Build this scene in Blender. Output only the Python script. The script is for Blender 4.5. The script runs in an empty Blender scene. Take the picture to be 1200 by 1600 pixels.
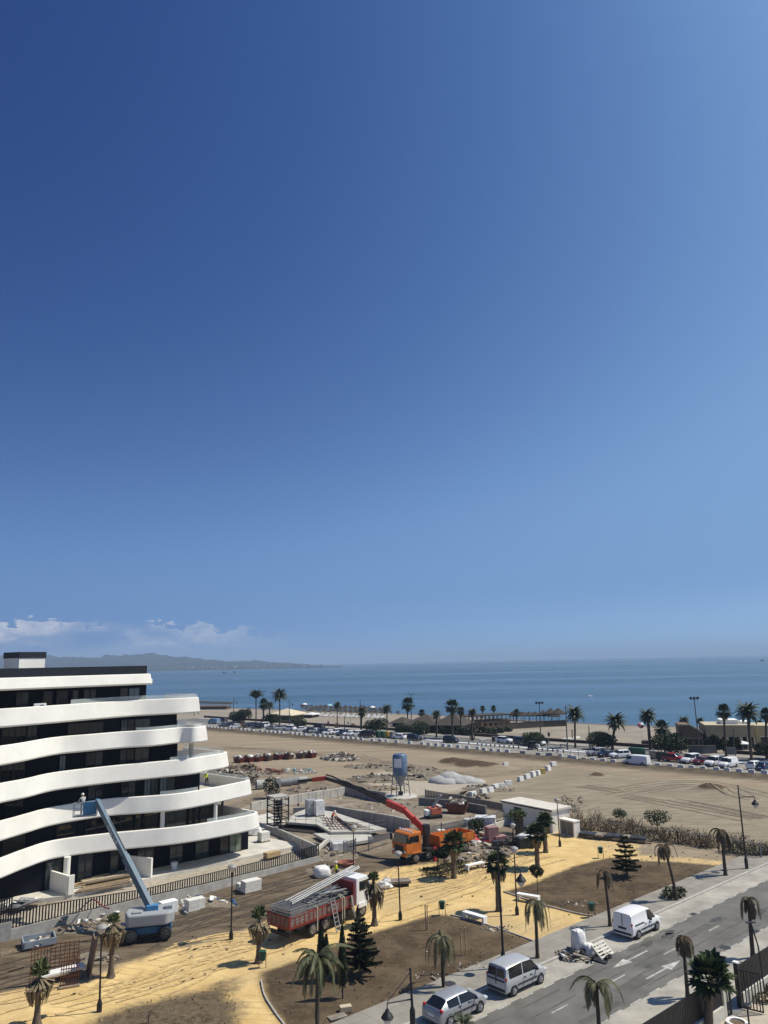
import bpy, math, random
import numpy as np
from mathutils import Vector, Matrix, Euler
R = math.radians
rng = random.Random(7)
SC = bpy.context.scene
COL = SC.collection
# ---------------------------------------------------------------- camera
FPX, CAMH = 1150.0, 20.5
_p = math.atan(234 / FPX); _r = R(1.2)
FW = Vector((0, math.cos(_p), math.sin(_p)))
_u0 = Vector((0, -math.sin(_p), math.cos(_p))); _r0 = Vector((1, 0, 0))
RT = _r0 * math.cos(_r) - _u0 * math.sin(_r)
UPV = _u0 * math.cos(_r) + _r0 * math.sin(_r)
EYE = Vector((0, 0, CAMH))
def ray(x, y): return FW + RT * ((x - 600) / FPX) + UPV * ((800 - y) / FPX)
def G(x, y, z=0.0):                       # ground point seen at a photo position
    d = ray(x, y); return EYE + d * ((z - CAMH) / d.z)
def AT(x, y, dist):                       # point on that sight line at a known distance
    d = ray(x, y); return EYE + d * (dist / d.y)
def PROJ(p):
    d = Vector(p) - EYE; w = d.dot(FW)
    return 600 + FPX * d.dot(RT) / w, 800 - FPX * d.dot(UPV) / w
def HT(base, ytop):                       # height of something standing on base
    lo, hi = 0.0, 60.0
    for _ in range(50):
        m = (lo + hi) / 2
        if PROJ((base.x, base.y, base.z + m))[1] > ytop: lo = m
        else: hi = m
    return lo
cam = bpy.data.cameras.new('camera'); camo = bpy.data.objects.new('camera', cam); COL.objects.link(camo)
cam.sensor_fit = 'VERTICAL'; cam.sensor_height = 36; cam.lens = 36 * FPX / 1600
cam.clip_start = 0.5; cam.clip_end = 60000
m3 = Matrix((RT, UPV, -FW)).transposed()
camo.matrix_world = Matrix.Translation(EYE) @ m3.to_4x4()
SC.camera = camo
# ---------------------------------------------------------------- materials
MATS = {}
def nodes(name):
    m = bpy.data.materials.new(name); m.use_nodes = True
    nt = m.node_tree; return m, nt, nt.nodes['Principled BSDF']
def M(name, col=None, rough=.7, metal=0., var=.12, scale=2.0, bump=0., bscale=12., spec=.4, col2=None, alpha=1., trans=0.):
    if name in MATS: return MATS[name]
    m, nt, b = nodes(name)
    N, L = nt.nodes, nt.links
    b.inputs['Roughness'].default_value = rough; b.inputs['Metallic'].default_value = metal
    b.inputs['Specular IOR Level'].default_value = spec
    b.inputs['Transmission Weight'].default_value = trans
    b.inputs['Alpha'].default_value = alpha
    tc = N.new('ShaderNodeTexCoord')
    if var or col2:
        nz = N.new('ShaderNodeTexNoise'); nz.inputs['Scale'].default_value = scale; nz.inputs['Detail'].default_value = 5
        nz.inputs['Roughness'].default_value = .62
        L.new(tc.outputs['Object'], nz.inputs['Vector'])
        mp = N.new('ShaderNodeMapRange'); mp.inputs['From Min'].default_value = .32; mp.inputs['From Max'].default_value = .68
        L.new(nz.outputs['Fac'], mp.inputs['Value'])
        mx = N.new('ShaderNodeMix'); mx.data_type = 'RGBA'
        a = col2 or tuple(c * (1 - var) for c in col)
        c2 = col if col2 else tuple(min(1, c * (1 + var)) for c in col)
        mx.inputs[6].default_value = (*a, 1); mx.inputs[7].default_value = (*c2, 1)
        L.new(mp.outputs['Result'], mx.inputs['Factor']); L.new(mx.outputs[2], b.inputs['Base Color'])
    else: b.inputs['Base Color'].default_value = (*col, 1)
    if bump:
        n2 = N.new('ShaderNodeTexNoise'); n2.inputs['Scale'].default_value = bscale; n2.inputs['Detail'].default_value = 4
        L.new(tc.outputs['Object'], n2.inputs['Vector'])
        bp = N.new('ShaderNodeBump'); bp.inputs['Strength'].default_value = bump; bp.inputs['Distance'].default_value = .1
        L.new(n2.outputs['Fac'], bp.inputs['Height']); L.new(bp.outputs['Normal'], b.inputs['Normal'])
    MATS[name] = m; return m
def leafmat(name, c1, c2, rough=.6):
    if name in MATS: return MATS[name]
    m, nt, b = nodes(name); N, L = nt.nodes, nt.links
    g = N.new('ShaderNodeNewGeometry')
    mx = N.new('ShaderNodeMix'); mx.data_type = 'RGBA'
    mx.inputs[6].default_value = (*c1, 1); mx.inputs[7].default_value = (*c2, 1)
    L.new(g.outputs['Random Per Island'], mx.inputs['Factor']); L.new(mx.outputs[2], b.inputs['Base Color'])
    b.inputs['Roughness'].default_value = rough; b.inputs['Specular IOR Level'].default_value = .25
    MATS[name] = m; return m
white_render = M('white_render', (.80, .775, .71), .75, var=.07, scale=.45, bump=.08, bscale=3)
white_paint = M('white_paint', (.80, .80, .78), .6, var=.06)
concrete = M('concrete', (.40, .385, .35), .9, var=.2, scale=1.2, bump=.15)
pale_concrete = M('pale_concrete', (.56, .53, .46), .9, var=.16, scale=.8, bump=.1)
dark_metal = M('dark_metal', (.018, .018, .02), .5, var=.2)
grey_metal = M('grey_metal', (.25, .26, .27), .45, .6, var=.15)
rust = M('rust', (.14, .055, .03), .85, var=.4, scale=5)
timber = M('timber', (.45, .32, .17), .85, var=.25, scale=6)
old_timber = M('old_timber', (.24, .18, .12), .9, var=.3, scale=5)
rubber = M('rubber', (.02, .02, .021), .9, var=.2)
rim_metal = M('rim_metal', (.42, .42, .43), .4, .5, var=.1)
car_glass = M('car_glass', (.012, .014, .017), .06, var=0, spec=.6)
lamp_red = M('lamp_red', (.45, .015, .012), .25, var=.1)
lamp_clear = M('lamp_clear', (.65, .66, .68), .15, var=.05)
plastic_black = M('plastic_black', (.025, .025, .027), .55, var=.15)
bag_white = M('bag_white', (.74, .73, .70), .7, var=.1, scale=4, bump=.3, bscale=6)
bag_black = M('bag_black', (.03, .03, .032), .45, var=.3, bump=.3)
# ---------------------------------------------------------------- mesh builder
class MB:
    def __init__(s): s.v = []; s.f = []; s.m = []
    def add(s, vs, fs, mi=0):
        o = len(s.v); s.v += [tuple(v) for v in vs]
        s.f += [tuple(i + o for i in f) for f in fs]; s.m += [mi] * len(fs); return s
    def box(s, c, sz, rz=0., mi=0, taper=1., mat=None):
        x, y, z = sz[0] / 2, sz[1] / 2, sz[2] / 2; vs = []
        for k, t in ((-z, 1.), (z, taper)):
            for a, b in ((-x, -y), (x, -y), (x, y), (-x, y)): vs.append(Vector((a * t, b * t, k)))
        mt = mat or Matrix.Rotation(rz, 4, 'Z')
        vs = [mt @ v + Vector(c) for v in vs]
        return s.add(vs, [(3, 2, 1, 0), (4, 5, 6, 7), (0, 1, 5, 4), (1, 2, 6, 5), (2, 3, 7, 6), (3, 0, 4, 7)], mi)
    def bb(s, x0, x1, y0, y1, z0, z1, mi=0, taper=1.):
        return s.box(((x0 + x1) / 2, (y0 + y1) / 2, (z0 + z1) / 2), (x1 - x0, y1 - y0, z1 - z0), 0, mi, taper)
    def beam(s, p0, p1, w, h=None, mi=0):           # rectangular bar between two points
        p0, p1 = Vector(p0), Vector(p1); h = h or w; d = (p1 - p0); n = d.normalized()
        sd = n.cross(Vector((0, 0, 1)))
        sd = Vector((1, 0, 0)) if sd.length < 1e-3 else sd.normalized()
        up = sd.cross(n); vs = []
        for p in (p0, p1):
            for a, b in ((-1, -1), (1, -1), (1, 1), (-1, 1)): vs.append(p + sd * (a * w / 2) + up * (b * h / 2))
        return s.add(vs, [(3, 2, 1, 0), (4, 5, 6, 7), (0, 1, 5, 4), (1, 2, 6, 5), (2, 3, 7, 6), (3, 0, 4, 7)], mi)
    def tube(s, pts, r, n=8, mi=0, cap=True):
        pts = [Vector(p) for p in pts]; rs = r if isinstance(r, (list, tuple)) else [r] * len(pts)
        vs = []; k = len(pts)
        for i, p in enumerate(pts):
            d = (pts[min(i + 1, k - 1)] - pts[max(i - 1, 0)]).normalized()
            a = d.cross(Vector((0, 0, 1))); a = Vector((1, 0, 0)) if a.length < 1e-3 else a.normalized()
            b = a.cross(d)
            for j in range(n):
                t = 2 * math.pi * j / n; vs.append(p + a * (math.cos(t) * rs[i]) + b * (math.sin(t) * rs[i]))
        fs = [(i * n + j, i * n + (j + 1) % n, (i + 1) * n + (j + 1) % n, (i + 1) * n + j) for i in range(k - 1) for j in range(n)]
        if cap: fs += [tuple(range(n))[::-1], tuple((k - 1) * n + j for j in range(n))]
        return s.add(vs, fs, mi)
    def cyl(s, p0, p1, r0, r1=None, n=12, mi=0): return s.tube([p0, p1], [r0, r0 if r1 is None else r1], n, mi)
    def lathe(s, c, prof, n=14, mi=0):              # prof: (radius, z)
        vs = [(c[0] + r * math.cos(2 * math.pi * j / n), c[1] + r * math.sin(2 * math.pi * j / n), c[2] + z) for r, z in prof for j in range(n)]
        k = len(prof)
        fs = [(i * n + j, i * n + (j + 1) % n, (i + 1) * n + (j + 1) % n, (i + 1) * n + j) for i in range(k - 1) for j in range(n)]
        fs += [tuple(range(n))[::-1], tuple((k - 1) * n + j for j in range(n))]
        return s.add(vs, fs, mi)
    def prism(s, poly, z0, z1, mi=0):
        n = len(poly); ar = sum(poly[i][0] * poly[(i + 1) % n][1] - poly[(i + 1) % n][0] * poly[i][1] for i in range(n))
        if ar < 0: poly = poly[::-1]
        vs = [(p[0], p[1], z0) for p in poly] + [(p[0], p[1], z1) for p in poly]
        fs = [tuple(range(n))[::-1], tuple(range(n, 2 * n))] + [(i, (i + 1) % n, n + (i + 1) % n, n + i) for i in range(n)]
        return s.add(vs, fs, mi)
    def blob(s, c, r, n=9, k=6, jit=.15, mi=0, rg=None, mat=None):
        rg = rg or rng; r = r if isinstance(r, (tuple, list)) else (r, r, r); vs = []
        for i in range(k + 1):
            ph = math.pi * i / k - math.pi / 2
            for j in range(n):
                t = 2 * math.pi * j / n; q = 1 + rg.uniform(-jit, jit)
                v = Vector((math.cos(ph) * math.cos(t) * r[0] * q, math.cos(ph) * math.sin(t) * r[1] * q, math.sin(ph) * r[2] * q))
                vs.append((mat @ v if mat else v) + Vector(c))
        fs = [(i * n + j, i * n + (j + 1) % n, (i + 1) * n + (j + 1) % n, (i + 1) * n + j) for i in range(k) for j in range(n)]
        return s.add(vs, fs, mi)
    def loft(s, rings, mi=0, cap=True):
        n = len(rings[0]); k = len(rings); vs = [v for r in rings for v in r]
        fs = [(i * n + j, i * n + (j + 1) % n, (i + 1) * n + (j + 1) % n, (i + 1) * n + j) for i in range(k - 1) for j in range(n)]
        if cap: fs += [tuple(range(n))[::-1], tuple((k - 1) * n + j for j in range(n))]
        return s.add(vs, fs, mi)
    def build(s, name, mats, parent=None, smooth=None, bevel=0, loc=None, rz=0., fix=False):
        me = bpy.data.meshes.new(name); me.from_pydata(s.v, [], s.f)
        mats = mats if isinstance(mats, (list, tuple)) else [mats]
        for m in mats: me.materials.append(m)
        if len(mats) > 1: me.polygons.foreach_set('material_index', s.m)
        if smooth is not None:
            me.polygons.foreach_set('use_smooth', [True] * len(me.polygons)); me.set_sharp_from_angle(angle=R(smooth))
        me.update()
        o = bpy.data.objects.new(name, me); COL.objects.link(o)
        if parent: o.parent = parent
        if loc is not None: o.location = loc
        o.rotation_euler.z = rz
        if bevel:
            b = o.modifiers.new('bevel', 'BEVEL'); b.width = bevel; b.segments = 2; b.limit_method = 'ANGLE'; b.angle_limit = R(40)
        return o
def tag(o, label=None, cat=None, group=None, kind=None):
    if label: o['label'] = label
    if cat: o['category'] = cat
    if group: o['group'] = group
    if kind: o['kind'] = kind
    return o
def thing(name, label, cat, loc=(0, 0, 0), rz=0., group=None, sc=1.):
    o = bpy.data.objects.new(name, None); COL.objects.link(o); o.empty_display_size = .3
    o.location = loc; o.rotation_euler.z = rz; o.scale = (sc,) * 3 if not isinstance(sc, tuple) else sc
    return tag(o, label, cat, group)
KIDS = {}
def kids(o): return [c for c in list(COL.objects) if c.parent == o] if o.name not in KIDS else KIDS[o.name]
def dup(root, loc, rz=0., label=None, group=None, sc=None):
    def cp(o, par):
        c = o.copy(); COL.objects.link(c)
        if par: c.parent = par
        for k in ch.get(o.name, ()): cp(k, c)
        return c
    ch = CH.get(root.name)
    if ch is None:
        ch = {}
        todo = [root]
        while todo:
            o = todo.pop(); ks = [k for k in o.children]; ch[o.name] = ks; todo += ks
        CH[root.name] = ch
    r = cp(root, None); r.location = loc; r.rotation_euler = (0, 0, rz)
    if sc is not None: r.scale = (sc,) * 3 if not isinstance(sc, tuple) else sc
    if label: r['label'] = label
    if group: r['group'] = group
    return r
CH = {}
class Proto:                               # first use moves the prototype itself, later uses copy it
    def __init__(s, root): s.root = root; s.used = False
    def put(s, loc, rz=0., label=None, group=None, sc=None):
        if s.used: return dup(s.root, loc, rz, label, group, sc)
        s.used = True; r = s.root; CH.get(r.name); r.location = loc; r.rotation_euler = (0, 0, rz)
        if sc is not None: r.scale = (sc,) * 3 if not isinstance(sc, tuple) else sc
        tag(r, label, None, group); return r
def struct(name, mb, mat, **k): return tag(mb.build(name, mat, **k), kind='structure')
def crom(pts, per=8):                      # smooth curve through points
    P = [Vector((p[0], p[1])) for p in pts]; P = [P[0] * 2 - P[1]] + P + [P[-1] * 2 - P[-2]]; out = []
    for i in range(1, len(P) - 2):
        for j in range(per):
            t = j / per; a, b, c, d = P[i - 1:i + 3]
            out.append(.5 * (2 * b + (c - a) * t + (2 * a - 5 * b + 4 * c - d) * t * t + (3 * b - a - 3 * c + d) * t ** 3))
    return out + [P[-2]]
# ---------------------------------------------------------------- frames of the two roads
D40 = Vector((.75804, .65221)); N40 = Vector((-.65221, .75804)); O40 = Vector((9.3455, 54.719))
A40 = math.atan2(D40.y, D40.x)
def ST(s, n, z=0.): p = O40 + D40 * s + N40 * n; return Vector((p.x, p.y, z))
TB = Vector((.71332, -.70084)); NB = Vector((.70084, .71332)); OB = Vector((15.644, 182.468))
ATB = math.atan2(TB.y, TB.x)
def BR(t, n, z=0.): p = OB + TB * t + NB * n; return Vector((p.x, p.y, z))
# ================================================================ light, sky, air
SUN_AZ, SUN_EL = R(9), R(55)
sd = Vector((math.cos(SUN_AZ) * math.cos(SUN_EL), math.sin(SUN_AZ) * math.cos(SUN_EL), math.sin(SUN_EL)))
sl = bpy.data.lights.new('sun', 'SUN'); sl.energy = 4.9; sl.angle = R(.5); sl.color = (1, .935, .80)
so = bpy.data.objects.new('sun', sl); COL.objects.link(so); so.rotation_euler = sd.to_track_quat('Z', 'Y').to_euler(); so.location = (60, 20, 90)
wd = bpy.data.worlds.new('World'); SC.world = wd; wd.use_nodes = True
nt = wd.node_tree; N, L = nt.nodes, nt.links; bg = N['Background']
sky = N.new('ShaderNodeTexSky'); sky.sky_type = 'NISHITA'; sky.sun_disc = False
sky.sun_elevation = SUN_EL; sky.sun_rotation = math.pi / 2 - SUN_AZ
sky.altitude = 0; sky.air_density = 1.0; sky.dust_density = 1.8; sky.ozone_density = 4.0
bg.inputs['Strength'].default_value = .1
tc = N.new('ShaderNodeTexCoord'); sx = N.new('ShaderNodeSeparateXYZ'); L.new(tc.outputs['Generated'], sx.inputs[0])
def mth(op, a, b=None, cl=False):
    n = N.new('ShaderNodeMath'); n.operation = op; n.use_clamp = cl
    for i, v in enumerate((a, b)):
        if v is None: continue
        if isinstance(v, (int, float)): n.inputs[i].default_value = v
        else: L.new(v, n.inputs[i])
    return n.outputs[0]
def sstep(v, a, b):
    n = N.new('ShaderNodeMapRange'); n.interpolation_type = 'SMOOTHSTEP'; n.inputs['From Min'].default_value = a; n.inputs['From Max'].default_value = b
    L.new(v, n.inputs['Value']); return n.outputs[0]
az = mth('DIVIDE', sx.outputs['X'], mth('MAXIMUM', sx.outputs['Y'], .05))
cv = N.new('ShaderNodeCombineXYZ'); L.new(az, cv.inputs[0]); L.new(mth('MULTIPLY', sx.outputs['Z'], 2.6), cv.inputs[1])
nz = N.new('ShaderNodeTexNoise'); nz.inputs['Scale'].default_value = 34; nz.inputs['Detail'].default_value = 7; nz.inputs['Roughness'].default_value = .6
L.new(cv.outputs[0], nz.inputs['Vector'])
nz2 = N.new('ShaderNodeTexNoise'); nz2.inputs['Scale'].default_value = 7; nz2.inputs['Detail'].default_value = 3
L.new(cv.outputs[0], nz2.inputs['Vector'])
# a low bank of fair-weather cloud over the hills: tops at about 4 degrees, thinning to the right
left = sstep(az, -.10, -.34)
top = mth('ADD', .038, mth('ADD', mth('MULTIPLY', mth('SUBTRACT', nz.outputs['Fac'], .5), .075), mth('MULTIPLY', left, .02)))
dz = mth('SUBTRACT', top, sx.outputs['Z'])
edge = sstep(dz, -.0005, .004)
fade = sstep(dz, .034, .0)
body = mth('MULTIPLY', mth('MULTIPLY', edge, mth('ADD', mth('MULTIPLY', fade, .78), .22)), mth('MULTIPLY', left, sstep(nz2.outputs['Fac'], .34, .60)))
mxc = N.new('ShaderNodeMix'); mxc.data_type = 'RGBA'; L.new(mth('MULTIPLY', body, .75, True), mxc.inputs['Factor'])
sp = N.new('ShaderNodeSeparateColor'); L.new(sky.outputs[0], sp.inputs[0])
# the film's deeper blue: a contrast curve per channel on the physical sky
lowz = mth('MULTIPLY', sstep(sx.outputs['Z'], .24, .0), mth('ADD', .98, mth('MULTIPLY', sx.outputs['X'], .75)))   # pale air towards the horizon, paler under the sun
cg = mth('MULTIPLY', mth('MULTIPLY', mth('POWER', mth('DIVIDE', sp.outputs[1], 2.15), 1.8), .131), mth('ADD', 1, mth('MULTIPLY', sx.outputs['X'], .35)))
def soft(op, a, b, d):
    n = N.new('ShaderNodeMath'); n.operation = op; n.inputs[2].default_value = d
    for i, v in enumerate((a, b)):
        if isinstance(v, (int, float)): n.inputs[i].default_value = v
        else: L.new(v, n.inputs[i])
    return n.outputs[0]
cg = soft('SMOOTH_MIN', cg, mth('ADD', .315, mth('MULTIPLY', sx.outputs['X'], .10)), .14)
cg = mth('MINIMUM', soft('SMOOTH_MAX', cg, mth('MULTIPLY', lowz, .385), .10), .62)
crd = mth('MULTIPLY', mth('POWER', cg, 1.22), 6.8); cb = mth('MULTIPLY', mth('POWER', cg, .60), 11.9)
cc = N.new('ShaderNodeCombineColor'); L.new(crd, cc.inputs[0]); L.new(mth('MULTIPLY', cg, 10), cc.inputs[1]); L.new(cb, cc.inputs[2])
L.new(cc.outputs[0], mxc.inputs[6]); mxc.inputs[7].default_value = (7.2, 7.2, 7.6, 1)
L.new(mxc.outputs[2], bg.inputs['Color'])
vs = SC.view_settings; vs.view_transform = 'Standard'; vs.look = 'None'; vs.exposure = 0; vs.gamma = 1; vs.use_curve_mapping = False
SC.cycles.use_denoising = True
SC.cycles.max_bounces = 6; SC.cycles.volume_bounces = 0; SC.cycles.transparent_max_bounces = 8
# the air
hz = MB().bb(-9500, 9500, -1500, 15500, -2.5, 145)
hm = bpy.data.materials.new('haze'); hm.use_nodes = True; hn = hm.node_tree; hn.nodes.remove(hn.nodes['Principled BSDF'])
pv = hn.nodes.new('ShaderNodeVolumePrincipled'); pv.inputs['Density'].default_value = .00017
pv.inputs['Color'].default_value = (.56, .76, 1, 1); pv.inputs['Anisotropy'].default_value = 0
hn.links.new(pv.outputs[0], hn.nodes['Material Output'].inputs['Volume'])
tag(hz.build('haze', hm), kind='stuff')
# ================================================================ sea and far coast
struct('ground', MB().bb(-9000, 9000, -1000, 15000, -1.6, -1.5), M('sea_bed', (.2, .18, .14)))
m, nt, b = nodes('sea_water'); N, L = nt.nodes, nt.links
b.inputs['Base Color'].default_value = (.012, .05, .088, 1); b.inputs['IOR'].default_value = 1.33; b.inputs['Specular IOR Level'].default_value = .5
tcw = N.new('ShaderNodeTexCoord')
def wav(sc, stretch, det=3):
    mp = N.new('ShaderNodeMapping'); mp.inputs['Scale'].default_value = (1 / stretch, 1, 1); mp.inputs['Rotation'].default_value = (0, 0, R(12))
    L.new(tcw.outputs['Object'], mp.inputs['Vector'])
    n = N.new('ShaderNodeTexNoise'); n.inputs['Scale'].default_value = sc; n.inputs['Detail'].default_value = det; L.new(mp.outputs[0], n.inputs['Vector']); return n.outputs['Fac']
big = wav(.006, 7, 4); mid = wav(.035, 6, 3); sml = wav(.45, 3, 3)
rr = N.new('ShaderNodeMapRange'); rr.inputs['From Min'].default_value = .35; rr.inputs['From Max'].default_value = .65
rr.inputs['To Min'].default_value = .16; rr.inputs['To Max'].default_value = .34; L.new(big, rr.inputs['Value']); L.new(rr.outputs[0], b.inputs['Roughness'])
cm = N.new('ShaderNodeMix'); cm.data_type = 'RGBA'; cm.inputs[6].default_value = (.02, .062, .095, 1); cm.inputs[7].default_value = (.055, .11, .14, 1)
am = N.new('ShaderNodeMath'); am.operation = 'ADD'; L.new(big, am.inputs[0]); L.new(mid, am.inputs[1])
cr = N.new('ShaderNodeMapRange'); cr.inputs['From Min'].default_value = .8; cr.inputs['From Max'].default_value = 1.2; L.new(am.outputs[0], cr.inputs['Value'])
L.new(cr.outputs[0], cm.inputs['Factor']); L.new(cm.outputs[2], b.inputs['Base Color'])
b1 = N.new('ShaderNodeBump'); b1.inputs['Strength'].default_value = .5; b1.inputs['Distance'].default_value = .25; L.new(sml, b1.inputs['Height'])
b2 = N.new('ShaderNodeBump'); b2.inputs['Strength'].default_value = .6; b2.inputs['Distance'].default_value = 1.2; L.new(mid, b2.inputs['Height'])
L.new(b1.outputs[0], b2.inputs['Normal']); L.new(b2.outputs[0], b.inputs['Normal'])
sea_m = m
struct('sea', MB().add([(-9000, 60, -.12), (9000, 60, -.12), (9000, 15000, -.12), (-9000, 15000, -.12)], [(0, 1, 2, 3)]), sea_m)
# hills of the far coast, one ridge sheet with gullies
def hills():
    nx, ny = 150, 26; vs = []
    for j in range(ny):
        for i in range(nx):
            px = -160 + 690 * i / (nx - 1); d = 3350 + 1500 * j / (ny - 1)
            # coastline nears to the left
            x = (px - 600) / FPX * d
            env = max(0., min(1., (512 - px) / 300.)) ** .9
            v = j / (ny - 1)
            n = (math.sin(px * .031 + j * .35) + .6 * math.sin(px * .083 - j * .7 + 1.3) + .45 * math.sin(px * .19 + j * 1.3) + .3 * math.sin(px * .41 - j * 2.1)) * .5
            z = (1.5 + 104 * env * (v ** .8) * (1 + .30 * n) * (1 - .9 * max(0, v - .8) / .2)) if 0 < j else -2
            vs.append((x, d, min(z, 139)))
    fs = [(j * nx + i, j * nx + i + 1, (j + 1) * nx + i + 1, (j + 1) * nx + i) for j in range(ny - 1) for i in range(nx - 1)]
    struct('hills', MB().add(vs, fs), M('hill_scrub', (.032, .037, .042), .95, var=.5, scale=.02), smooth=60)
hills()
tw = MB(); q = random.Random(8)
for _ in range(110):
    px_ = 240 + 260 * q.random(); d = q.uniform(3420, 3640); x = (px_ - 600) / FPX * d; z = (d - 3380) / 300 * 14 * max(0, min(1, (512 - px_) / 260)); tw.bb(x - q.uniform(4, 12), x + q.uniform(4, 12), d - 5, d + 5, z - 3, z + q.uniform(5, 13))
tag(tw.build('far_town', M('far_white', (.55, .53, .50), .9)), kind='stuff')
# ================================================================ land
def px(l, z=0): return [tuple(G(x, y, z)[:2]) for x, y in l]
SHORE = [G(x, y) for x, y in [(-400, 1082), (-100, 1091), (150, 1098), (320, 1104.5), (400, 1107), (480, 1109.5), (560, 1112), (620, 1114.5), (760, 1121), (900, 1129), (1000, 1133), (1100, 1136), (1200, 1139.5), (1330, 1144), (1600, 1152)]]
SHORE = crom([(p.x, p.y) for p in SHORE], 6)
land = [(p.x, p.y) for p in SHORE] + [(420, 120), (420, -300), (-900, -300), (-1300, 500)]
beach_m = M('beach_sand', (.275, .235, .18), .95, var=.16, scale=.12, bump=.2, bscale=2)
struct('beach', MB().prism(land, -.5, -.03), beach_m)
wet = [Vector(p) + Vector((.7, .714)) * .5 for p in SHORE]; wet2 = [Vector(p) - Vector((.7, .714)) * 3.2 for p in SHORE]
def strip(a, b, z): n = len(a); return MB().add([(*p[:2], z) for p in a] + [(*p[:2], z) for p in b], [(i, i + 1, n + i + 1, n + i) for i in range(n - 1)])
struct('wet_sand', strip(wet2, wet, -.024), M('wet_sand', (.13, .108, .08), .45, var=.2, scale=.3))
struct('surf', strip([Vector(p) + NB * (.35 + .3 * math.sin(i * 1.7)) for i, p in enumerate(SHORE)], [Vector(p) + NB * (.95 + .35 * math.sin(i * 2.3)) for i, p in enumerate(SHORE)], -.10), M('surf_foam', (.62, .66, .68), .6, var=.2, scale=.5))
# --- the lot, the site and the park: one fine relief sheet whose soils are mixed by where they lie
def sdist(P, poly):                        # signed distance of points to a polygon, positive inside
    poly = np.array(poly); d2 = np.full(len(P), 1e9); ins = np.zeros(len(P), bool); n = len(poly)
    for i in range(n):
        a = poly[i]; b = poly[(i + 1) % n]; ab = b - a; t = np.clip(((P - a) @ ab) / max(1e-9, ab @ ab), 0, 1)
        q = P - (a + t[:, None] * ab); d2 = np.minimum(d2, (q ** 2).sum(1))
        c = (a[1] > P[:, 1]) != (b[1] > P[:, 1])
        xx = (b[0] - a[0]) * (P[:, 1] - a[1]) / (b[1] - a[1] + 1e-12) + a[0]
        ins ^= c & (P[:, 0] < xx)
    return np.where(ins, 1, -1) * np.sqrt(d2)
SAND = px([(-60, 1563), (0, 1555), (40, 1545), (123, 1535), (184, 1511), (240, 1492), (317, 1473), (392, 1453), (419, 1443), (500, 1405), (560, 1367), (602, 1359), (653, 1350), (700, 1347), (758, 1338), (801, 1333), (830, 1318), (843, 1308), (860, 1301), (897, 1298), (928, 1299), (996, 1312), (996, 1336), (1058, 1339), (1132, 1346), (1136, 1353), (931, 1436), (837, 1480), (525, 1606), (520, 1750), (-80, 1750)])
BEDR = px([(787, 1394), (843, 1376), (860, 1369), (902, 1352), (953, 1340), (996, 1345), (1058, 1347), (1126, 1353), (1062, 1393), (953, 1428), (931, 1433), (900, 1428), (843, 1413)])
BEDM = px([(688, 1429), (669, 1431), (576, 1460), (509, 1483), (467, 1499), (408, 1520), (407, 1533), (411, 1555), (429, 1584), (446, 1606), (470, 1650), (500, 1650), (525, 1604), (600, 1571), (756, 1510), (837, 1474), (787, 1455), (731, 1437), (704, 1431)])
BEDL = px([(110, 1612), (136, 1598), (187, 1577), (240, 1564), (317, 1545), (307, 1549), (347, 1533), (360, 1533), (363, 1552), (371, 1581), (383, 1604), (400, 1660), (60, 1660)])
BEDG = px([(655, 1360), (690, 1348), (720, 1342), (765, 1342), (755, 1352), (725, 1365), (690, 1371), (665, 1368)])
LOTR = px([(720, 1250), (790, 1222), (862, 1196), (1000, 1214), (1200, 1236), (1300, 1245), (1300, 1345), (1200, 1328), (1100, 1308), (1000, 1288), (900, 1276), (820, 1254)])
SITE = px([(-60, 1340), (250, 1300), (400, 1240), (520, 1215), (600, 1228), (640, 1240), (760, 1250), (800, 1270), (845, 1300), (800, 1335), (690, 1350), (560, 1368), (420, 1445), (240, 1494), (40, 1548), (-60, 1560)])
DARK = px([(-60, 1486), (16, 1466), (224, 1417), (420, 1365), (500, 1346), (540, 1340), (640, 1325), (760, 1300), (830, 1312), (800, 1333), (690, 1349), (560, 1366), (420, 1443), (240, 1492), (40, 1546), (-60, 1560)])
STRIP = px([(-60, 1440), (16, 1428), (110, 1408), (280, 1366), (470, 1324), (497, 1343), (420, 1363), (224, 1415), (16, 1463), (-60, 1480)])
PALE = px([(560, 1215), (600, 1205), (700, 1215), (760, 1222), (700, 1240), (640, 1245), (600, 1240)])
YARD = px([(380, 1262), (470, 1240), (545, 1232), (610, 1240), (660, 1258), (740, 1268), (730, 1290), (640, 1300), (560, 1312), (470, 1320), (400, 1290)])
MOUND = [G(*q) for q in ((720, 1200), (775, 1196), (1105, 1232), (933, 1212))]
ZS = {}
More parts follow.
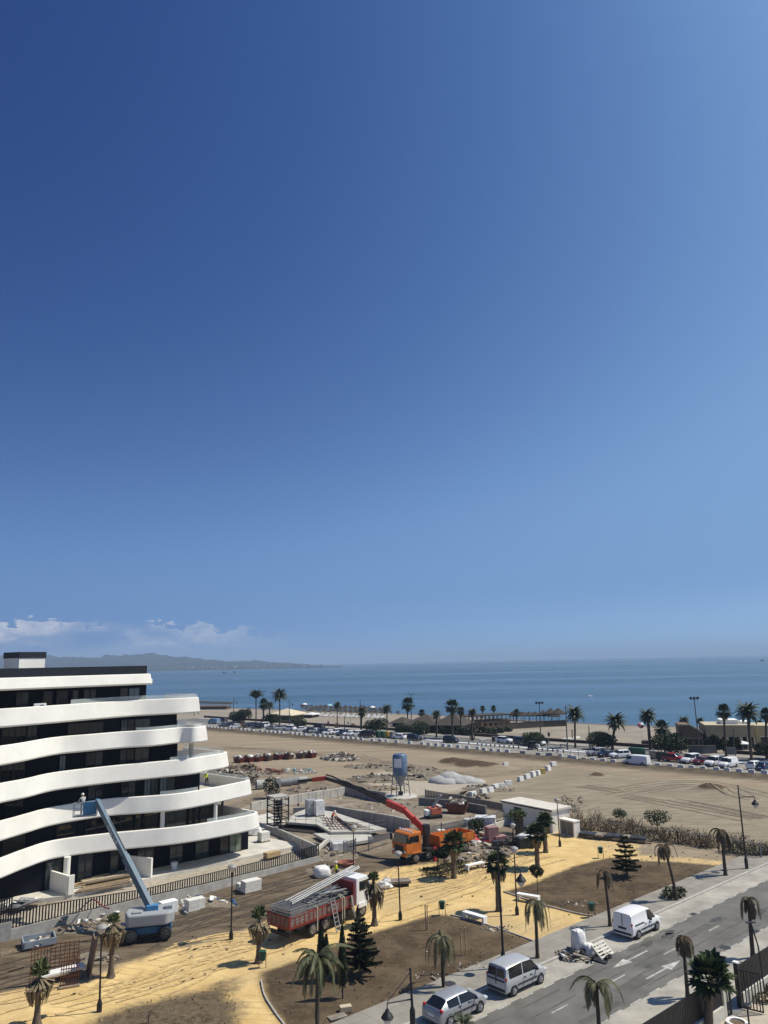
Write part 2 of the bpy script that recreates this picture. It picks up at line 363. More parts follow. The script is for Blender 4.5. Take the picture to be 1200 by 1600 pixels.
def soil():
    x = np.arange(-80, 112, .55); y = np.arange(32, 262, .55); X, Y = np.meshgrid(x, y); P = np.stack([X.ravel(), Y.ravel()], 1)
    k = (P - np.array(OB)) @ np.array(NB); s40 = (P - np.array(O40)) @ np.array(N40); t40 = (P - np.array(O40)) @ np.array(D40)
    rs = np.random.RandomState(3); Z = np.zeros(len(P))
    def wob(f, a): 
        out = np.zeros(len(P))
        for _ in range(5):
            th = rs.uniform(0, 6.28); ff = f * rs.uniform(.6, 1.7); out += np.sin((P[:, 0] * math.cos(th) + P[:, 1] * math.sin(th)) * ff + rs.uniform(0, 6.28))
        return out * a / 5
    att = {n: sdist(P, q) for n, q in dict(sand=SAND, bedr=BEDR, bedm=BEDM, bedl=BEDL, bedg=BEDG, lot=LOTR, site=SITE, dark=DARK, pale=PALE, yard=YARD).items()}
    att['pale'] = np.maximum(att['pale'], sdist(P, STRIP) + .6); bed = np.maximum.reduce([att['bedr'], att['bedm'], att['bedl']]); ZS['x'], ZS['y'] = x, y
    Z += wob(.5, .05) + wob(1.9, .035)
    inn = np.clip(att['sand'] / 1.0, 0, 1) * np.clip(-bed / .5, 0, 1); Z += inn * wob(3.6, .05)
    Z += np.clip(bed / 1.2, 0, 1) * .08
    # dusty bank that falls from the parking strip to the lot
    bank = np.exp(-((k + 2.2) / 1.6) ** 2); Z += bank * (.35 + wob(.9, .3)) 
    m0 = np.array(G(718, 1196))[:2]; 
    for c, r1, r2, h in (((710, 1193), 5, 2.4, .8), ((740, 1198), 7, 2.6, .65), ((765, 1199), 5, 2, .5)):
        q = P - np.array(G(*c))[:2]; u = q @ np.array(TB) / r1; w = q @ np.array(NB) / r2; Z += h * np.exp(-(u * u + w * w)) * (1 + wob(2.2, .4))
    for c, r, h in (((933, 1214), 1.5, .7), ((1113, 1235), 2.2, 1.1)):
        q = P - np.array(G(*c))[:2]; Z += h * np.exp(-(q ** 2).sum(1) / r ** 2) * (1 + wob(2.5, .35))
    heap = np.zeros(len(P))
    for c, r, h in (((933, 1214), 1.6, 1), ((1113, 1235), 2.4, 1), ((710, 1193), 4.2, .9), ((738, 1197), 4.6, .9), ((762, 1199), 4, .8)):
        q = P - np.array(G(*c))[:2]; heap = np.maximum(heap, h * np.exp(-(q ** 2).sum(1) / r ** 2))
    Z = np.where(s40 > -.5, Z, 0) * np.clip((s40 - 2.9) / .7, 0, 1)
    Z *= np.clip((-k + .4) / .8, 0, 1)
    keep = (s40 > 1.6) & (k < .7)
    Z = np.maximum(Z, -.02)
    ZS['z'] = Z.reshape(X.shape); V = np.column_stack([P, Z])
    ny, nx = X.shape; idx = np.arange(nx * ny).reshape(ny, nx); kk = keep.reshape(ny, nx)
    ok = kk[:-1, :-1] & kk[1:, :-1] & kk[:-1, 1:] & kk[1:, 1:]
    F = np.stack([idx[:-1, :-1][ok], idx[:-1, 1:][ok], idx[1:, 1:][ok], idx[1:, :-1][ok]], 1)
    used = np.unique(F); mp = -np.ones(nx * ny, int); mp[used] = np.arange(len(used)); V = V[used]; F = mp[F]
    me = bpy.data.meshes.new('terrain'); me.vertices.add(len(V)); me.vertices.foreach_set('co', V.ravel())
    me.loops.add(F.size); me.loops.foreach_set('vertex_index', F.ravel().astype(np.int32)); me.polygons.add(len(F))
    me.polygons.foreach_set('loop_start', np.arange(0, F.size, 4, dtype=np.int32)); me.polygons.foreach_set('loop_total', np.full(len(F), 4, np.int32))
    me.polygons.foreach_set('use_smooth', np.ones(len(F), bool)); me.update(calc_edges=True)
    def put(n, a): at = me.attributes.new(n, 'FLOAT', 'POINT'); at.data.foreach_set('value', a[used].astype(np.float32))
    put('sand', att['sand']); put('bed', np.maximum(att['bedr'], att['bedm'])); put('bedl', att['bedl']); put('green', att['bedg']); put('lot', att['lot']); put('site', att['site']); put('dark', att['dark']); put('pale', att['pale']); put('yard', att['yard']); put('edge', k); put('heap', heap)
    o = bpy.data.objects.new('terrain', me); COL.objects.link(o); tag(o, kind='structure')
    m, nt, b = nodes('soils'); N, L = nt.nodes, nt.links; me.materials.append(m)
    b.inputs['Roughness'].default_value = .95; b.inputs['Specular IOR Level'].default_value = .1
    tc = N.new('ShaderNodeTexCoord')
    def noise(sc, det=5, st=None, rough=.6):
        n = N.new('ShaderNodeTexNoise'); n.inputs['Scale'].default_value = sc; n.inputs['Detail'].default_value = det; n.inputs['Roughness'].default_value = rough
        if st:
            mp = N.new('ShaderNodeMapping'); mp.inputs['Rotation'].default_value = (0, 0, st[1]); mp.inputs['Scale'].default_value = (1 / st[0], 1, 1)
            L.new(tc.outputs['Object'], mp.inputs[0]); L.new(mp.outputs[0], n.inputs['Vector'])
        else: L.new(tc.outputs['Object'], n.inputs['Vector'])
        return n.outputs['Fac']
    n_lo, n_md, n_hi, n_fi = noise(.09), noise(.45), noise(2.2), noise(9, 3)
    n_str = noise(.35, 5, (7, -ATB)); n_trk = noise(.9, 4, (4, R(-30)))
    def attr(n): a = N.new('ShaderNodeAttribute'); a.attribute_name = n; return a.outputs['Fac']
    def mth(op, a, b=None):
        n = N.new('ShaderNodeMath'); n.operation = op
        for i, v in enumerate((a, b)):
            if v is None: continue
            if isinstance(v, (int, float)): n.inputs[i].default_value = v
            else: L.new(v, n.inputs[i])
        return n.outputs[0]
    def sm(v, a, c):
        n = N.new('ShaderNodeMapRange'); n.interpolation_type = 'SMOOTHSTEP'; n.inputs['From Min'].default_value = a; n.inputs['From Max'].default_value = c; L.new(v, n.inputs['Value']); return n.outputs[0]
    def mix(f, a, c):
        n = N.new('ShaderNodeMix'); n.data_type = 'RGBA'; L.new(f, n.inputs['Factor'])
        for i, v in ((6, a), (7, c)):
            if isinstance(v, tuple): n.inputs[i].default_value = (*v, 1)
            else: L.new(v, n.inputs[i])
        return n.outputs[2]
    def tone(c, lo, hi, f): return mix(f, tuple(x * lo for x in c), tuple(x * hi for x in c))
    def ragged(n, w, amp=1.6): return sm(mth('ADD', attr(n), mth('MULTIPLY', mth('SUBTRACT', mth('ADD', mth('MULTIPLY', n_md, .65), mth('MULTIPLY', n_hi, .35)), .5), amp * 2)), -w, w)
    # the big tan lot, streaked by tyres along its length
    far = mix(sm(n_str, .35, .68), (.235, .185, .125), (.35, .285, .20)); far = mix(mth('MULTIPLY', sm(n_lo, .4, .62), .7), far, (.29, .235, .165))
    far = mix(mth('MULTIPLY', sm(n_hi, .55, .75), .35), far, (.33, .28, .21))
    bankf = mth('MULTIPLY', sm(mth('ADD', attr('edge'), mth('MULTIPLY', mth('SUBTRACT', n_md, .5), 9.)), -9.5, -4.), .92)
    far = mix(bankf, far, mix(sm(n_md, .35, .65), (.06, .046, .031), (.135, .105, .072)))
    pale_c = mix(sm(n_hi, .35, .7), (.36, .32, .25), (.50, .45, .37))
    c = far
    lotc = mix(sm(n_trk, .35, .68), (.235, .197, .14), (.315, .27, .195)); lotc = mix(mth('MULTIPLY', sm(n_lo, .45, .65), .5), lotc, (.21, .175, .125))
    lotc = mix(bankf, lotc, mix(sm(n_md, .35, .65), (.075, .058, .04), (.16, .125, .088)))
    c = mix(ragged('lot', 1.6, 2.5), c, lotc)
    sitec = mix(sm(n_md, .33, .66), (.15, .12, .085), (.25, .20, .145)); sitec = mix(mth('MULTIPLY', sm(n_hi, .5, .75), .4), sitec, (.36, .31, .24))
    c = mix(ragged('site', 1.2, 2), c, sitec)
    c = mix(mth('MULTIPLY', ragged('pale', 1.2, 2.2), .8), c, pale_c)
    yardc = mix(sm(n_md, .35, .65), (.19, .155, .115), (.31, .26, .20)); c = mix(ragged('yard', 1., 2), c, yardc)
    darkc = mix(sm(n_trk, .34, .66), (.088, .066, .044), (.165, .128, .088)); darkc = mix(mth('MULTIPLY', sm(n_lo, .5, .68), .6), darkc, (.20, .16, .115))
    c = mix(ragged('dark', .8, 1.2), c, darkc)
    def ruts(sc, dist, rot):
        w = N.new('ShaderNodeTexWave'); w.wave_type = 'BANDS'; w.inputs['Scale'].default_value = sc; w.inputs['Distortion'].default_value = dist; w.inputs['Detail'].default_value = 2; w.inputs['Detail Scale'].default_value = .22
        mp = N.new('ShaderNodeMapping'); mp.inputs['Rotation'].default_value = (0, 0, rot); L.new(tc.outputs['Object'], mp.inputs[0]); L.new(mp.outputs[0], w.inputs[0]); return sm(w.outputs['Fac'], .80, .97)
    rut = mth('MAXIMUM', mth('MULTIPLY', ruts(.30, 17, R(48)), sm(n_lo, .50, .56)), mth('MULTIPLY', ruts(.36, 14, R(100)), sm(n_lo, .50, .44)))
    sandc = mix(sm(n_md, .3, .7), (.56, .385, .155), (.74, .545, .255)); sandc = mix(mth('MULTIPLY', mth('MULTIPLY', rut, sm(n_md, .42, .60)), .5), sandc, (.45, .31, .13))
    sandc = mix(mth('MULTIPLY', sm(n_lo, .44, .62), .7), sandc, (.46, .345, .185)); sandc = mix(mth('MULTIPLY', sm(n_fi, .56, .70), .35), sandc, (.36, .26, .13)); sandc = mix(mth('MULTIPLY', sm(n_hi, .58, .75), .3), sandc, (.68, .55, .33))
    c = mix(ragged('sand', .7, 1.9), c, sandc)
    bedc = mix(sm(n_md, .35, .65), (.070, .050, .031), (.125, .090, .056)); bedc = mix(mth('MULTIPLY', sm(n_hi, .52, .72), .6), bedc, (.155, .118, .072))
    bedc = mix(mth('MULTIPLY', sm(n_lo, .5, .7), .5), bedc, (.165, .135, .09))
    c = mix(ragged('bed', .45, .95), c, bedc); c = mix(ragged('bedl', 1.0, 2.6), c, mix(sm(n_hi, .35, .65), bedc, (.15, .115, .075)))
    c = mix(ragged('green', .35, .7), c, mix(sm(n_hi, .4, .6), (.045, .045, .022), (.085, .075, .038)))
    c = mix(sm(attr('heap'), .42, .6), c, mix(sm(n_hi, .4, .6), (.075, .052, .032), (.13, .092, .058)))
    c = mix(mth('MULTIPLY', sm(n_fi, .62, .75), .3), c, (.42, .37, .29))
    L.new(c, b.inputs['Base Color'])
    bp = N.new('ShaderNodeBump'); bp.inputs['Strength'].default_value = .55; bp.inputs['Distance'].default_value = .12
    hh = mth('ADD', mth('ADD', n_hi, mth('MULTIPLY', n_fi, .4)), mth('ADD', mth('MULTIPLY', n_trk, .8), mth('MULTIPLY', rut, -.6))); L.new(hh, bp.inputs['Height']); L.new(bp.outputs[0], b.inputs['Normal'])
soil()
def ZT(p):
    i = int(round((p.x - ZS['x'][0]) / .55)); j = int(round((p.y - ZS['y'][0]) / .55))
    return float(ZS['z'][j, i]) if 0 <= i < len(ZS['x']) and 0 <= j < len(ZS['y']) else 0.
def tracks(name, curves, mt, seed, gauge=.85, w=.13):
    q = random.Random(seed); mb = MB()
    for c, reps in curves:
        for _ in range(reps):
            off = q.uniform(-2.2, 2.2); ph = q.uniform(0, 6); C = crom([tuple(G(x, y)[:2]) for x, y in c], 16)
            for sd_ in (-gauge, gauge):
                prev = None
                for i in range(len(C) - 1):
                    d = (C[i + 1] - C[i]).normalized(); n = Vector((-d.y, d.x)); p = C[i] + n * (off + sd_ + .7 * math.sin(i * .06 + ph))
                    a, b = p - n * w, p + n * w; cur = [(v.x, v.y, ZT(v) + .03) for v in (a, b)]
                    if prev and math.sin(i * .13 + ph * 3) > -.5: mb.add([prev[0], cur[0], cur[1], prev[1]], [(0, 1, 2, 3)])
                    prev = cur
    struct(name, mb, mt)
tracks('tyre_tracks', [([(-20, 1590), (150, 1548), (300, 1503), (420, 1468), (560, 1402), (700, 1369), (850, 1330)], 6), ([(180, 1560), (260, 1500), (330, 1478), (400, 1470)], 3), ([(230, 1550), (300, 1520), (340, 1480), (330, 1470)], 3), ([(560, 1440), (610, 1400), (640, 1370), (655, 1356)], 3), ([(600, 1430), (700, 1400), (760, 1380), (840, 1320)], 3)], M('tyre_track_sand', (.52, .37, .165), .95, var=.25, scale=3), 3)
tracks('soil_tracks', [([(-20, 1530), (120, 1492), (300, 1442), (450, 1398), (560, 1354)], 5), ([(200, 1480), (300, 1430), (420, 1385), (500, 1362)], 3)], M('tyre_track_soil', (.085, .064, .043), .95, var=.3, scale=3), 4)
tracks('lot_tracks', [([(560, 1180), (680, 1210), (800, 1212), (860, 1196)], 3), ([(330, 1168), (480, 1178), (620, 1196), (740, 1216)], 5), ([(900, 1230), (1000, 1245), (1100, 1262), (1200, 1280)], 5), ([(880, 1262), (960, 1240), (1080, 1225), (1200, 1250)], 3)], M('tyre_track_lot', (.20, .165, .115), .95, var=.3, scale=1), 5, .9, .16)
# --- the street on the right
asphalt = M('asphalt', (.135, .128, .115), .85, var=.28, scale=.35, bump=.12, bscale=30)
lane = M('lane_concrete', (.36, .335, .285), .9, var=.28, scale=.45, bump=.1)
flags = M('pavement_slabs', (.27, .25, .21), .9, var=.18, scale=.6, bump=.1)
def quad(s0, s1, n0, n1, z): return MB().add([ST(s0, n0, z), ST(s1, n0, z), ST(s1, n1, z), ST(s0, n1, z)][::-1] if n1 < n0 else [ST(s0, n0, z), ST(s1, n0, z), ST(s1, n1, z), ST(s0, n1, z)], [(0, 1, 2, 3)])
struct('road', quad(-60, 75, -7.35, -2.2, .012), asphalt)
struct('parking_lane', quad(-60, 75, -2.2, -.12, .018), lane)
struct('far_parking_lane', quad(-60, 75, -9.6, -7.35, .018), lane)
def stbox(s0, s1, n0, n1, z0, z1): return MB().prism([tuple(ST(s0, n0)[:2]), tuple(ST(s1, n0)[:2]), tuple(ST(s1, n1)[:2]), tuple(ST(s0, n1)[:2])], z0, z1)
kerbm = M('kerbstone', (.42, .40, .36), .85, var=.15, scale=2)
struct('kerb', stbox(-60, 75, -.12, .10, -.1, .15), kerbm, bevel=.02)
struct('pavement', stbox(-60, 75, .10, 2.98, -.1, .14), flags)
struct('near_pavement', stbox(-60, 75, -12.2, -9.6, -.1, .06), M('pale_pavement', (.38, .355, .305), .9, var=.22, scale=.5, bump=.1))
struct('garden_paving', stbox(-14, 40, -40, -12.2, -.2, .03), M('garden_gravel', (.46, .40, .31), .9, var=.15, scale=1.2, bump=.3))
jm = MB()
for k in range(-20, 60):
    s = k * 1.25
    jm.add([ST(s, .12, .1425), ST(s + .025, .12, .1425), ST(s + .025, 2.96, .1425), ST(s, 2.96, .1425)], [(0, 1, 2, 3)])
for n in (1.05, 2.0): jm.add([ST(-25, n, .143), ST(75, n, .143), ST(75, n + .025, .143), ST(-25, n + .025, .143)], [(0, 1, 2, 3)])
struct('pavement_joints', jm, M('joint', (.19, .175, .15), .95))
wp = M('road_paint', (.42, .405, .37), .8, var=.4, scale=1.6)
mk = MB(); zp = .017
def dash(s0, s1, n, w=.1): mk.add([ST(s0, n - w / 2, zp), ST(s1, n - w / 2, zp), ST(s1, n + w / 2, zp), ST(s0, n + w / 2, zp)], [(0, 1, 2, 3)])
for k in range(-14, 30):
    dash(k * 2.15 + .35, k * 2.15 + 1.5, -2.2 - .07); dash(k * 2.15 + .1, k * 2.15 + 1.3, -7.28)
for s in (-9.8, -4.15, 2.1, 8.6, 15.2, 21.8, 28.4, 35): dash(s, s + 1.6, -4.7)
def arrow(s, n, d):
    mk.add([ST(s, n - .07, zp), ST(s + d * 2.5, n - .07, zp), ST(s + d * 2.5, n + .07, zp), ST(s, n + .07, zp)], [(0, 1, 2, 3) if d > 0 else (3, 2, 1, 0)])
    mk.add([ST(s + d * 2.5, n - .38, zp), ST(s + d * 4.4, n, zp), ST(s + d * 2.5, n + .38, zp)], [(0, 1, 2) if d > 0 else (2, 1, 0)])
arrow(8.4, -3.55, -1); arrow(4.1, -6.0, 1)
struct('road_markings', mk, wp)
# worn patches and oil stains on the lane and the road
st = MB(); rs = random.Random(5)
def stain(mb, s, n, a, b, z):
    k = 14; mb.add([ST(s + a * math.cos(6.283 * i / k) * rs.uniform(.6, 1.2), n + b * math.sin(6.283 * i / k) * rs.uniform(.6, 1.2), z) for i in range(k)], [tuple(range(k))])
for s, n, a, b in ((12, -3.2, .9, .5), (9.5, -2.9, .8, .3), (12.8, -2.8, .7, .3), (-2, -5.6, .35, .18), (18, -3.9, .8, .3), (-6.5, -5.2, .6, .3), (22, -5.5, 1.2, .4), (6, -5, .5, .25)): stain(st, s, n, a, b, .0145)
struct('road_stains', st, M('oil_stain', (.06, .058, .055), .7, var=.3, scale=3))
pt = MB()
for s, n, a, b in ((-14, -3.2, 5, .8), (1, -5.9, 3.5, 1.0), (13, -4.1, 6, .7), (24, -6.2, 5, .9), (7.5, -2.75, 3, .5), (-4, -6.6, 4, .5)):
    pt.add([ST(s, n - b / 2, .0138), ST(s + a, n - b / 2, .0138), ST(s + a, n + b / 2, .0138), ST(s, n + b / 2, .0138)], [(0, 1, 2, 3)])
struct('road_patches', pt, M('patched_asphalt', (.105, .10, .09), .85, var=.3, scale=.8))
tm_ = MB()
for s0, n0, s1, n1 in ((-12, -3.0, 14, -3.3), (-12, -4.2, 14, -4.4), (2, -5.4, 30, -5.5), (2, -6.6, 30, -6.7), (5.2, -2.6, 6.6, -4.2)):
    k = 24; P = [(s0 + (s1 - s0) * i / k, n0 + (n1 - n0) * i / k + .05 * math.sin(i * .7)) for i in range(k + 1)]
    tm_.add([ST(a, b - .07, .0152) for a, b in P] + [ST(a, b + .07, .0152) for a, b in P], [(i, i + 1, k + 2 + i, k + 1 + i) for i in range(k) if (i * 7) % 5])
struct('tyre_marks', tm_, M('tyre_mark', (.095, .09, .083), .85, var=.3, scale=1.5))
mh = MB(); 
for x, y in ((702, 1537),): p = G(x, y, .14); mh.cyl((p.x, p.y, .13), (p.x, p.y, .148), .42, n=20)
for x, y in ((1133, 1480), (1118, 1365)): p = G(x, y, .03); mh.cyl((p.x, p.y, 0), (p.x, p.y, .026 if y > 1400 else .148), .4, n=20)
for s, n in ((17.6, -2.05), (17.3, -7.1)): mh.add([ST(s, n - .25, .022), ST(s + .7, n - .25, .022), ST(s + .7, n + .2, .022), ST(s, n + .2, .022)], [(0, 1, 2, 3)])
struct('manhole_covers', mh, M('cast_iron', (.04, .04, .042), .6, var=.2))
# narrow concrete edgings round the park beds
eg = MB()
for l in ([(408, 1533), (413, 1556), (430, 1584), (446, 1606), (475, 1652)], [(704, 1431), (731, 1437), (787, 1455), (837, 1473)], [(787, 1394), (843, 1413), (900, 1428), (931, 1433)]):
    q = crom([tuple(G(*p)[:2]) for p in l], 4)
    for a, b_ in zip(q, q[1:]): eg.beam((a.x, a.y, .06), (b_.x, b_.y, .06), .09, .12)
struct('park_edging', eg, concrete)
# --- the seafront strip: gravel parking, road, promenade
def brq(t0, t1, k0, k1, z): return MB().add([BR(t0, k0, z), BR(t1, k0, z), BR(t1, k1, z), BR(t0, k1, z)], [(0, 1, 2, 3)])
struct('seafront_parking', brq(-150, 120, .5, 10.5, .02), M('parking_gravel', (.24, .225, .195), .9, var=.25, scale=.25, bump=.1))
struct('seafront_road', brq(-150, 120, 10.5, 19.5, .014), M('seafront_asphalt', (.15, .145, .135), .88, var=.2, scale=.2))
def brbox(t0, t1, k0, k1, z0, z1): return MB().prism([tuple(BR(t0, k0)[:2]), tuple(BR(t1, k0)[:2]), tuple(BR(t1, k1)[:2]), tuple(BR(t0, k1)[:2])], z0, z1)
struct('promenade', brbox(-150, 120, 19.5, 24.6, -.1, .13), M('promenade_paving', (.30, .27, .235), .9, var=.15, scale=.4))
struct('seafront_kerb', brbox(-18, 31, 9.2, 10.5, -.1, .16).add(*(lambda m: (m.v, m.f))(brbox(56, 120, 11.6, 12.7, -.1, .16))), white_paint)
struct('seafront_island', brbox(20, 44, 11.6, 12.6, -.1, .15), pale_concrete)
struct('beach_path', MB().prism(px([(858, 1157), (905, 1150), (907, 1153), (868, 1160)]), -.1, .02), pale_concrete)
# ================================================================ the white terraced apartment building
WD, WN = D40, -N40                          # wall direction, outward normal (to the street)
W0 = Vector((-24.3, 78.4)) - WN * 2.6
def WP(u, off=0., z=0.): p = W0 + WD * u + WN * off; return Vector((p.x, p.y, z))
def wall_u(xpx, z, off=0.):
    lo, hi = -60, 40
    for _ in range(50):
        m_ = (lo + hi) / 2
        if PROJ(WP(m_, off, z))[0] < xpx: lo = m_
        else: hi = m_
    return lo
za = lambda x, y: (x / 2.857, 940 + y / 2.857)
zb = lambda x, y: (x / 2.857, 1200 + y / 2.857)
bld = thing('apartment_building', 'white apartment building of curved stacked balconies with near black glazed walls', 'building', WP(0))
bl = bld.location.copy()
navy = M('navy_cladding', (.005, .006, .012), .55, var=.2, scale=.4, spec=.12)
glassm = M('window_glass', (.008, .011, .015), .04, var=0, spec=.5)
framem = M('window_frame_metal', (.03, .031, .034), .4, .4, var=.1)
railglass = M('railing_glass', (.75, .82, .80), .05, var=0, alpha=.28, spec=.6)
floorm = M('terrace_tile', (.55, .52, .45), .85, var=.1)
patch = M('fresh_render', (.80, .80, .79), .75, var=.04)
# outline of every balcony band: photo trace of its upper rim at its storey height, then the return round the end
def rim(z, pts): return [tuple(G(x, y, z)[:2]) for x, y in pts]
BANDS = [
 (19.78, 18.65, [tuple(W0 + WD * u_ + WN * (o_ + 2.6)) for u_, o_ in ((-22, 2.1), (-16, 1.35), (-9, -.3), (.4, -1.95))], 4.5),
 (17.10, 15.45, [(-39.5, 62.0), (-35.8, 66.2), (-33.4, 69.2), (-29.6, 75.3), (-26.4, 79.6), (-22.6, 81.9), (-20.9, 83.6)], 6),
 (14.12, 12.5, rim(14.12, [za(-150, 668), za(0, 645), za(100, 630), za(250, 605), za(400, 592), za(550, 580), za(680, 573), za(800, 562)]) + [(-20.6, 80.9), (-19.7, 82.4)], 6.5),
 (10.93, 9.3, rim(10.93, [za(-150, 845), za(0, 812), za(120, 790), za(250, 762), za(480, 735), za(680, 716), za(850, 700), za(920, 688)]) + [(-18.7, 84.9), (-18.2, 86.4)], 8),
 (7.72, 6.1, rim(7.72, [zb(-150, 280), zb(0, 238), zb(120, 205), zb(250, 172), zb(480, 138), zb(650, 126), zb(800, 113), zb(950, 88)]) + [(-16.6, 86.1), (-15.8, 87.6)], 9.5),
 (4.66, 3.05, rim(4.66, [zb(-150, 458), zb(0, 405), zb(120, 360), zb(250, 322), zb(480, 292), zb(620, 279), zb(800, 262), zb(950, 240)]) + [(-15.2, 83.9), (-14.5, 85.4)], 9.5),
]
bands_xy = []
def loc(mb): mb.v = [(v[0] - bl.x, v[1] - bl.y, v[2] - bl.z) for v in mb.v]; return mb
def put(name, mb, mat, parent=bld, **k): return loc(mb).build(name, mat, parent, **k)
RET = (N40 * .93 + D40 * -.12).normalized()
for bi, (zt, zbm, pts, ret) in enumerate(BANDS):
    q = crom(pts, 7)
    e = q[-1]; p2 = e + (RET + D40 * .35).normalized() * .9; p3 = p2 + RET * ret
    n0 = len(q); q = q + [e + (D40 * .55 + RET * .85).normalized() * .5, p2] + [p2 + RET * (ret * k / 4) for k in range(1, 5)]
    # outward normals
    nr = []
    for i in range(len(q)):
        d = (q[min(i + 1, len(q) - 1)] - q[max(i - 1, 0)]).normalized(); nr.append(Vector((d.y, -d.x)))
    h = zt - zbm
    prof = [(-.30, zbm + .02), (.04, zbm), (.17, zbm + .05), (.22, zbm + .16), (.0, zt - .06), (-.06, zt), (-.26, zt), (-.30, zt - .05), (-.30, zbm + .35)]
    rings = [[(p.x + n.x * o, p.y + n.y * o, z) for o, z in prof] for p, n in zip(q, nr)]
    mb = MB().loft(rings); put('balcony_parapet', mb, white_render, smooth=24)
    # floor slab of the balcony (its underside is the ceiling of the storey below)
    inn = [p - n * .25 for p, n in zip(q, nr)]
    u1 = wall_u((228, 250, 277, 290, 312, 345)[bi], zt)
    if bi == 0:
        back = [tuple(WP(min(u1 + 0., 3), .55)[:2]), tuple(WP(-24, .55)[:2])]
        poly = [tuple(p) for p in inn if (p - W0).dot(WN) > .56] 
    else:
        back = [tuple((q[-1] - D40 * 6)[:2]), tuple(WP(-24, -5)[:2])]; poly = [tuple(p) for p in inn]
    put('floor_slab', MB().prism(poly + back, zbm + .04, zbm + (.36 if bi else .5)), floorm)
    bands_xy.append((q, nr, n0))
# walls of each storey, their right ends where the photo shows them
ends = [228, 276, 277, 312, 336, 388]
tops = [(19.0, 15.8)] + [(BANDS[k][1] + .03, (BANDS[k + 1][1] + .36) if k < 5 else .35) for k in range(1, 6)]
tops[0] = (18.7, BANDS[1][1] + .36)
UE = []
for k, (zt, z0) in enumerate(tops):
    ue = wall_u(ends[k], (zt + z0) / 2); UE.append(ue)
    o_ = .9 if k == 5 else 0
    ue = UE[k] = wall_u(ends[k], (zt + z0) / 2, o_); a, b_, c_, d_ = WP(-24, o_), WP(ue, o_), WP(ue, -9), WP(-24, -9)
    put('wall', MB().prism([tuple(p[:2]) for p in (a, b_, c_, d_)], z0 + .002, zt + (.0 if k else .6)), navy)
# roof: core slab, dark coping along the edge, stair head
u228 = wall_u(229, 20.3)
put('roof', MB().prism([tuple(p[:2]) for p in (WP(-24, -.02), WP(u228, -.02), WP(u228, -9), WP(-24, -9))], 19.31, 19.7), pale_concrete)
put('roof_coping', MB().prism([tuple(p[:2]) for p in (WP(-24, .12), WP(u228, .12), WP(u228, -.2), WP(-24, -.2))], 19.72, 20.62).prism([tuple(p[:2]) for p in (WP(u228 - .32, -.2), WP(u228, -.2), WP(u228, -9), WP(u228 - .32, -9))], 19.72, 20.62), M('zinc_dark', (.022, .025, .032), .5, .3, var=.1))
# slotted soffit under the roof edge: beams between the band slab and the wall let sun fall through in slanting bars
sb = MB()
u = -21.5
while u < u228 + .4:
    seg = (u * 1.0) % 7.2
    w_ = .34 if 1.2 < seg < 4.6 else .52
    sb.add([WP(u, .54, 18.75), WP(u + w_, .54, 18.75), WP(u + w_, .0, 18.75), WP(u, .0, 18.75)] + [WP(u, .54, 19.2), WP(u + w_, .54, 19.2), WP(u + w_, .0, 19.2), WP(u, .0, 19.2)], [(3, 2, 1, 0), (4, 5, 6, 7), (0, 1, 5, 4), (1, 2, 6, 5), (2, 3, 7, 6), (3, 0, 4, 7)])
    u += .53
put('soffit_beams', sb, white_render)
A_, B_ = AT(29, 1046, 84), AT(69.5, 1046, 86.5)
sd2 = Vector((B_.x - A_.x, B_.y - A_.y)); sn2 = Vector((-sd2.y, sd2.x)).normalized()
foot = [(A_.x, A_.y), (B_.x, B_.y), (B_.x + sn2.x * 2.6, B_.y + sn2.y * 2.6), (A_.x + sn2.x * 2.6 - sd2.normalized().x * .6, A_.y + sn2.y * 2.6)]
sh = put('stair_head', MB().prism(foot, 19.7, 21.75), white_render)
c0 = Vector((sum(p[0] for p in foot) / 4, sum(p[1] for p in foot) / 4))
MBc = MB().prism([tuple(c0 + (Vector(p) - c0) * 1.05) for p in foot], 21.75, 22.42)
put('stair_head_coping', MBc, MATS['zinc_dark'])
# windows: x range in the photo, storey, how far the glass is from the ceiling / floor
def window(k, x0, x1, g=glassm, mull=(.5,), low=.08, high=.35, sill=False):
    zt, z0 = tops[k]; zm = (zt + z0) / 2
    o_ = .9 if k == 5 else 0
    ua, ub = wall_u(x0, zm, o_), wall_u(x1, zm, o_); ub = min(ub, UE[k] - .05)
    if ub - ua < .2: return
    zl, zh = z0 + low, zt - high
    w = thing('window', None, None); w.parent = bld; w.location = WP((ua + ub) / 2, o_ + .07, zl) - bl; w.rotation_euler.z = A40
    L_ = (ub - ua) / 2; H_ = zh - zl
    MB().bb(-L_ + .05, L_ - .05, -.05, -.012, .05, H_ - .05).build('pane', g, w)
    f = MB(); t = .07
    f.bb(-L_, L_, -.07, .0, 0, t).bb(-L_, L_, -.07, .0, H_ - t, H_).bb(-L_, -L_ + t, -.068, -.002, t, H_ - t).bb(L_ - t, L_, -.068, -.002, t, H_ - t)
    for q in mull: f.bb(-L_ + 2 * L_ * q - .035, -L_ + 2 * L_ * q + .035, -.066, -.004, t, H_ - t)
    if sill: f.bb(-L_ + t, L_ - t, -.064, -.006, H_ * .38, H_ * .38 + .06)
    f.build('frame', framem, w)
curt = M('curtained_glass', (.035, .045, .05), .06, var=.4, scale=1.5, spec=.55)
brown = M('bronze_panel', (.035, .030, .022), .2, var=.3, spec=.5)
sky_gl = M('pale_glass', (.10, .15, .18), .05, var=.15, scale=.5, spec=.7)
green_gl = M('green_glass', (.16, .19, .15), .06, var=.1, spec=.6)
Z = 2.857
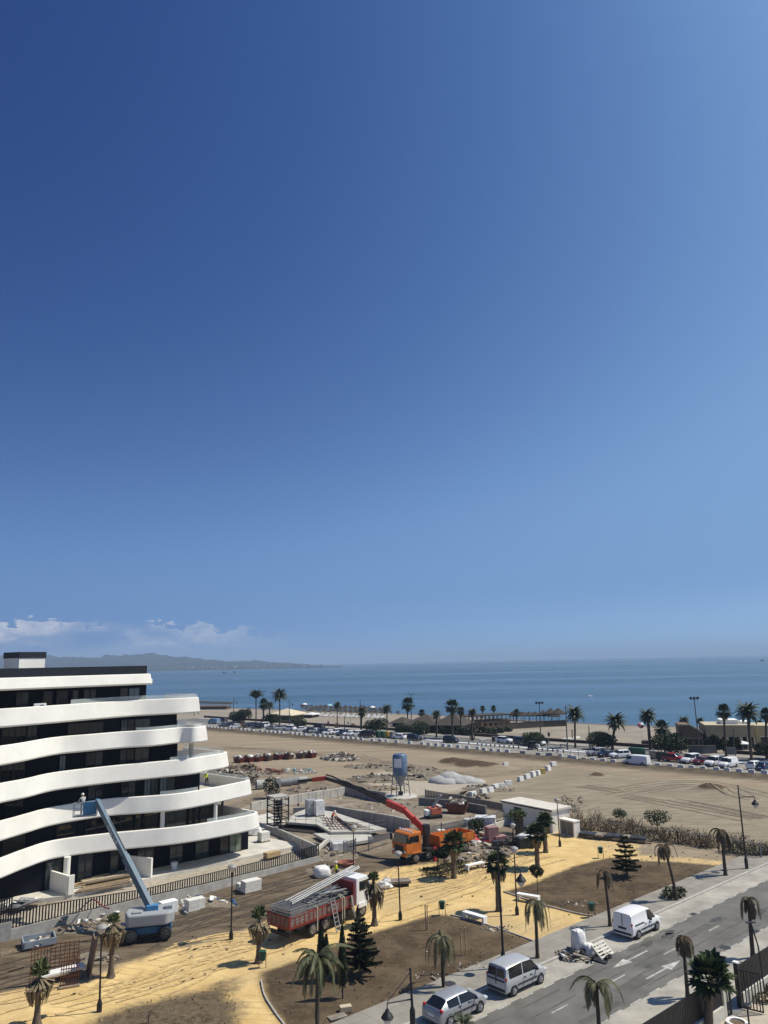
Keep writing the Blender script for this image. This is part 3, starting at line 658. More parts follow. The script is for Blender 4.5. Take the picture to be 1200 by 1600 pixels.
for a, b_, g in ((0, 10, curt), (68, 92, glassm), (92, 124, curt), (190, 232, glassm), (250, 300, glassm), (320, 346, curt), (370, 398, brown), (400, 425, curt), (533, 568, brown), (572, 620, sky_gl)): window(0, a / Z, b_ / Z, g, () if b_ - a < 45 else (.5,))
for a, b_, g in ((5, 65, glassm), (65, 115, glassm), (118, 162, curt), (300, 400, glassm), (400, 458, glassm), (538, 566, curt), (568, 596, glassm), (600, 668, curt)): window(1, a / Z, b_ / Z, g)
for a, b_, g in ((0, 60, glassm), (60, 108, glassm), (262, 290, sky_gl), (380, 425, glassm), (425, 455, curt), (533, 560, curt), (562, 595, glassm), (598, 662, curt)): window(2, a / Z, b_ / Z, g)
for a, b_, g in ((20, 100, glassm), (390, 422, curt), (424, 455, glassm), (540, 572, glassm), (572, 600, curt), (640, 670, sky_gl), (672, 702, curt), (710, 742, sky_gl), (742, 776, curt)): window(3, a / Z, b_ / Z, g)
for a, b_, g in ((10, 110, brown), (250, 330, glassm), (380, 470, glassm), (480, 590, glassm), (600, 700, glassm), (735, 830, curt), (840, 945, glassm)): window(4, a / Z, b_ / Z, g)
for a, b_, g in ((200, 238, curt), (238, 272, curt), (345, 378, curt), (378, 410, curt), (490, 526, curt), (610, 646, curt), (646, 684, curt), (755, 815, curt), (870, 930, curt), (980, 1018, brown), (1022, 1076, green_gl)): window(5, a / Z, b_ / Z, g, (.5,) if b_ - a > 45 else (), .02, .2, g is curt)
# columns
col = lambda x, zt, z0, off, r=.16, m_=white_render: put('column', MB().cyl(WP(wall_u(x, (zt + z0) / 2, off), off, z0), WP(wall_u(x, (zt + z0) / 2, off), off, zt), r, n=14), m_, smooth=40)
col(298.5, 12.5, 9.6, 1.6, .24, pale_concrete); col(253.5, 6.2, 3.35, 2.6, .22); col(336.5, 6.2, 3.35, 2.6, .2); col(347, 6.2, 3.35, 2.7, .15, framem); col(104, 3.1, .35, 1.6, .3)
# white inner walls by the end terraces
for x0, x1, zt, z0, off in ((277, 290, 15.5, 12.8, 0), (277, 296, 12.4, 9.6, 0)):
    ua, ub = wall_u(x0, (zt + z0) / 2, off), wall_u(x1, (zt + z0) / 2, off)
    put('terrace_wall', MB().prism([tuple(p[:2]) for p in (WP(ua, off), WP(ub, off), WP(ub, off - .2), WP(ua, off - .2))], z0, z0 + 1.9), white_render)
# glass railings set on the rims
def railing(bi, i0, i1, h=.32):
    q, nr, n0 = bands_xy[bi]; zt = BANDS[bi][0]; i1 = min(i1, len(q) - 1)
    a = [(q[i] - nr[i] * .17) for i in range(i0, i1 + 1)]; mb = MB()
    mb.loft([[(p.x + n.x * o, p.y + n.y * o, z) for o, z in ((-.012, zt - .02), (.012, zt - .02), (.012, zt + h), (-.012, zt + h))] for p, n in zip(a, nr[i0:i1 + 1])])
    put('glass_railing', mb, railglass)
nb = lambda bi: bands_xy[bi][2]
railing(1, 19, nb(1) - 2, .42); railing(2, nb(2) - 26, nb(2) - 3, .3); railing(3, nb(3) - 26, nb(3) - 6, .3); railing(4, nb(4) - 26, nb(4) - 18, .35); railing(5, nb(5) - 16, nb(5) - 6, .35)
railing(1, nb(1) - 2, 99, .35); railing(3, nb(3) + 1, 99, .35); railing(4, nb(4) - 4, 99, .35)
# ground terrace in front of the building, with its low partition walls
TER = px([(-60, 1428), (0, 1413), (60, 1405), (105, 1399), (213, 1377), (280, 1361), (388, 1338), (472, 1320), (421, 1309), (400, 1300), (388, 1300)], .35)
te = MB().prism(TER + [tuple(WP(-24, -3)[:2])], -.2, .35)
put('terrace_floor', te, pale_concrete)
def pwall(p0, p1, z0, z1, w=.22, name='partition_wall', m_=white_render):
    a, b_ = Vector(p0[:2]), Vector(p1[:2]); d = (b_ - a).normalized(); n = Vector((-d.y, d.x)) * w / 2
    return put(name, MB().prism([tuple(a - n), tuple(b_ - n), tuple(b_ + n), tuple(a + n)], z0, z1), m_)
a = G(*zb(302, 568), .35); pwall(a, G(*zb(140, 515), .35), .36, 2.0); pwall(a, a + Vector((D40.x, D40.y, 0)) * .5, .36, 1.998)
a = G(*zb(676, 488), .35); pwall(a, a + Vector((N40.x - .45 * D40.x, N40.y - .45 * D40.y, 0)) * 3.2, .36, 2.1)
# ---------------------------------------------------------------- boundary fence of the building
FP = [(16, 1469), (120, 1445), (224, 1419.5), (330, 1393), (420, 1366.5), (499, 1346)]
FT = [1422, 1405, 1389, 1363.5, 1342, 1319]
FM = [1452, 1427, 1402, 1379, 1357, 1337]
fg = [G(*p) for p in FP]
fence = thing('boundary_fence', 'long dark picket fence on a low concrete wall before the white building', 'fence', fg[0])
def rel(mb, o): mb.v = [(v[0] - o.x, v[1] - o.y, v[2] - o.z) for v in mb.v]; return mb
wl, pk, rl = MB(), MB(), MB()
for i in range(5):
    a, b_ = fg[i], fg[i + 1]; ha, hb = HT(a, FM[i]), HT(b_, FM[i + 1]); ta, tb = HT(a, FT[i]), HT(b_, FT[i + 1])
    d = (b_ - a); L_ = d.length; d.normalize(); n = Vector((-d.y, d.x, 0)) * .1
    wl.add([a - n - Vector((0, 0, .2)), b_ - n - Vector((0, 0, .2)), b_ + n - Vector((0, 0, .2)), a + n - Vector((0, 0, .2)), a - n + Vector((0, 0, ha)), b_ - n + Vector((0, 0, hb)), b_ + n + Vector((0, 0, hb)), a + n + Vector((0, 0, ha))], [(3, 2, 1, 0), (4, 5, 6, 7), (0, 1, 5, 4), (1, 2, 6, 5), (2, 3, 7, 6), (3, 0, 4, 7)])
    k = int(L_ / .23)
    for j in range(k):
        t = (j + .5) / k; p = a.lerp(b_, t); pk.beam(p + Vector((0, 0, ha + (hb - ha) * t + .06)), p + Vector((0, 0, ta + (tb - ta) * t)), .1, .05)
    for f_ in (.08, .97): rl.beam(a + Vector((0, 0, ha + (ta - ha) * f_)), b_ + Vector((0, 0, hb + (tb - hb) * f_)), .06, .05)
rel(wl, fg[0]).build('wall_base', concrete, fence); rel(pk, fg[0]).build('pickets', dark_metal, fence); rel(rl, fg[0]).build('rails', dark_metal, fence)
a = G(16, 1469); b_ = G(-40, 1482)
f2 = thing('fence_panel', 'short taller piece of dark picket fence on a block wall at the bottom left edge', 'fence', a)
ha, ta = 1.35, 3.1; d = b_ - a
w = MB().beam(Vector((0, 0, ha / 2)), d + Vector((0, 0, ha / 2)), .25, ha); w.build('wall_base', M('block_wall', (.30, .29, .27), .9, var=.2, scale=4), f2)
w = MB()
for j in range(14): p = d * ((j + .5) / 14); w.beam(p + Vector((0, 0, ha)), p + Vector((0, 0, ta)), .1, .05)
w.build('pickets', dark_metal, f2)
# ---------------------------------------------------------------- things about the building
ac = thing('air_conditioner', 'small pale air conditioning unit on the upper balcony at the left of the white building', 'air conditioner', WP(wall_u(61, 16.2, 2.2), 2.2, 15.82), A40)
MB().bb(-.55, .55, -.18, .18, .75, 1.5).bb(-.5, -.4, -.1, .1, 0, .75).bb(.4, .5, -.1, .1, 0, .75).build('housing', white_paint, ac, bevel=.02); MB().cyl((.15, -.2, 1.12), (.15, -.175, 1.12), .27, n=16).build('fan_grille', plastic_black, ac); MB().bb(-.9, .9, -.25, .25, .68, .745).build('shelf', grey_metal, ac)
def plank_pile(name, label, p0, p1, n, w, h, mat, seed):
    r_ = random.Random(seed); t = thing(name, label, 'timber', (p0 + p1) / 2); d = (p1 - p0); L_ = d.length; d.normalize(); s_ = Vector((-d.y, d.x, 0))
    for k in range(n):
        mb = MB(); c = s_ * ((k % 4 - 1.5) * w * 1.9 + r_.uniform(-.14, .14)) + Vector((0, 0, h * (.5 + 1.2 * (k // 4)))) + d * r_.uniform(-.6, .6); e = d * (L_ / 2 * r_.uniform(.65, 1)) + s_ * r_.uniform(-.3, .3)
        mb.beam(c - e, c + e, w, h); mb.build('plank', r_.choice([mat, mat, old_timber, M('bleached_timber', (.55, .46, .33), .85, var=.2, scale=4)]), t)
    return t
plank_pile('timber_pile', 'pile of long bare timber boards on the terrace before the white building', G(*zb(320, 530), .36), G(*zb(600, 480), .36), 12, .3, .12, timber, 3)
plank_pile('timber_pile', 'lower spread of long boards nearer the picket fence than the main board pile', G(*zb(315, 556), .36), G(*zb(610, 503), .36), 6, .22, .08, old_timber, 4)
ld = thing('step_ladder', 'aluminium step ladder standing under the lowest balcony at the left edge', 'ladder', G(*zb(98, 558), .36), R(30))
for sy, nm in ((-.5, 'rear_frame'), (.35, 'front_frame')):
    mb = MB(); 
    for sx in (-.28, .28): mb.beam((sx, sy, 0), (sx * .6, 0, 2.3), .05)
    for k in range(1, 7): t = k / 7; mb.beam((-.28 * (1 - .4 * t), sy * (1 - t), 2.3 * t), (.28 * (1 - .4 * t), sy * (1 - t), 2.3 * t), .07, .03)
    mb.build(nm, rim_metal, ld)
def sheets(name, label, cat, at, r_, mats, n=10, sz=(1.2, .6, .06), seed=1, cover=None):
    q = random.Random(seed); mb = MB()
    for _ in range(n):
        mt = Euler((q.uniform(-.25, .25), q.uniform(-.25, .25), q.uniform(0, 3))).to_matrix().to_4x4()
        f_ = q.uniform(.5, 1.2); mb.box((q.gauss(0, r_ * .45), q.gauss(0, r_ * .45), q.uniform(.05, .3)), (sz[0] * f_, sz[1] * f_, sz[2] * q.uniform(.7, 2)), mi=q.randrange(len(mats)), mat=mt)
    return tag(mb.build(name, mats, loc=at), label, cat)
sheets('sheet_pile', 'crumpled grey metal sheets and foil lying on the terrace at the left edge', 'sheets', G(25, 1416, .36), 1.6, [rim_metal, bag_white, grey_metal], 16, (1.6, .8, .03), 8)
bx = thing('bucket', 'white bucket standing on the terrace edge beside the lower balcony glazing', 'bucket', G(272, 1358, .36)); MB().lathe((0, 0, 0), [(.28, 0), (.34, .55), (.36, .6), (.3, .6)], 14).build('body', bag_white, bx, smooth=40); MB().lathe((0, 0, .602), [(.37, 0), (.37, .05)], 14).build('lid', white_paint, bx)
tag(MB().blob((0, 0, .22), (.75, .5, .3), 10, 6, .3).build('sack', bag_white, loc=G(151, 1371, .36)), 'white plastic sack slumped on the timber behind the board pile', 'sack')
# ================================================================ vehicles
def paint(name, c, rough=.28, metal=.0): return M('car_paint_' + name, c, rough, metal, var=.03, scale=.8, spec=.55)
# stations: x, underside, belt, top, half width, half width of the top ; g: which segments carry side glass / top glass
KIND = {
 'hatch': dict(st=[(-2.07, .36, .60, .62, .74, .55), (-2.03, .24, .80, .84, .83, .66), (-1.90, .22, .93, .99, .85, .66), (-1.36, .22, .96, 1.38, .85, .56), (-1.18, .22, .95, 1.42, .85, .57), (-.42, .2, .93, 1.45, .85, .58), (-.34, .2, .93, 1.45, .85, .58), (.50, .2, .92, 1.42, .85, .57), (1.18, .2, .93, 1.00, .85, .66), (1.62, .22, .84, .90, .84, .66), (1.95, .24, .68, .74, .78, .60), (2.06, .34, .58, .60, .66, .50)], side=(3, 4, 6, 7), top=(2, 7), wheels=(-1.31, 1.30), r=.31),
 'suv': dict(st=[(-2.2, .42, .72, .74, .78, .6), (-2.15, .32, 1.0, 1.02, .88, .74), (-2.05, .3, 1.06, 1.12, .9, .74), (-1.80, .3, 1.08, 1.62, .9, .66), (-1.62, .3, 1.07, 1.66, .9, .67), (-.45, .28, 1.04, 1.68, .9, .68), (-.37, .28, 1.04, 1.68, .9, .68), (.52, .28, 1.02, 1.64, .9, .67), (1.10, .28, 1.04, 1.12, .9, .74), (1.75, .3, .98, 1.03, .9, .74), (2.1, .32, .82, .86, .84, .66), (2.2, .42, .66, .68, .74, .56)], side=(3, 4, 6, 7), top=(2, 7), wheels=(-1.36, 1.36), r=.36),
 'mpv': dict(st=[(-2.1, .4, .7, .72, .78, .6), (-2.07, .28, 1.0, 1.02, .86, .76), (-2.0, .26, 1.08, 1.2, .88, .76), (-1.90, .26, 1.08, 1.74, .88, .72), (-1.72, .26, 1.07, 1.79, .88, .73), (-.42, .24, 1.05, 1.82, .88, .74), (-.34, .24, 1.05, 1.82, .88, .74), (.55, .24, 1.02, 1.76, .88, .72), (1.25, .24, 1.0, 1.12, .88, .76), (1.75, .26, .92, 1.0, .87, .7), (2.05, .28, .74, .8, .8, .62), (2.12, .38, .6, .62, .7, .52)], side=(4, 6, 7), top=(7,), wheels=(-1.34, 1.36), r=.31),
 'panelvan': dict(st=[(-2.15, .4, .7, .72, .80, .62), (-2.13, .26, 1.0, 1.02, .88, .8), (-2.10, .26, 1.1, 1.3, .9, .8), (-2.02, .26, 1.1, 1.78, .9, .74), (-1.80, .26, 1.1, 1.83, .9, .75), (-.42, .24, 1.08, 1.85, .9, .76), (.0, .24, 1.06, 1.85, .9, .75), (.10, .24, 1.05, 1.84, .9, .75), (.62, .24, 1.03, 1.76, .89, .72), (1.30, .24, 1.0, 1.12, .88, .76), (1.80, .26, .9, .98, .86, .7), (2.08, .28, .74, .8, .8, .62), (2.16, .38, .6, .62, .7, .52)], side=(7, 8), top=(8,), wheels=(-1.36, 1.34), r=.31),
 'van': dict(st=[(-2.5, .45, .8, .82, .86, .7), (-2.48, .3, 1.2, 1.25, .95, .86), (-2.44, .3, 1.3, 1.9, .96, .82), (-2.25, .3, 1.3, 1.94, .96, .82), (-.4, .28, 1.25, 1.97, .96, .83), (.55, .28, 1.2, 1.96, .96, .83), (.62, .28, 1.2, 1.96, .96, .83), (1.05, .28, 1.18, 1.88, .95, .8), (1.75, .28, 1.1, 1.22, .94, .8), (2.2, .3, .95, 1.05, .9, .74), (2.45, .34, .75, .8, .82, .64), (2.5, .42, .65, .67, .74, .56)], side=(6, 7), top=(7,), wheels=(-1.5, 1.5), r=.33),
}
def ring(s):
    x, zl, zb, zt, w, wt = s; e = min(.09, (zt - zb) * .3)
    R_ = [(w * .86, zl), (w * .97, zl + .1), (w, (zl + zb) * .5), (w * .985, zb - .04), (w * .955, zb), (wt + (w * .955 - wt) * .12, zt - e), (wt * .9, zt - e * .25), (wt * .5, zt + .015)]
    return [(x, y, z) for y, z in R_] + [(x, -y, z) for y, z in R_[::-1]]
def wheel(parent, x, y, r, side, w=.2, rm=None):
    wh = thing('wheel', None, None, (x, y, r)); wh.parent = parent
    MB().tube([(0, -w / 2, 0), (0, -w / 2 + .03, 0), (0, w / 2 - .03, 0), (0, w / 2, 0)], [r * .9, r, r, r * .9], 18).build('tyre', rubber, wh, smooth=40)
    mb = MB().tube([(0, side * (w / 2 - .02), 0), (0, side * (w / 2 + .012), 0)], [r * .64, r * .6], 16)
    for k in range(5): a = k * 1.2566; mb.beam((0, side * (w / 2 + .02), 0), (math.cos(a) * r * .56, side * (w / 2 + .02), math.sin(a) * r * .56), .06, .03)
    mb.build('rim', rm or rim_metal, wh)
    return wh
def car(name, label, kind, color, sc=1., detail=False, cat='car', side=None):
    K = KIND[kind]; st = K['st']; t = thing(name, label, cat)
    rings = [ring(s) for s in st]; n = len(rings[0]); sg = side if side is not None else K['side']
    body, gl = MB(), MB(); vs = [v for r in rings for v in r]
    bf, gf = [], []
    for i in range(len(rings) - 1):
        for j in range(n):
            f = (i * n + (j + 1) % n, i * n + j, (i + 1) * n + j, (i + 1) * n + (j + 1) % n)
            sideg = i in sg and j in (4, n - 6); topg = i in K['top'] and j in (5, 6, 7, 8, 9)
            (gf if sideg or topg else bf).append(f)
    bf += [tuple(range(n)), tuple((len(rings) - 1) * n + j for j in range(n))[::-1]]
    body.add(vs, bf); body.build('body', color, t, smooth=32)
    used = sorted({i for f in gf for i in f}); mp = {o: k for k, o in enumerate(used)}
    gl.add([vs[i] for i in used], [tuple(mp[i] for i in f) for f in gf]); gl.build('windows', car_glass, t, smooth=30)
    wmax = max(s[4] for s in st); r = K['r']
    for x in K['wheels']:
        for s_ in (-1, 1): MB().tube([(x, s_ * (wmax - .22), r + .02), (x, s_ * (wmax - .002), r + .02)], r * 1.17, 16).build('wheel_arch', plastic_black, t)
    for x in K['wheels']:
        for s_ in (-1, 1): wheel(t, x, s_ * (wmax - .085), r, s_)
    x0, x1 = st[0][0], st[-1][0]; zf = st[-2][2]
    for s_ in (-1, 1):
        MB().box((st[-2][0] - .03, s_ * st[-2][4] * .86, zf - .02), (.26, .3, .14)).build('headlight', lamp_clear, t, bevel=.03)
        if kind in ('hatch', 'suv'): MB().box((st[2][0] + .0, s_ * st[2][4] * .86, st[2][2] - .06), (.16, .2, .3)).build('tail_light', lamp_red, t, bevel=.03)
        else: MB().box((st[1][0] + .06, s_ * st[2][4] * .915, st[2][2] - .1), (.12, .1, .42)).build('tail_light', lamp_red, t, bevel=.02)
        MB().box((st[-5][0] - .25 if kind in ('panelvan', 'van') else st[-4][0] - .28, s_ * (wmax + .07), st[-4][2] + .06), (.1, .2, .16)).build('mirror', plastic_black if detail else color, t, bevel=.03)
    MB().box((x1 - .005, 0, .42), (.06, 1.1, .2)).build('grille', plastic_black, t)
    MB().box((x0 + .0, 0, .62), (.03, .5, .11)).build('number_plate', white_paint, t)
    if detail:
        tr = MB()
        for s_ in (-1, 1):
            tr.bb(-.95, 1.0, s_ * (wmax + .004) - .012, s_ * (wmax + .004) + .012, .55, .63)
        tr.build('side_trim', plastic_black, t)
        for s_ in (-1, 1):
            for x in ((-.32, .30) if kind != 'hatch' else (-.55, .28)): MB().bb(x, x + .2, s_ * (wmax - .005) - .022, s_ * (wmax - .005) + .022, .84, .89).build('door_handle', plastic_black, t)
        sm = MB()
        for s_ in (-1, 1):
            for x in ((-.40, .58) if kind == 'hatch' else (-.42, .52)): sm.bb(x - .008, x + .008, s_ * (wmax - .002) - .006, s_ * (wmax - .002) + .006, .3, .9)
        sm.build('door_seam', plastic_black, t)
        MB().bb(x0 - .035, x0 + .1, -wmax * .86, wmax * .86, .36, .52).build('bumper', color if kind == 'hatch' else plastic_black, t, bevel=.03)
    return t
def near(o, s, n, flip=0, z=.02): o.location = ST(s, n, z); o.rotation_euler.z = A40 + math.pi * flip; return o
SCV = .965
silver = paint('silver', (.38, .39, .41), .3, .35); white_c = paint('white', (.80, .80, .80)); black_c = paint('black', (.012, .012, .014)); greyc = paint('grey', (.12, .125, .13), .3, .3)
redc = paint('red', (.30, .012, .015)); dred = paint('dark_red', (.13, .01, .014)); bluec = paint('blue', (.02, .045, .12)); dblue = paint('dark_blue', (.012, .018, .045)); lblue = paint('light_blue', (.20, .30, .42))
f1 = near(car('parked_car', 'silver hatchback parked at the kerb at the bottom edge of the street', 'hatch', silver, detail=True), -8.45, -1.02); f1.scale = (SCV,) * 3
f2_ = near(car('passenger_van', 'silver small passenger van with side windows parked ahead of the silver hatchback', 'mpv', paint('pale_silver', (.47, .48, .49), .3, .2), detail=True, cat='van'), -2.75, -.98); f2_.scale = (SCV,) * 3
rw = MB()
for s_ in (-1, 1): rw.add([(-2.045, s_ * .09, 1.15), (-2.045, s_ * .68, 1.15), (-2.0, s_ * .62, 1.62), (-2.0, s_ * .09, 1.62)], [(0, 1, 2, 3) if s_ < 0 else (3, 2, 1, 0)])
for v in range(len(rw.v)): rw.v[v] = (rw.v[v][0] - .045, rw.v[v][1], rw.v[v][2])
rw.build('rear_window', car_glass, f2_)
MB().bb(-2.115, -2.06, -.02, .02, .55, 1.66).bb(-2.12, -2.06, -.7, .7, .92, 1.0).build('rear_trim', plastic_black, f2_)
f3 = near(car('panel_van', 'white small panel van parked farther up the street with windowless sides', 'panelvan', white_c, detail=True, cat='van'), 11.25, -1.15); f3.scale = (SCV,) * 3
pn = MB()
for s_ in (-1, 1): pn.bb(-1.78, -.52, s_ * .902 - .006, s_ * .902 + .006, 1.06, 1.075).bb(-1.75, -.4, s_ * .897 - .012, s_ * .897 + .012, .98, 1.02)
pn.bb(-2.158, -2.12, -.012, .012, .5, 1.75).bb(-2.165, -2.12, -.35, .35, .70, .86); pn.build('door_seam', plastic_black, f3)
# ---- cars far off along the seafront
def proto(kind, col, nm='parked_car', cat='car', side=None): return Proto(car(nm, None, kind, col, cat=cat, side=side))
CP = {}
def far(x, y, kind, col, h, label, nm='parked_car', cat='car', grp='cars parked along the seafront', sc=.98):
    key = (kind, col.name, nm)
    if key not in CP: CP[key] = proto(kind, col, nm, cat)
    p = G(x, y, .02)
    ang = {'n': ATB - math.pi / 2, 's': ATB + math.pi / 2, 't': ATB, 'w': ATB + math.pi}[h[0]] + (R(float(h[1:])) if len(h) > 1 else 0)
    return CP[key].put(p, ang, label, grp, sc)
F_ = [(334, 1131, 'van', lblue, 'w10', 'light blue van at the left end of the seafront car row'), (348, 1127.5, 'suv', black_c, 'w', 'black off-roader standing behind the left end of the car row'),
 (350, 1135.5, 'hatch', greyc, 'n-15', 'dark grey hatchback near the left end of the car row'), (359, 1136, 'suv', black_c, 'n-10', 'black car between the grey hatchback and a white hatchback'), (367.5, 1138, 'hatch', white_c, 'n-25', 'white hatchback left of the reddish brown bush'),
 (390, 1136.5, 'suv', dblue, 'n-10', 'dark blue off-roader right of the reddish brown bush'), (402, 1138.5, 'mpv', black_c, 'n-15', 'black people carrier beside the dark blue off-roader'), (411, 1137, 'mpv', white_c, 'n-10', 'white people carrier below the tall narrow palm'),
 (425, 1140, 'hatch', greyc, 'n-5', 'grey hatchback below the shrub by the beach bar'), (438, 1141, 'suv', silver, 'n-10', 'silver car under the spreading palm'), (452, 1141.5, 'suv', white_c, 'w15', 'white car right of the silver car under the palm'), (469, 1142.5, 'hatch', white_c, 'n-30', 'white hatchback in front of the small round tree'),
 (484, 1145, 'suv', black_c, 'n-20', 'black car with a gap to its left in the seafront row'), (491, 1145, 'hatch', silver, 'n-15', 'silver hatchback touching the black car at the gap'), (498.5, 1138.5, 'suv', black_c, 'w', 'black car driving on the seafront road behind the row'), (503, 1147, 'suv', dblue, 'n-15', 'dark blue car in the dense part of the row'),
 (514, 1148, 'hatch', white_c, 'n-20', 'white hatchback left of the clipped palm bush'), (524, 1147.5, 'suv', white_c, 'n-10', 'white off-roader under the palm with a round bush'), (536, 1149, 'suv', dblue, 'n-15', 'dark blue off-roader right of the palm with a round bush'), (546, 1149.5, 'hatch', white_c, 'n-20', 'white hatchback beside the dark blue off-roader'),
 (557, 1150.5, 'suv', white_c, 'n-25', 'white off-roader at the foot of the thin lamp mast'), (572, 1152, 'van', black_c, 'w5', 'black van next to the green containers'), (624, 1154.5, 'hatch', white_c, 'w8', 'white hatchback right of the yellow container'), (648, 1157, 'suv', black_c, 't', 'black car parked behind the white hatchback by the containers'),
 (705, 1160.5, 'mpv', black_c, 't5', 'black car turning onto the seafront strip beside the white kerb'), (789, 1161, 'suv', white_c, 't', 'white car driving on the seafront road before the empty beach'), (815, 1162.5, 'mpv', greyc, 't', 'grey people carrier following the white car on the seafront road'), (839, 1164.5, 'suv', white_c, 't', 'white car under the wide ficus on the seafront road'),
 (932, 1180.5, 'suv', silver, 'n-25', 'silver off-roader in the shade of the big round ficus'), (947, 1182.5, 'hatch', dblue, 'n-20', 'dark blue hatchback between the silver and white off-roaders'), (969, 1184.5, 'suv', white_c, 'n-30', 'white off-roader left of the green containers'),
 (1053, 1190, 'suv', redc, 't0', 'red car parked beside the dark container'), (1080, 1192, 'mpv', white_c, 'n-15', 'white people carrier right of the red car'), (1097, 1194, 'hatch', dred, 'n-15', 'dark red hatchback between two white vans'), (1116, 1196.5, 'mpv', white_c, 'n-12', 'white glazed van right of the dark red hatchback'),
 (1181, 1201, 'hatch', white_c, 's-10', 'white hatchback seen from behind at the right end of the row'), (1197, 1203, 'hatch', bluec, 's-10', 'blue car at the right edge of the photo')]
for a in F_: far(*a)
far(995, 1195.5, 'van', white_c, 'w3', 'white van standing across the barrier blocks, its dark side to the camera', 'panel_van', 'van')
far(1138, 1199, 'panelvan', white_c, 'n-12', 'white panel van at the right end of the row of vans', 'panel_van', 'van')
# ---- trucks
def bx(mb, x0, x1, y0, y1, z0, z1, mi=0): return mb.bb(x0, x1, y0, y1, z0, z1, mi)
orange = M('orange_paint', (.55, .16, .025), .5, var=.18, scale=1.5); truck_red = M('faded_red_paint', (.21, .028, .022), .55, var=.2, scale=2); panel_grey = M('weathered_panel', (.17, .12, .105), .7, var=.2, scale=2)
crane_red = M('crane_red', (.42, .04, .025), .45, var=.12)
def twheels(t, xs, yw, r=.5, duals=()):
    for x in xs:
        for s_ in (-1, 1):
            wheel(t, x, s_ * yw, r, s_, .32, M('dusty_rim', (.22, .20, .17), .8, var=.25))
def cab(t, x0, x1, w, z0, z1, m_, skirt=plastic_black):
    prof = [(x0, z0), (x1, z0), (x1 + .06, z0 + .9), (x1 - .02, z0 + 1.0), (x1 - .32, z1 - .12), (x1 - .5, z1), (x0, z1)]
    n = len(prof); mb = MB()
    mb.add([(x, -w, z) for x, z in prof] + [(x, w, z) for x, z in prof], [tuple(range(n)), tuple(range(n, 2 * n))[::-1]] + [(i, n + i, n + (i + 1) % n, (i + 1) % n) for i in range(n)])
    mb.build('cab', m_, t, bevel=.06)
    g = MB(); g.add([(x1 + .005, -w * .9, z0 + 1.06), (x1 + .005, w * .9, z0 + 1.06), (x1 - .285, w * .86, z1 - .2), (x1 - .285, -w * .86, z1 - .2)], [(0, 1, 2, 3)]); 
    g.build('windscreen', car_glass, t)
    for s_ in (-1, 1):
        g = MB(); y = s_ * (w + .006); q = [(x0 + .35, y, z0 + 1.02), (x1 - .22, y, z0 + 1.02), (x1 - .45, y, z1 - .3), (x0 + .35, y, z1 - .3)]
        g.add(q, [(0, 1, 2, 3) if s_ < 0 else (3, 2, 1, 0)]); g.build('side_window', car_glass, t)
        MB().bb(x1 - .1, x1 + .08, s_ * (w + .2) - .1, s_ * (w + .2) + .1, z0 + 1.1, z0 + 1.75).build('mirror', plastic_black, t, bevel=.03)
        MB().bb(x1 - .05, x1 + .075, s_ * w * .78 - .2, s_ * w * .78 + .2, z0 + .12, z0 + .34).build('headlight', lamp_clear, t, bevel=.03)
    MB().bb(x1 - .02, x1 + .1, -w * .98, w * .98, z0 - .25, z0 + .08).build('bumper', skirt, t, bevel=.04)
    MB().bb(x1 + .02, x1 + .085, -w * .6, w * .6, z0 + .12, z0 + .8).build('grille', plastic_black, t)
# red dropside truck, nose up the sand path
hd = R(49.5); fx = Vector((math.cos(hd), math.sin(hd), 0)); rt_ = Vector((math.sin(hd), -math.cos(hd), 0))
RO = G(487, 1464) - rt_ * 1.0
rt = thing('dropside_truck', 'red dropside truck with white cab loaded with scaffold, on the sand path', 'truck', (RO.x, RO.y, .05), hd)
twheels(rt, (0, 1.35, 5.6), 1.02); 
MB().bb(-2.2, 6.4, -.45, .45, .75, 1.02).bb(2.3, 4.4, -1.15, -.75, .55, .95).bb(2.3, 4.4, .75, 1.15, .55, .95).bb(-2.35, -2.2, -1.1, 1.1, .5, .75).build('chassis', dark_metal, rt)
bed = MB(); x0, x1, zb_ = -2.5, 4.45, 1.15
bx(bed, x0, x1, -1.24, 1.24, zb_ - .1, zb_); bed.build('load_bed', truck_red, rt)
for y, nm in ((-1.25, 'side_board'), (1.25, 'side_board')):
    m_ = MB(); bx(m_, x0, x1, y - .03, y + .03, zb_, zb_ + .12).bb(x0, x1, y - .03, y + .03, zb_ + .72, zb_ + .82)
    k = 0; x = x0
    while x < x1 - .1:
        m_.bb(x, x + .1, y - .04, y + .04, zb_ + .12, zb_ + .72); e = min(x + .48, x1); m_.bb(x + .1, e, y - .02, y + .02, zb_ + .12, zb_ + .72, 1); x += .48
    m_.build(nm, [truck_red, panel_grey], rt)
m_ = MB(); m_.bb(x0 - .05, x0, -1.28, 1.28, zb_, zb_ + .12).bb(x0 - .05, x0, -1.28, 1.28, zb_ + .72, zb_ + .82)
for k in range(6): y = -1.28 + k * .48; m_.bb(x0 - .06, x0 + .01, y, y + .1, zb_ + .12, zb_ + .72); 
for k in range(5): y = -1.18 + k * .48; m_.bb(x0 - .04, x0 - .01, y, y + .38, zb_ + .12, zb_ + .72, 1)
m_.build('tailboard', [truck_red, panel_grey], rt)
MB().bb(x1, x1 + .08, -1.25, 1.25, zb_ - .1, zb_ + 1.75).build('headboard', truck_red, rt)
cab(rt, 4.85, 6.75, 1.2, 1.0, 3.05, white_c)
for s_ in (-1, 1): MB().bb(5.05, 6.2, s_ * 1.2 - .06, s_ * 1.2 + .06, .75, 1.16).build('mudguard', white_c, rt, bevel=.05)
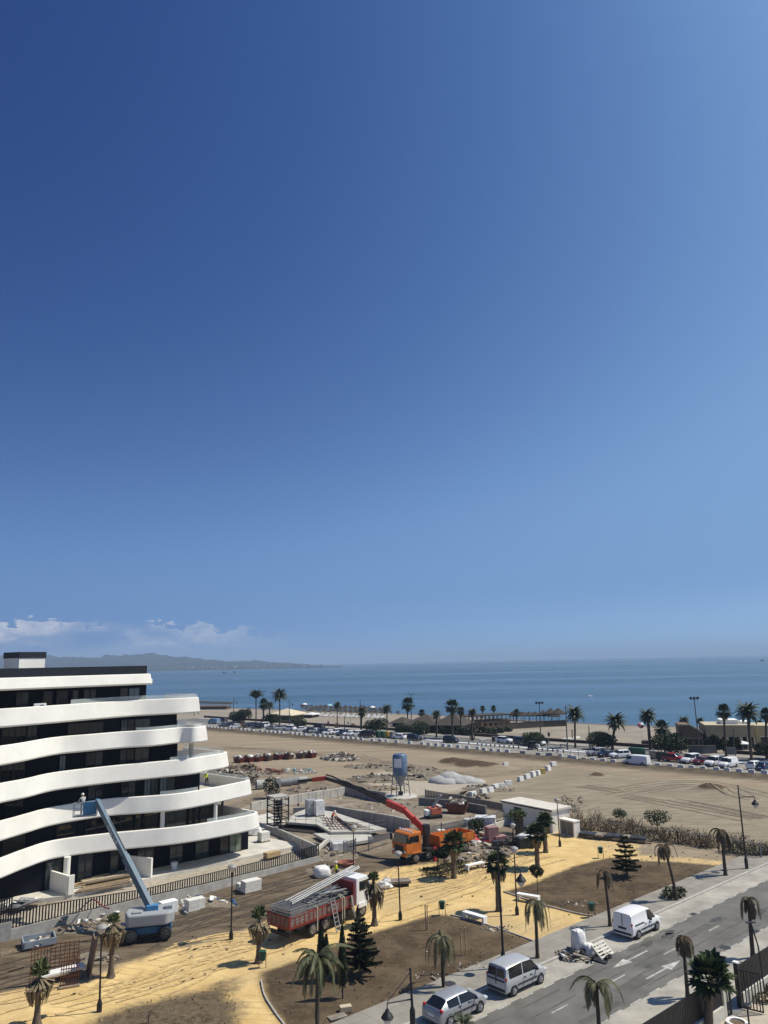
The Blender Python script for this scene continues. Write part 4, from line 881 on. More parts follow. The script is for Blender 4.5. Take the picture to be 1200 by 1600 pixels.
def on(t, p): return t.matrix_world @ Vector(p) if False else Vector((t.location.x + fx.x * p[0] - fx.y * p[1], t.location.y + fx.y * p[0] + fx.x * p[1], t.location.z + p[2]))
alu = M('scaffold_steel', (.30, .30, .29), .5, .3, var=.25, scale=3)
def frames(name, label, p, sz, n, seed, tilt=0):
    q = random.Random(seed); t = thing(name, label, 'scaffold stack', on(rt, p), hd)
    for k in range(n):
        m_ = MB(); z = k * sz[2] / n; dx, dy = q.uniform(-.1, .1), q.uniform(-.06, .06); L_, W_ = sz[0] / 2, sz[1] / 2
        for y in (-W_, W_): m_.beam((-L_ + dx, y + dy, z + .03), (L_ + dx, y + dy, z + .03), .05)
        for j in range(6): x = -L_ + sz[0] * j / 5; m_.beam((x + dx, -W_ + dy, z + .03), (x + dx, W_ + dy, z + .03), .04)
        m_.build('frame', alu, t)
    return t
frames('scaffold_stack', 'stack of grey scaffold frames at the tail of the red truck bed', (-1.55, -.1, zb_), (1.6, 2.2, 1.35), 16, 1)
frames('scaffold_stack', 'stack of pale scaffold frames in the middle of the red truck bed', (.65, -.1, zb_), (2.3, 1.9, 1.2), 14, 2)
frames('scaffold_stack', 'low stack of scaffold frames toward the cab on the red truck bed', (3.1, .1, zb_), (2.2, 1.9, 1.0), 11, 3)
tb = thing('scaffold_tubes', 'long white tubes lying lengthwise on top of the red truck load, rising over its cab', 'tubes', on(rt, (-1.0, .15, 2.5)), hd)
for k in range(6):
    y = (k % 4 - 1.5) * .34; z = .13 * (k // 4); MB().tube([(rng.uniform(-.5, .2), y, z), (rng.uniform(7.0, 7.6), y * .8 + .1, z + .95)], .05, 8).build('tube', M('white_tube', (.50, .50, .48), .5, var=.15), tb)
tb2 = thing('loose_planks', 'loose aluminium planks piled across the red truck load under the long tubes', 'planks', on(rt, (2.6, -.1, 2.2)), hd)
for k in range(10):
    a = R(rng.uniform(-16, 16)); c = Vector((rng.uniform(-1.2, 1.2), rng.uniform(-.7, .7), .04 * k)); d = Vector((math.cos(a), math.sin(a), rng.uniform(-.05, .1))) * rng.uniform(.9, 1.5); MB().beam(c - d, c + d, .22, .04).build('plank', alu, tb2)
sl_ = thing('load_straps', 'pale lashing straps tied over the red truck side board', 'straps', on(rt, (0, 0, 0)), hd)
for x, zz in ((.35, 2.25), (3.1, 2.45), (3.35, 2.45)):
    MB().beam((x, -1.3, .35 if x < 1 else .3), (x, -1.3, zb_ + .85), .06, .02).beam((x, -1.3, zb_ + .85), (x - .2, -.4, zz), .06, .02).build('strap', M('webbing', (.55, .50, .38), .8), sl_)
lr = thing('ladder', 'short aluminium ladder leaning against the side of the red truck', 'ladder', on(rt, (1.85, -1.35, 0)), hd)
m_ = MB()
for x in (-.22, .22): m_.beam((x, -.75, 0), (x, -.03, 2.3), .06)
for k in range(8): t_ = (k + .5) / 8; m_.beam((-.22, -.75 + .72 * t_, 2.3 * t_), (.22, -.75 + .72 * t_, 2.3 * t_), .04)
m_.build('frame', rim_metal, lr)
pl = thing('plank', 'pale plank propped upright against the red truck behind its cab', 'plank', on(rt, (4.2, -1.4, 0)), hd); MB().beam((0, -.3, 0), (-.1, .05, 2.0), .22, .05).build('board', alu, pl)
# orange truck with a folding crane
a, b_ = G(716, 1334), G(649, 1349.5); d = (b_ - a); h2 = math.atan2(d.y, d.x); fx2 = Vector((math.cos(h2), math.sin(h2), 0)); lf2 = Vector((-math.sin(h2), math.cos(h2), 0))
OO = a - lf2 * 1.0; wbase = d.length
ot = thing('crane_truck', 'orange four axle truck with a long articulated crane behind its cab', 'truck', (OO.x, OO.y, .05), h2)
def on2(p): return Vector((OO.x + fx2.x * p[0] + lf2.x * p[1], OO.y + fx2.y * p[0] + lf2.y * p[1], .05 + p[2]))
def lo2(P): q = P - Vector((OO.x, OO.y, .05)); return Vector((q.dot(fx2), q.dot(lf2), q.z))
twheels(ot, (-1.0, .35, wbase - 1.75, wbase), 1.02, .5)
MB().bb(-2.4, wbase + 1.2, -.45, .45, .75, 1.05).bb(2, 3.6, .7, 1.15, .5, .95).bb(2, 3.6, -1.15, -.7, .5, .95).build('chassis', dark_metal, ot)
cx = wbase + 1.25
cab(ot, cx - 2.0, cx, 1.2, 1.0, 3.0, orange, orange)
for s_ in (-1, 1): MB().bb(wbase - .62, wbase + .6, s_ * 1.2 - .05, s_ * 1.2 + .05, .95, 1.15).build('mudguard', orange, ot, bevel=.04)
lb = MB()
for k in range(6): lb.cyl((cx - .9, -1 + k * .4, 3.02), (cx - .9, -1 + k * .4, 3.2), .09, n=10)
lb.bb(cx - .95, cx - .85, -1.1, 1.1, 3.0, 3.06).build('roof_lamps', lamp_clear, ot)
bd = MB(); bx0, bx1 = -2.3, wbase - 3.2
bd.bb(bx0, bx1, -1.25, 1.25, 1.1, 1.22).bb(bx0, bx1, -1.26, -1.2, 1.22, 1.95).bb(bx0, bx1, 1.2, 1.26, 1.22, 1.95).bb(bx1 - .06, bx1, -1.2, 1.2, 1.22, 2.15).bb(bx0, bx0 + .06, -1.2, 1.2, 1.22, 1.95)
x = bx0
while x < bx1: bd.bb(x, x + .07, 1.26, 1.3, 1.15, 1.95); x += 1.1
bd.build('load_bed', orange, ot)
C0 = on2((wbase - 2.3, 0, 1.1))
MB().bb(wbase - 3.0, wbase - 1.6, -1.2, 1.2, .75, 1.1).cyl((wbase - 2.3, 0, 1.1), (wbase - 2.3, 0, 2.6), .38, .3, 14).bb(wbase - 2.65, wbase - 1.95, -.35, .35, 2.2, 3.3).build('crane_base', dark_metal, ot)
for s_ in (-1, 1): MB().bb(wbase - 2.45, wbase - 2.15, s_ * 1.5 - .1, s_ * 1.5 + .1, .05, 1.3).cyl((wbase - 2.3, s_ * 1.5, .0), (wbase - 2.3, s_ * 1.5, .07), .3, n=12).build('outrigger', crane_red, ot)
yk = C0.y
P0 = on2((wbase - 2.3, 0, 3.0)); P1 = AT(646, 1280, yk + .2); P2 = AT(632, 1266, yk + .8); P3 = AT(605, 1254, yk + 3.2); P4 = AT(560, 1232, yk + 7); P5 = AT(509, 1216, yk + 11.5); P6 = AT(466, 1221, yk + 13.5)
P0, P1, P2, P3, P4, P5, P6 = [lo2(p) for p in (P0, P1, P2, P3, P4, P5, P6)]
MB().beam(P0 - Vector((0, 0, .4)), P1, .5, .6).build('main_boom', crane_red, ot, bevel=.03)
MB().beam(P1, P2, .45, .5).cyl(P1 + Vector((0, 0, -.4)), P1 + Vector((0, 0, .3)), .3, n=10).build('knuckle', crane_red, ot)
MB().beam(P2, P3, .5, .65).build('jib_housing', crane_red, ot, bevel=.03)
MB().beam(P3, P4, .38, .52).beam(P4, P4.lerp(P5, .5), .32, .44).beam(P4.lerp(P5, .5), P5, .26, .36).build('telescopic_jib', dark_metal, ot)
hs = MB()
for k in range(2): hs.tube([P3.lerp(P5, t_ / 8) + Vector((0, 0, .45 + .12 * (t_ % 2) - .1 * k)) for t_ in range(9)], .05, 5)
hs.build('hydraulic_hose', plastic_black, ot)
MB().beam(P5, P5.lerp(P6, .45), .5, .5).build('jib_head', crane_red, ot, bevel=.03)
MB().beam(P5.lerp(P6, .4), P6, .3, .34).build('fly_jib', dark_metal, ot)
hk = MB().tube([P6, P6 - Vector((0, 0, 2.6))], .03, 5).blob(P6 - Vector((0, 0, 2.75)), .16, 8, 5, .05); hk.build('hook', dark_metal, ot)
# ---- boom lift with its basket against the balcony
LB = G(231, 1466)
bl_h = R(15)
lift = thing('boom_lift', 'blue telescopic boom lift with grey engine housing raised to a balcony', 'boom lift', (LB.x, LB.y, .03), bl_h)
lift_blue = M('lift_blue', (.045, .16, .30), .45, var=.1, scale=2); lift_grey = M('lift_grey', (.33, .345, .36), .5, var=.08)
cb_, sb_ = math.cos(bl_h), math.sin(bl_h)
def loL(P): q = P - Vector((LB.x, LB.y, .03)); return Vector((q.x * cb_ + q.y * sb_, -q.x * sb_ + q.y * cb_, q.z))
for x in (-1.25, 1.25):
    for s_ in (-1, 1): wheel(lift, x, s_ * 1.05, .5, s_, .38, M('dark_rim', (.07, .07, .068), .7))
MB().bb(-1.75, 1.75, -.62, .62, .45, .95).bb(-1.45, -1.05, -1.0, 1.0, .4, .7).bb(1.05, 1.45, -1.0, 1.0, .4, .7).bb(-2.1, -1.7, -1.05, 1.05, .35, .95).build('chassis', lift_blue, lift, bevel=.05)
MB().cyl((0, 0, .95), (0, 0, 1.15), .6, n=20).build('turntable', dark_metal, lift)
hg = MB(); hg.prism([(-1.5, -1.15), (1.35, -1.25), (1.9, -.8), (1.95, .8), (1.35, 1.2), (-1.5, 1.1), (-1.75, 0)], 1.15, 2.0); hg.build('engine_housing', lift_grey, lift, bevel=.12)
MB().prism([(1.2, -.35), (1.75, -.35), (1.75, .35), (1.2, .35)], 2.0, 2.25).bb(-1.2, -.5, -.8, -.3, 2.0, 2.12).build('housing_cover', lift_grey, lift, bevel=.03)
B0 = loL(AT(238, 1422, LB.y)); BT = loL(AT(151, 1250, LB.y + 5.5))
d = (BT - B0)
MB().box(B0 + Vector((0, 0, -.1)), (.9, .62, 1.0)).build('boom_pivot', M('lift_pivot_blue', (.06, .22, .42), .45, var=.05), lift, bevel=.04)
MB().beam(B0, B0 + d * .46, .42, .58).build('outer_boom', M('boom_steel_blue', (.085, .14, .19), .42, var=.1), lift, bevel=.02)
MB().beam(B0 + d * .46, B0 + d * .99, .34, .48).build('inner_boom', M('boom_steel_blue', None), lift, bevel=.02)
MB().beam(B0 + d * .5 + Vector((.24, -.2, .1)), B0 + d * .8 + Vector((.24, -.2, .1)), .04).beam(B0 + d * .12, B0 + d * .5 + Vector((0, -.3, -.3)), .1).build('boom_cables', plastic_black, lift)
BK = loL(AT(133, 1275, LB.y + 5.6))
MB().beam(BT, BK + Vector((1.0, 0, 1.0)), .22, .3).beam(BK + Vector((1.0, 0, 1.0)), BK + Vector((.6, 0, .1)), .2, .2).build('jib', lift_blue, lift)
bk = MB(); L_, W_ = .95, .42
bk.bb(BK.x - L_, BK.x + L_, BK.y - W_, BK.y + W_, BK.z, BK.z + .1)
for z in (.55, 1.1):
    for y in (-W_, W_): bk.beam(BK + Vector((-L_, y, z)), BK + Vector((L_, y, z)), .05)
    for x in (-L_, L_): bk.beam(BK + Vector((x, -W_, z)), BK + Vector((x, W_, z)), .05)
for x in (-L_, -L_ * .35, L_ * .35, L_):
    for y in (-W_, W_): bk.beam(BK + Vector((x, y, .1)), BK + Vector((x, y, 1.1)), .05)
bk.build('basket', M('basket_grey', (.30, .33, .36), .5, .3), lift)
MB().bb(BK.x - .15, BK.x + .95, BK.y - .47, BK.y - .43, BK.z + .15, BK.z + 1.2).bb(BK.x + .1, BK.x + .75, BK.y - .43, BK.y - .1, BK.z + .7, BK.z + 1.2).build('control_panel', lift_blue, lift)
def text(name, body, size, mat, parent, m4):
    c = bpy.data.curves.new(name, 'FONT'); c.body = body; c.size = size; c.align_x = 'CENTER'; c.align_y = 'CENTER'; c.extrude = .004
    o = bpy.data.objects.new('t', c); COL.objects.link(o); dg = bpy.context.evaluated_depsgraph_get(); me = bpy.data.meshes.new_from_object(o.evaluated_get(dg)); bpy.data.objects.remove(o)
    me.materials.clear(); me.materials.append(mat); o = bpy.data.objects.new(name, me); COL.objects.link(o); o.parent = parent; o.matrix_local = m4; return o
dn = d.normalized(); sd_ = dn.cross(Vector((0, 0, 1))).normalized(); upb = sd_.cross(dn)
# lettering along the flank of the boom that faces the street
def flank(p, side): 
    xx = -dn; zz = sd_ * side; yy = zz.cross(xx); return Matrix.Translation(p + zz * (.17 + .012)) @ Matrix((xx, yy, zz)).transposed().to_4x4()
camdir = (EYE - (LB + Vector((0, 0, 8)))); cl = Vector((camdir.x * cb_ + camdir.y * sb_, -camdir.x * sb_ + camdir.y * cb_, camdir.z))
sgn = 1 if sd_.dot(cl) > 0 else -1
text('lettering', 'Genie  S-85', .42, white_paint, lift, flank(B0 + d * .66, sgn))
print('LIFT', B0, BT, BK)
# ================================================================ plants
trunk_m = M('palm_trunk', (.13, .10, .075), .95, var=.35, scale=9, bump=.4, bscale=14)
bark = M('bark', (.10, .075, .055), .95, var=.3, scale=8)
pale_bark = M('pale_bark', (.20, .17, .135), .95, var=.3, scale=6)
g_date = leafmat('date_palm_leaf', (.030, .042, .018), (.075, .085, .038))
g_fan = leafmat('fan_palm_leaf', (.026, .042, .014), (.075, .10, .035))
g_dry = leafmat('dry_palm_leaf', (.13, .10, .06), (.26, .205, .125), .8)
g_droop = leafmat('drooping_palm_leaf', (.060, .065, .030), (.17, .155, .085), .7)
g_brown = leafmat('withered_palm_leaf', (.055, .042, .026), (.14, .105, .062), .8)
g_ficus = leafmat('ficus_leaf', (.012, .022, .007), (.045, .062, .018))
g_olive = leafmat('olive_leaf', (.045, .058, .030), (.11, .125, .065))
g_dark = leafmat('dark_leaf', (.008, .014, .006), (.028, .038, .016))
g_scrub = leafmat('dry_scrub_leaf', (.085, .065, .038), (.21, .165, .10), .8)
g_green = leafmat('bright_leaf', (.035, .062, .016), (.10, .14, .04))
def frond(mb, o, az, el, L_, droop, lw, n=11, width=.1, hang=.5, rg=rng, two=True, fast=False):
    # rachis as a curve that bends down, leaflets hanging from it on both sides
    p = Vector(o); e = el; st = L_ / n; pts = [p.copy()]
    for i in range(n):
        p = p + Vector((math.cos(az) * math.cos(e), math.sin(az) * math.cos(e), math.sin(e))) * st; e -= droop / n * ((.5 + 1.1 * i / n) if not fast else (2.4 * (1 - i / n) ** 1.2)); e = max(e, -1.5); pts.append(p.copy())
    mb.tube(pts, [.035 * L_ / 2.2 * (1 - .85 * i / n) for i in range(n + 1)], 3, cap=False)
    sd_ = Vector((-math.sin(az), math.cos(az), 0))
    for i in range(1, n + 1):
        a = pts[i - 1]; b = pts[i]; f = i / n; l = lw * math.sin(math.pi * min(.98, f * .86 + .12)) ** .7 * rg.uniform(.8, 1.15)
        d = (b - a).normalized()
        for q in ((0, .5) if two else (0,)):
            a2 = a.lerp(b, q)
            for s_ in (-1, 1):
                t = (sd_ * s_ * (1 - hang * .6) + d * .75 + Vector((0, 0, -hang * rg.uniform(.7, 1.3)))).normalized() * l
                w = d * width
                mb.add([a2 - w * .5, a2 + w * .5, a2 + t * .6 + w * .35, a2 + t, a2 + t * .6 - w * .35], [(0, 1, 2, 3, 4)])
def fan(mb, o, az, el, L_, r, n=9, rg=rng, fold=.4, droop=0.):
    p = Vector(o); d = Vector((math.cos(az) * math.cos(el), math.sin(az) * math.cos(el), math.sin(el))); c = p + d * L_
    mb.tube([p, c], [.03, .018], 3, cap=False)
    sd_ = Vector((-math.sin(az), math.cos(az), 0)); up = sd_.cross(d)
    for k in range(n):
        t = (k / (n - 1) - .5) * 3.7 + rg.uniform(-.06, .06)
        ax = d * math.cos(t) + sd_ * math.sin(t); tip = c + ax * r * rg.uniform(.85, 1.1) - up * fold * r * abs(math.sin(t)) * .5 - Vector((0, 0, droop * r))
        wv = (sd_ * math.cos(t) - d * math.sin(t)) * r * .16
        m_ = c + ax * r * .6
        mb.add([c, m_ - wv, tip, m_ + wv], [(0, 1, 2, 3)])
def trunk(parent, H_, r0, r1, lean=(0, 0), mat=trunk_m, bulge=1.25, name='trunk', n=9):
    pts = []; k = 9; rs = []
    for i in range(k):
        f = i / (k - 1); pts.append((lean[0] * f ** 1.6, lean[1] * f ** 1.6, H_ * f - (.15 if i == 0 else 0)))
        rs.append((r0 + (r1 - r0) * f) * (bulge if i == 0 else 1) * (1 + .05 * (-1) ** i))
    MB().tube(pts, rs, n).build(name, mat, parent, smooth=50); return Vector((lean[0], lean[1], H_))
def crown_date(parent, top, L_, n=34, seed=1, mat=g_date, up=1.35, lw=.42, name='crown', low=-.35, droop=1.5, w=.1):
    q = random.Random(seed); mb = MB()
    for i in range(n):
        f = i / n; el = up - (up - low) * f ** .9; az = i * 2.39996 + q.uniform(-.2, .2)
        frond(mb, top + Vector((0, 0, .15 * (1 - f))), az, el, L_ * q.uniform(.85, 1.1), droop * q.uniform(.8, 1.2), lw, 9, w, .35, q, False)
    return mb.build(name, mat, parent)
def crown_fan(parent, top, L_, r, n=30, seed=1, mat=g_fan, low=-.5, up=1.4, name='crown', droop=.1, nf=9):
    q = random.Random(seed); mb = MB()
    for i in range(n):
        f = i / n; fan(mb, top, i * 2.39996 + q.uniform(-.2, .2), up - (up - low) * f, L_ * q.uniform(.75, 1.1), r * q.uniform(.85, 1.1), nf, q, .5, droop * (1 + f))
    return mb.build(name, mat, parent)
def skirt(parent, top, h, r, n=60, seed=1, mat=g_dry, name='dead_skirt'):
    q = random.Random(seed); mb = MB()
    for i in range(n):
        az = q.uniform(0, 6.283); z0 = top.z - q.uniform(0, h * .35); rr = r * q.uniform(.45, 1); L_ = h * q.uniform(.55, 1)
        a = Vector((top.x + math.cos(az) * .12, top.y + math.sin(az) * .12, z0)); b = a + Vector((math.cos(az) * rr, math.sin(az) * rr, -L_ * .35)); c = Vector((top.x + math.cos(az) * rr * .9, top.y + math.sin(az) * rr * .9, z0 - L_)); s_ = Vector((-math.sin(az), math.cos(az), 0)) * q.uniform(.05, .11)
        mb.add([a - s_ * .4, a + s_ * .4, b + s_, c + s_ * .5, c - s_ * .5, b - s_], [(0, 1, 2, 5), (5, 2, 3, 4)])
    return mb.build(name, mat, parent)
def foliage(parent, blobs, n, size, mat, seed=1, name='crown', flat=.0):
    # leaf-sized faces scattered in the shells of several uneven clumps
    q = random.Random(seed); mb = MB(); tot = sum(b[1][0] * b[1][1] for b in blobs)
    for c, r in blobs:
        for _ in range(int(n * r[0] * r[1] / tot)):
            t = q.uniform(0, 6.283); z = q.uniform(-1, 1); s_ = math.sqrt(1 - z * z); k = q.uniform(.55, 1.06) ** .6
            p = Vector(c) + Vector((s_ * math.cos(t) * r[0] * k, s_ * math.sin(t) * r[1] * k, z * r[2] * k))
            a = Vector((q.gauss(0, 1), q.gauss(0, 1), q.gauss(0, .7))).normalized(); b = a.cross(Vector((q.gauss(0, 1), q.gauss(0, 1), q.gauss(0, 1)))).normalized()
            w = size * q.uniform(.6, 1.3)
            mb.add([p - a * w, p + b * w * .5, p + a * w, p - b * w * .5], [(0, 1, 2, 3)])
    return mb.build(name, mat, parent)
def at(x, y, z=0.): return G(x, y, z)
# ---- young palms of the park
PG = 'palms planted in the park beside the building site'
def skirted(x, y, ytop, yskirt0, yskirt1, label, seed, rs_=.75, cat='palm tree', green=1., z=.05):
    p = at(x, y); p.z = z; Ht = HT(p, yskirt0); Hs = HT(p, yskirt1); Hg = HT(p, ytop)
    t = thing('palm_tree', label, cat, p, 0, PG); top = trunk(t, Ht, .19, .14, (0, 0), trunk_m)
    skirt(t, top + Vector((0, 0, .1)), (Ht - Hs) * 1.1, rs_, 90, seed)
    crown_fan(t, top, max(.3, (Hg - Ht) * .5), max(.35, (Hg - Ht) * .55) * green, 8, seed, leafmat('young_palm_leaf', (.06, .08, .03), (.15, .18, .075)), 1.0, 1.5, droop=.0, nf=7)
    MB().lathe((0, 0, -.1), [(.36, 0), (.26, .25), (.19, .6)], 9).build('root_flare', trunk_m, t)
    return t
skirted(57, 1603, 1496, 1530, 1560, 'young palm with a hanging dead skirt at the bottom left corner', 1, .75)
skirted(173, 1527, 1424, 1446, 1472, 'young palm with a thick dead skirt just left of the boom lift', 2, .8)
skirted(404, 1504, 1415, 1441, 1464, 'young skirted palm behind the green bin on the sand path', 3, .7)
skirted(585, 1446, 1359, 1380, 1411, 'young skirted palm in front of the red truck cab', 4, .75)
def fanpalm(x, y, xc, yc, yt, label, seed, Lf=.8, r=.75, n=26, sk=True, low=-.5):
    p = at(x, y); p.z = .05; H_ = HT(p, yc); c = AT(xc, yc, p.y)
    t = thing('palm_tree', label, 'palm tree', p, 0, PG); top = trunk(t, H_, .26, .2, (c.x - p.x, 0))
    if sk: skirt(t, top - Vector((0, 0, .2)), H_ * .28, .6, 70, seed, g_dry)
    crown_fan(t, top, Lf, r, n, seed, g_fan, low, 1.4, droop=.15); return t
fanpalm(709, 1372, 709, 1318, 1297, 'green fan palm standing before the orange truck bed', 11, .75, .8)
fanpalm(779.5, 1424, 777, 1352, 1330, 'green fan palm between the two white benches on the sand', 12, .7, .7)
fanpalm(840, 1357, 838, 1304, 1287, 'fan palm with a brown skirt rising behind the clipped ball bush', 13, .7, .75)
fanpalm(852.6, 1332, 851, 1284, 1268, 'fan palm standing in front of the doors of the white hut', 14, .6, .7)
fanpalm(1108, 1618, 1111, 1531, 1500, 'lush fan palm just inside the black fence at the bottom right', 15, .75, .95, 22, False, -.5)
def droopy(x, y, xc, yc, label, seed, L_=1.7, n=11, mat=g_droop, r0=.14, lw=.3, up=1.0, low=.3, droop=3.0, z=.06, grp=PG):
    p = at(x, y); p.z = z; H_ = HT(p, yc); c = AT(xc, yc, p.y)
    t = thing('palm_tree', label, 'palm tree', p, 0, grp); top = trunk(t, H_, r0, r0 * .62, (c.x - p.x, 0), M('slim_palm_trunk', (.07, .055, .042), .9, var=.3, scale=8))
    q = random.Random(seed); mb = MB()
    for i in range(n):
        frond(mb, top, i * 2.39996 + q.uniform(-.4, .4), q.uniform(low, up), L_ * q.uniform(.95, 1.5), droop * q.uniform(.65, 1.1), lw * 1.55, 16, .075, .5, q, True, True)
    mb.build('crown', mat, t); return t
droopy(840, 1500, 837, 1411, 'slim palm with grey drooping fronds by the kerb left of the big white bag', 21, 1.9, 11)
droopy(693, 1546, 690, 1464, 'slim drooping palm on the pavement edge above the silver hatchback', 22, 1.9, 11)
droopy(496, 1622, 496, 1500, 'bushy drooping palm at the bottom edge left of the cypresses', 23, 1.9, 30, leafmat('green_drooping_leaf', (.045, .055, .022), (.14, .145, .07)), .15, .27, 1.35, .1, 2.2)
droopy(953.5, 1450, 943.6, 1362, 'leaning bare palm with a few limp fronds behind the white panel van', 24, 1.5, 6, g_brown, .13, .26, .9, .3, 3.3, .14)
droopy(1057, 1409, 1037, 1322, 'strongly leaning palm rising from the green bush on the pavement', 25, 1.5, 9, g_brown, .14, .3, 1.0, .3, 3.0, .14)
droopy(1134, 1370, 1127, 1298, 'palm with brown hanging fronds on the pavement by the tall lamp', 26, 1.9, 10, g_brown, .17, .34, 1.0, .2, 3.0, .14)
NP = 'palms along the near side of the street'
droopy(937, 1622, 932, 1540, 'slim palm cut off by the bottom edge below the road arrows', 27, 1.7, 12, g_droop, .13, .32, 1.2, .3, 2.7, .06, NP)
droopy(1075, 1560, 1067, 1464, 'dying palm with limp brown fronds behind the black picket fence', 28, 1.35, 8, g_brown, .13, .3, .9, .35, 3.3, .06, NP)
droopy(1177, 1497, 1170, 1404, 'dying palm with hanging dark fronds nearest the right edge', 29, 1.35, 8, g_brown, .16, .32, .9, .35, 3.3, .06, NP)
bb_ = thing('shrub', 'green bush at the foot of the strongly leaning palm', 'bush', at(1052, 1402, .14)); foliage(bb_, [((0, 0, .4), (.9, .75, .45)), ((.7, .3, .35), (.6, .6, .4)), ((-.6, -.2, .3), (.55, .5, .35))], 700, .12, g_olive, 5, 'foliage')
MB().tube([(0, 0, -.1), (.1, 0, .4)], .05, 5).build('stem', bark, bb_)
bb_ = thing('shrub', 'tuft of grassy fronds at the bottom edge right of the silver hatchback', 'bush', at(725, 1632, .02)); q = MB()
for i in range(22): frond(q, (0, 0, .9), i * 2.4, rng.uniform(.5, 1.4), .9, 1.6, .2, 8, .05, .5)
q.build('foliage', g_olive, bb_); MB().tube([(0, 0, 0), (0, 0, .95)], .1, 6).build('stem', bark, bb_)
# ---- cypresses, star pines, ball bush, small trees
def cypress(x, y, yt, label, seed, r=.36, dx=0):
    p = at(x, y, .08); H_ = HT(p, yt); t = thing('cypress_tree', label, 'cypress', p, 0, 'cypresses in the park')
    MB().tube([(0, 0, -.1), (0, 0, H_ * .9)], [.06, .02], 6).build('trunk', bark, t); q = random.Random(seed); mb = MB()
    for _ in range(1500):
        f = q.random() ** .8; z = H_ * (.16 + .84 * f); rr = r * min(1, (f * 5) ** .5 + .25) * (1 - f) ** .55 * q.uniform(.5, 1.12); a = q.uniform(0, 6.283)
        pp = Vector((math.cos(a) * rr, math.sin(a) * rr, z)); u_ = Vector((q.gauss(0, .25), q.gauss(0, .25), 1)).normalized(); s_ = Vector((math.cos(a + 1.5), math.sin(a + 1.5), 0)); w = q.uniform(.08, .16)
        mb.add([pp - u_ * w, pp + s_ * w * .3, pp + u_ * w * 1.3, pp - s_ * w * .3], [(0, 1, 2, 3)])
    mb.build('crown', g_dark, t)
cypress(502, 1532, 1448, 'tall dark cypress behind the bushy drooping palm', 1, .42); cypress(510, 1534, 1462, 'shorter cypress crowded against the taller one', 2, .36); cypress(535.5, 1560, 1448, 'single slender cypress left of the star shaped pine', 3, .38)
def starpine(x, y, yt, label, seed, R0, tiers, mat=g_dark):
    p = at(x, y, .08); H_ = HT(p, yt); t = thing('pine_tree', label, 'pine tree', p, 0, 'star pines in the park')
    MB().tube([(0, 0, -.1), (0, 0, H_)], [.11, .03], 7).build('trunk', bark, t); q = random.Random(seed); mb = MB()
    for k in range(tiers):
        f = (k + .3) / tiers; z = H_ * (.1 + .88 * f); L_ = R0 * (1 - f) ** .75 + .12; m_ = 6
        for j in range(m_):
            a = 6.283 * j / m_ + k * .5 + q.uniform(-.15, .15); e = q.uniform(-.1, .2); n = max(3, int(L_ / .13)); prev = Vector((0, 0, z)); d = Vector((math.cos(a), math.sin(a), e)); s_ = Vector((-math.sin(a), math.cos(a), 0))
            mb.beam(prev, prev + d * L_, .03)
            for i in range(1, n + 1):
                c = prev + d * (L_ * i / n) + Vector((0, 0, .06 * i / n)); w = .2 * (1.15 - .6 * i / n) * q.uniform(.8, 1.2)
                for sg in (-1, 1):
                    tip = c + s_ * sg * w + d * w * .6 + Vector((0, 0, .1)); mb.add([c - d * .05, c + d * .06, tip + d * .05, tip - d * .05], [(0, 1, 2, 3)])
                    tip = c + s_ * sg * w * .6 + Vector((0, 0, .17)); mb.add([c - d * .05, c + d * .06, tip + d * .04, tip - d * .05], [(0, 1, 2, 3)])
    mb.build('crown', mat, t)
starpine(563, 1524, 1433, 'star shaped pine on the bed beside the red truck', 1, 1.35, 10); starpine(980, 1370, 1304, 'star shaped pine on the large brown bed behind the panel van', 2, 1.35, 8)
def tree(name, label, cat, p, H_, blobs, n, size, mat, seed, r=.09, grp=None, limbs=4, bk=bark):
    t = thing(name, label, cat, p, 0, grp); q = random.Random(seed); low = min(b[0][2] for b in blobs)
    MB().tube([(0, 0, -.1), (.03, 0, low * .6), (0, 0, low)], [r * 1.2, r, r * .8], 7).build('trunk', bk, t)
    lm = MB()
    for c, rr in blobs[:6]: lm.tube([(0, 0, low * .75), (c[0] * .5, c[1] * .5, (low * .75 + c[2]) / 2 + .1), tuple(c)], [r * .6, r * .4, r * .15], 5)
    lm.build('limb', bk, t); foliage(t, blobs, n, size, mat, seed); return t
def ball(R_, z, k=6, sd=1, fl=.7, rr=.55):
    q = random.Random(sd); out = [((0, 0, z), (R_ * .75, R_ * .75, R_ * fl * .75))]
    for i in range(k): a = 6.283 * i / k + q.uniform(-.3, .3); f = q.uniform(.45, .62); out.append(((math.cos(a) * R_ * f, math.sin(a) * R_ * f, z + q.uniform(-.25, .35) * R_ * fl), (R_ * rr * q.uniform(.8, 1.1), R_ * rr * q.uniform(.8, 1.1), R_ * rr * fl * q.uniform(.85, 1.15))))
    return out
p = at(840, 1396, .08); tree('topiary_tree', 'clipped ball bush on a thin stem in front of the fan palm', 'topiary', p, 2, ball(.72, HT(p, 1361), 7, 3, 1, .4), 900, .09, g_dark, 3, .035)
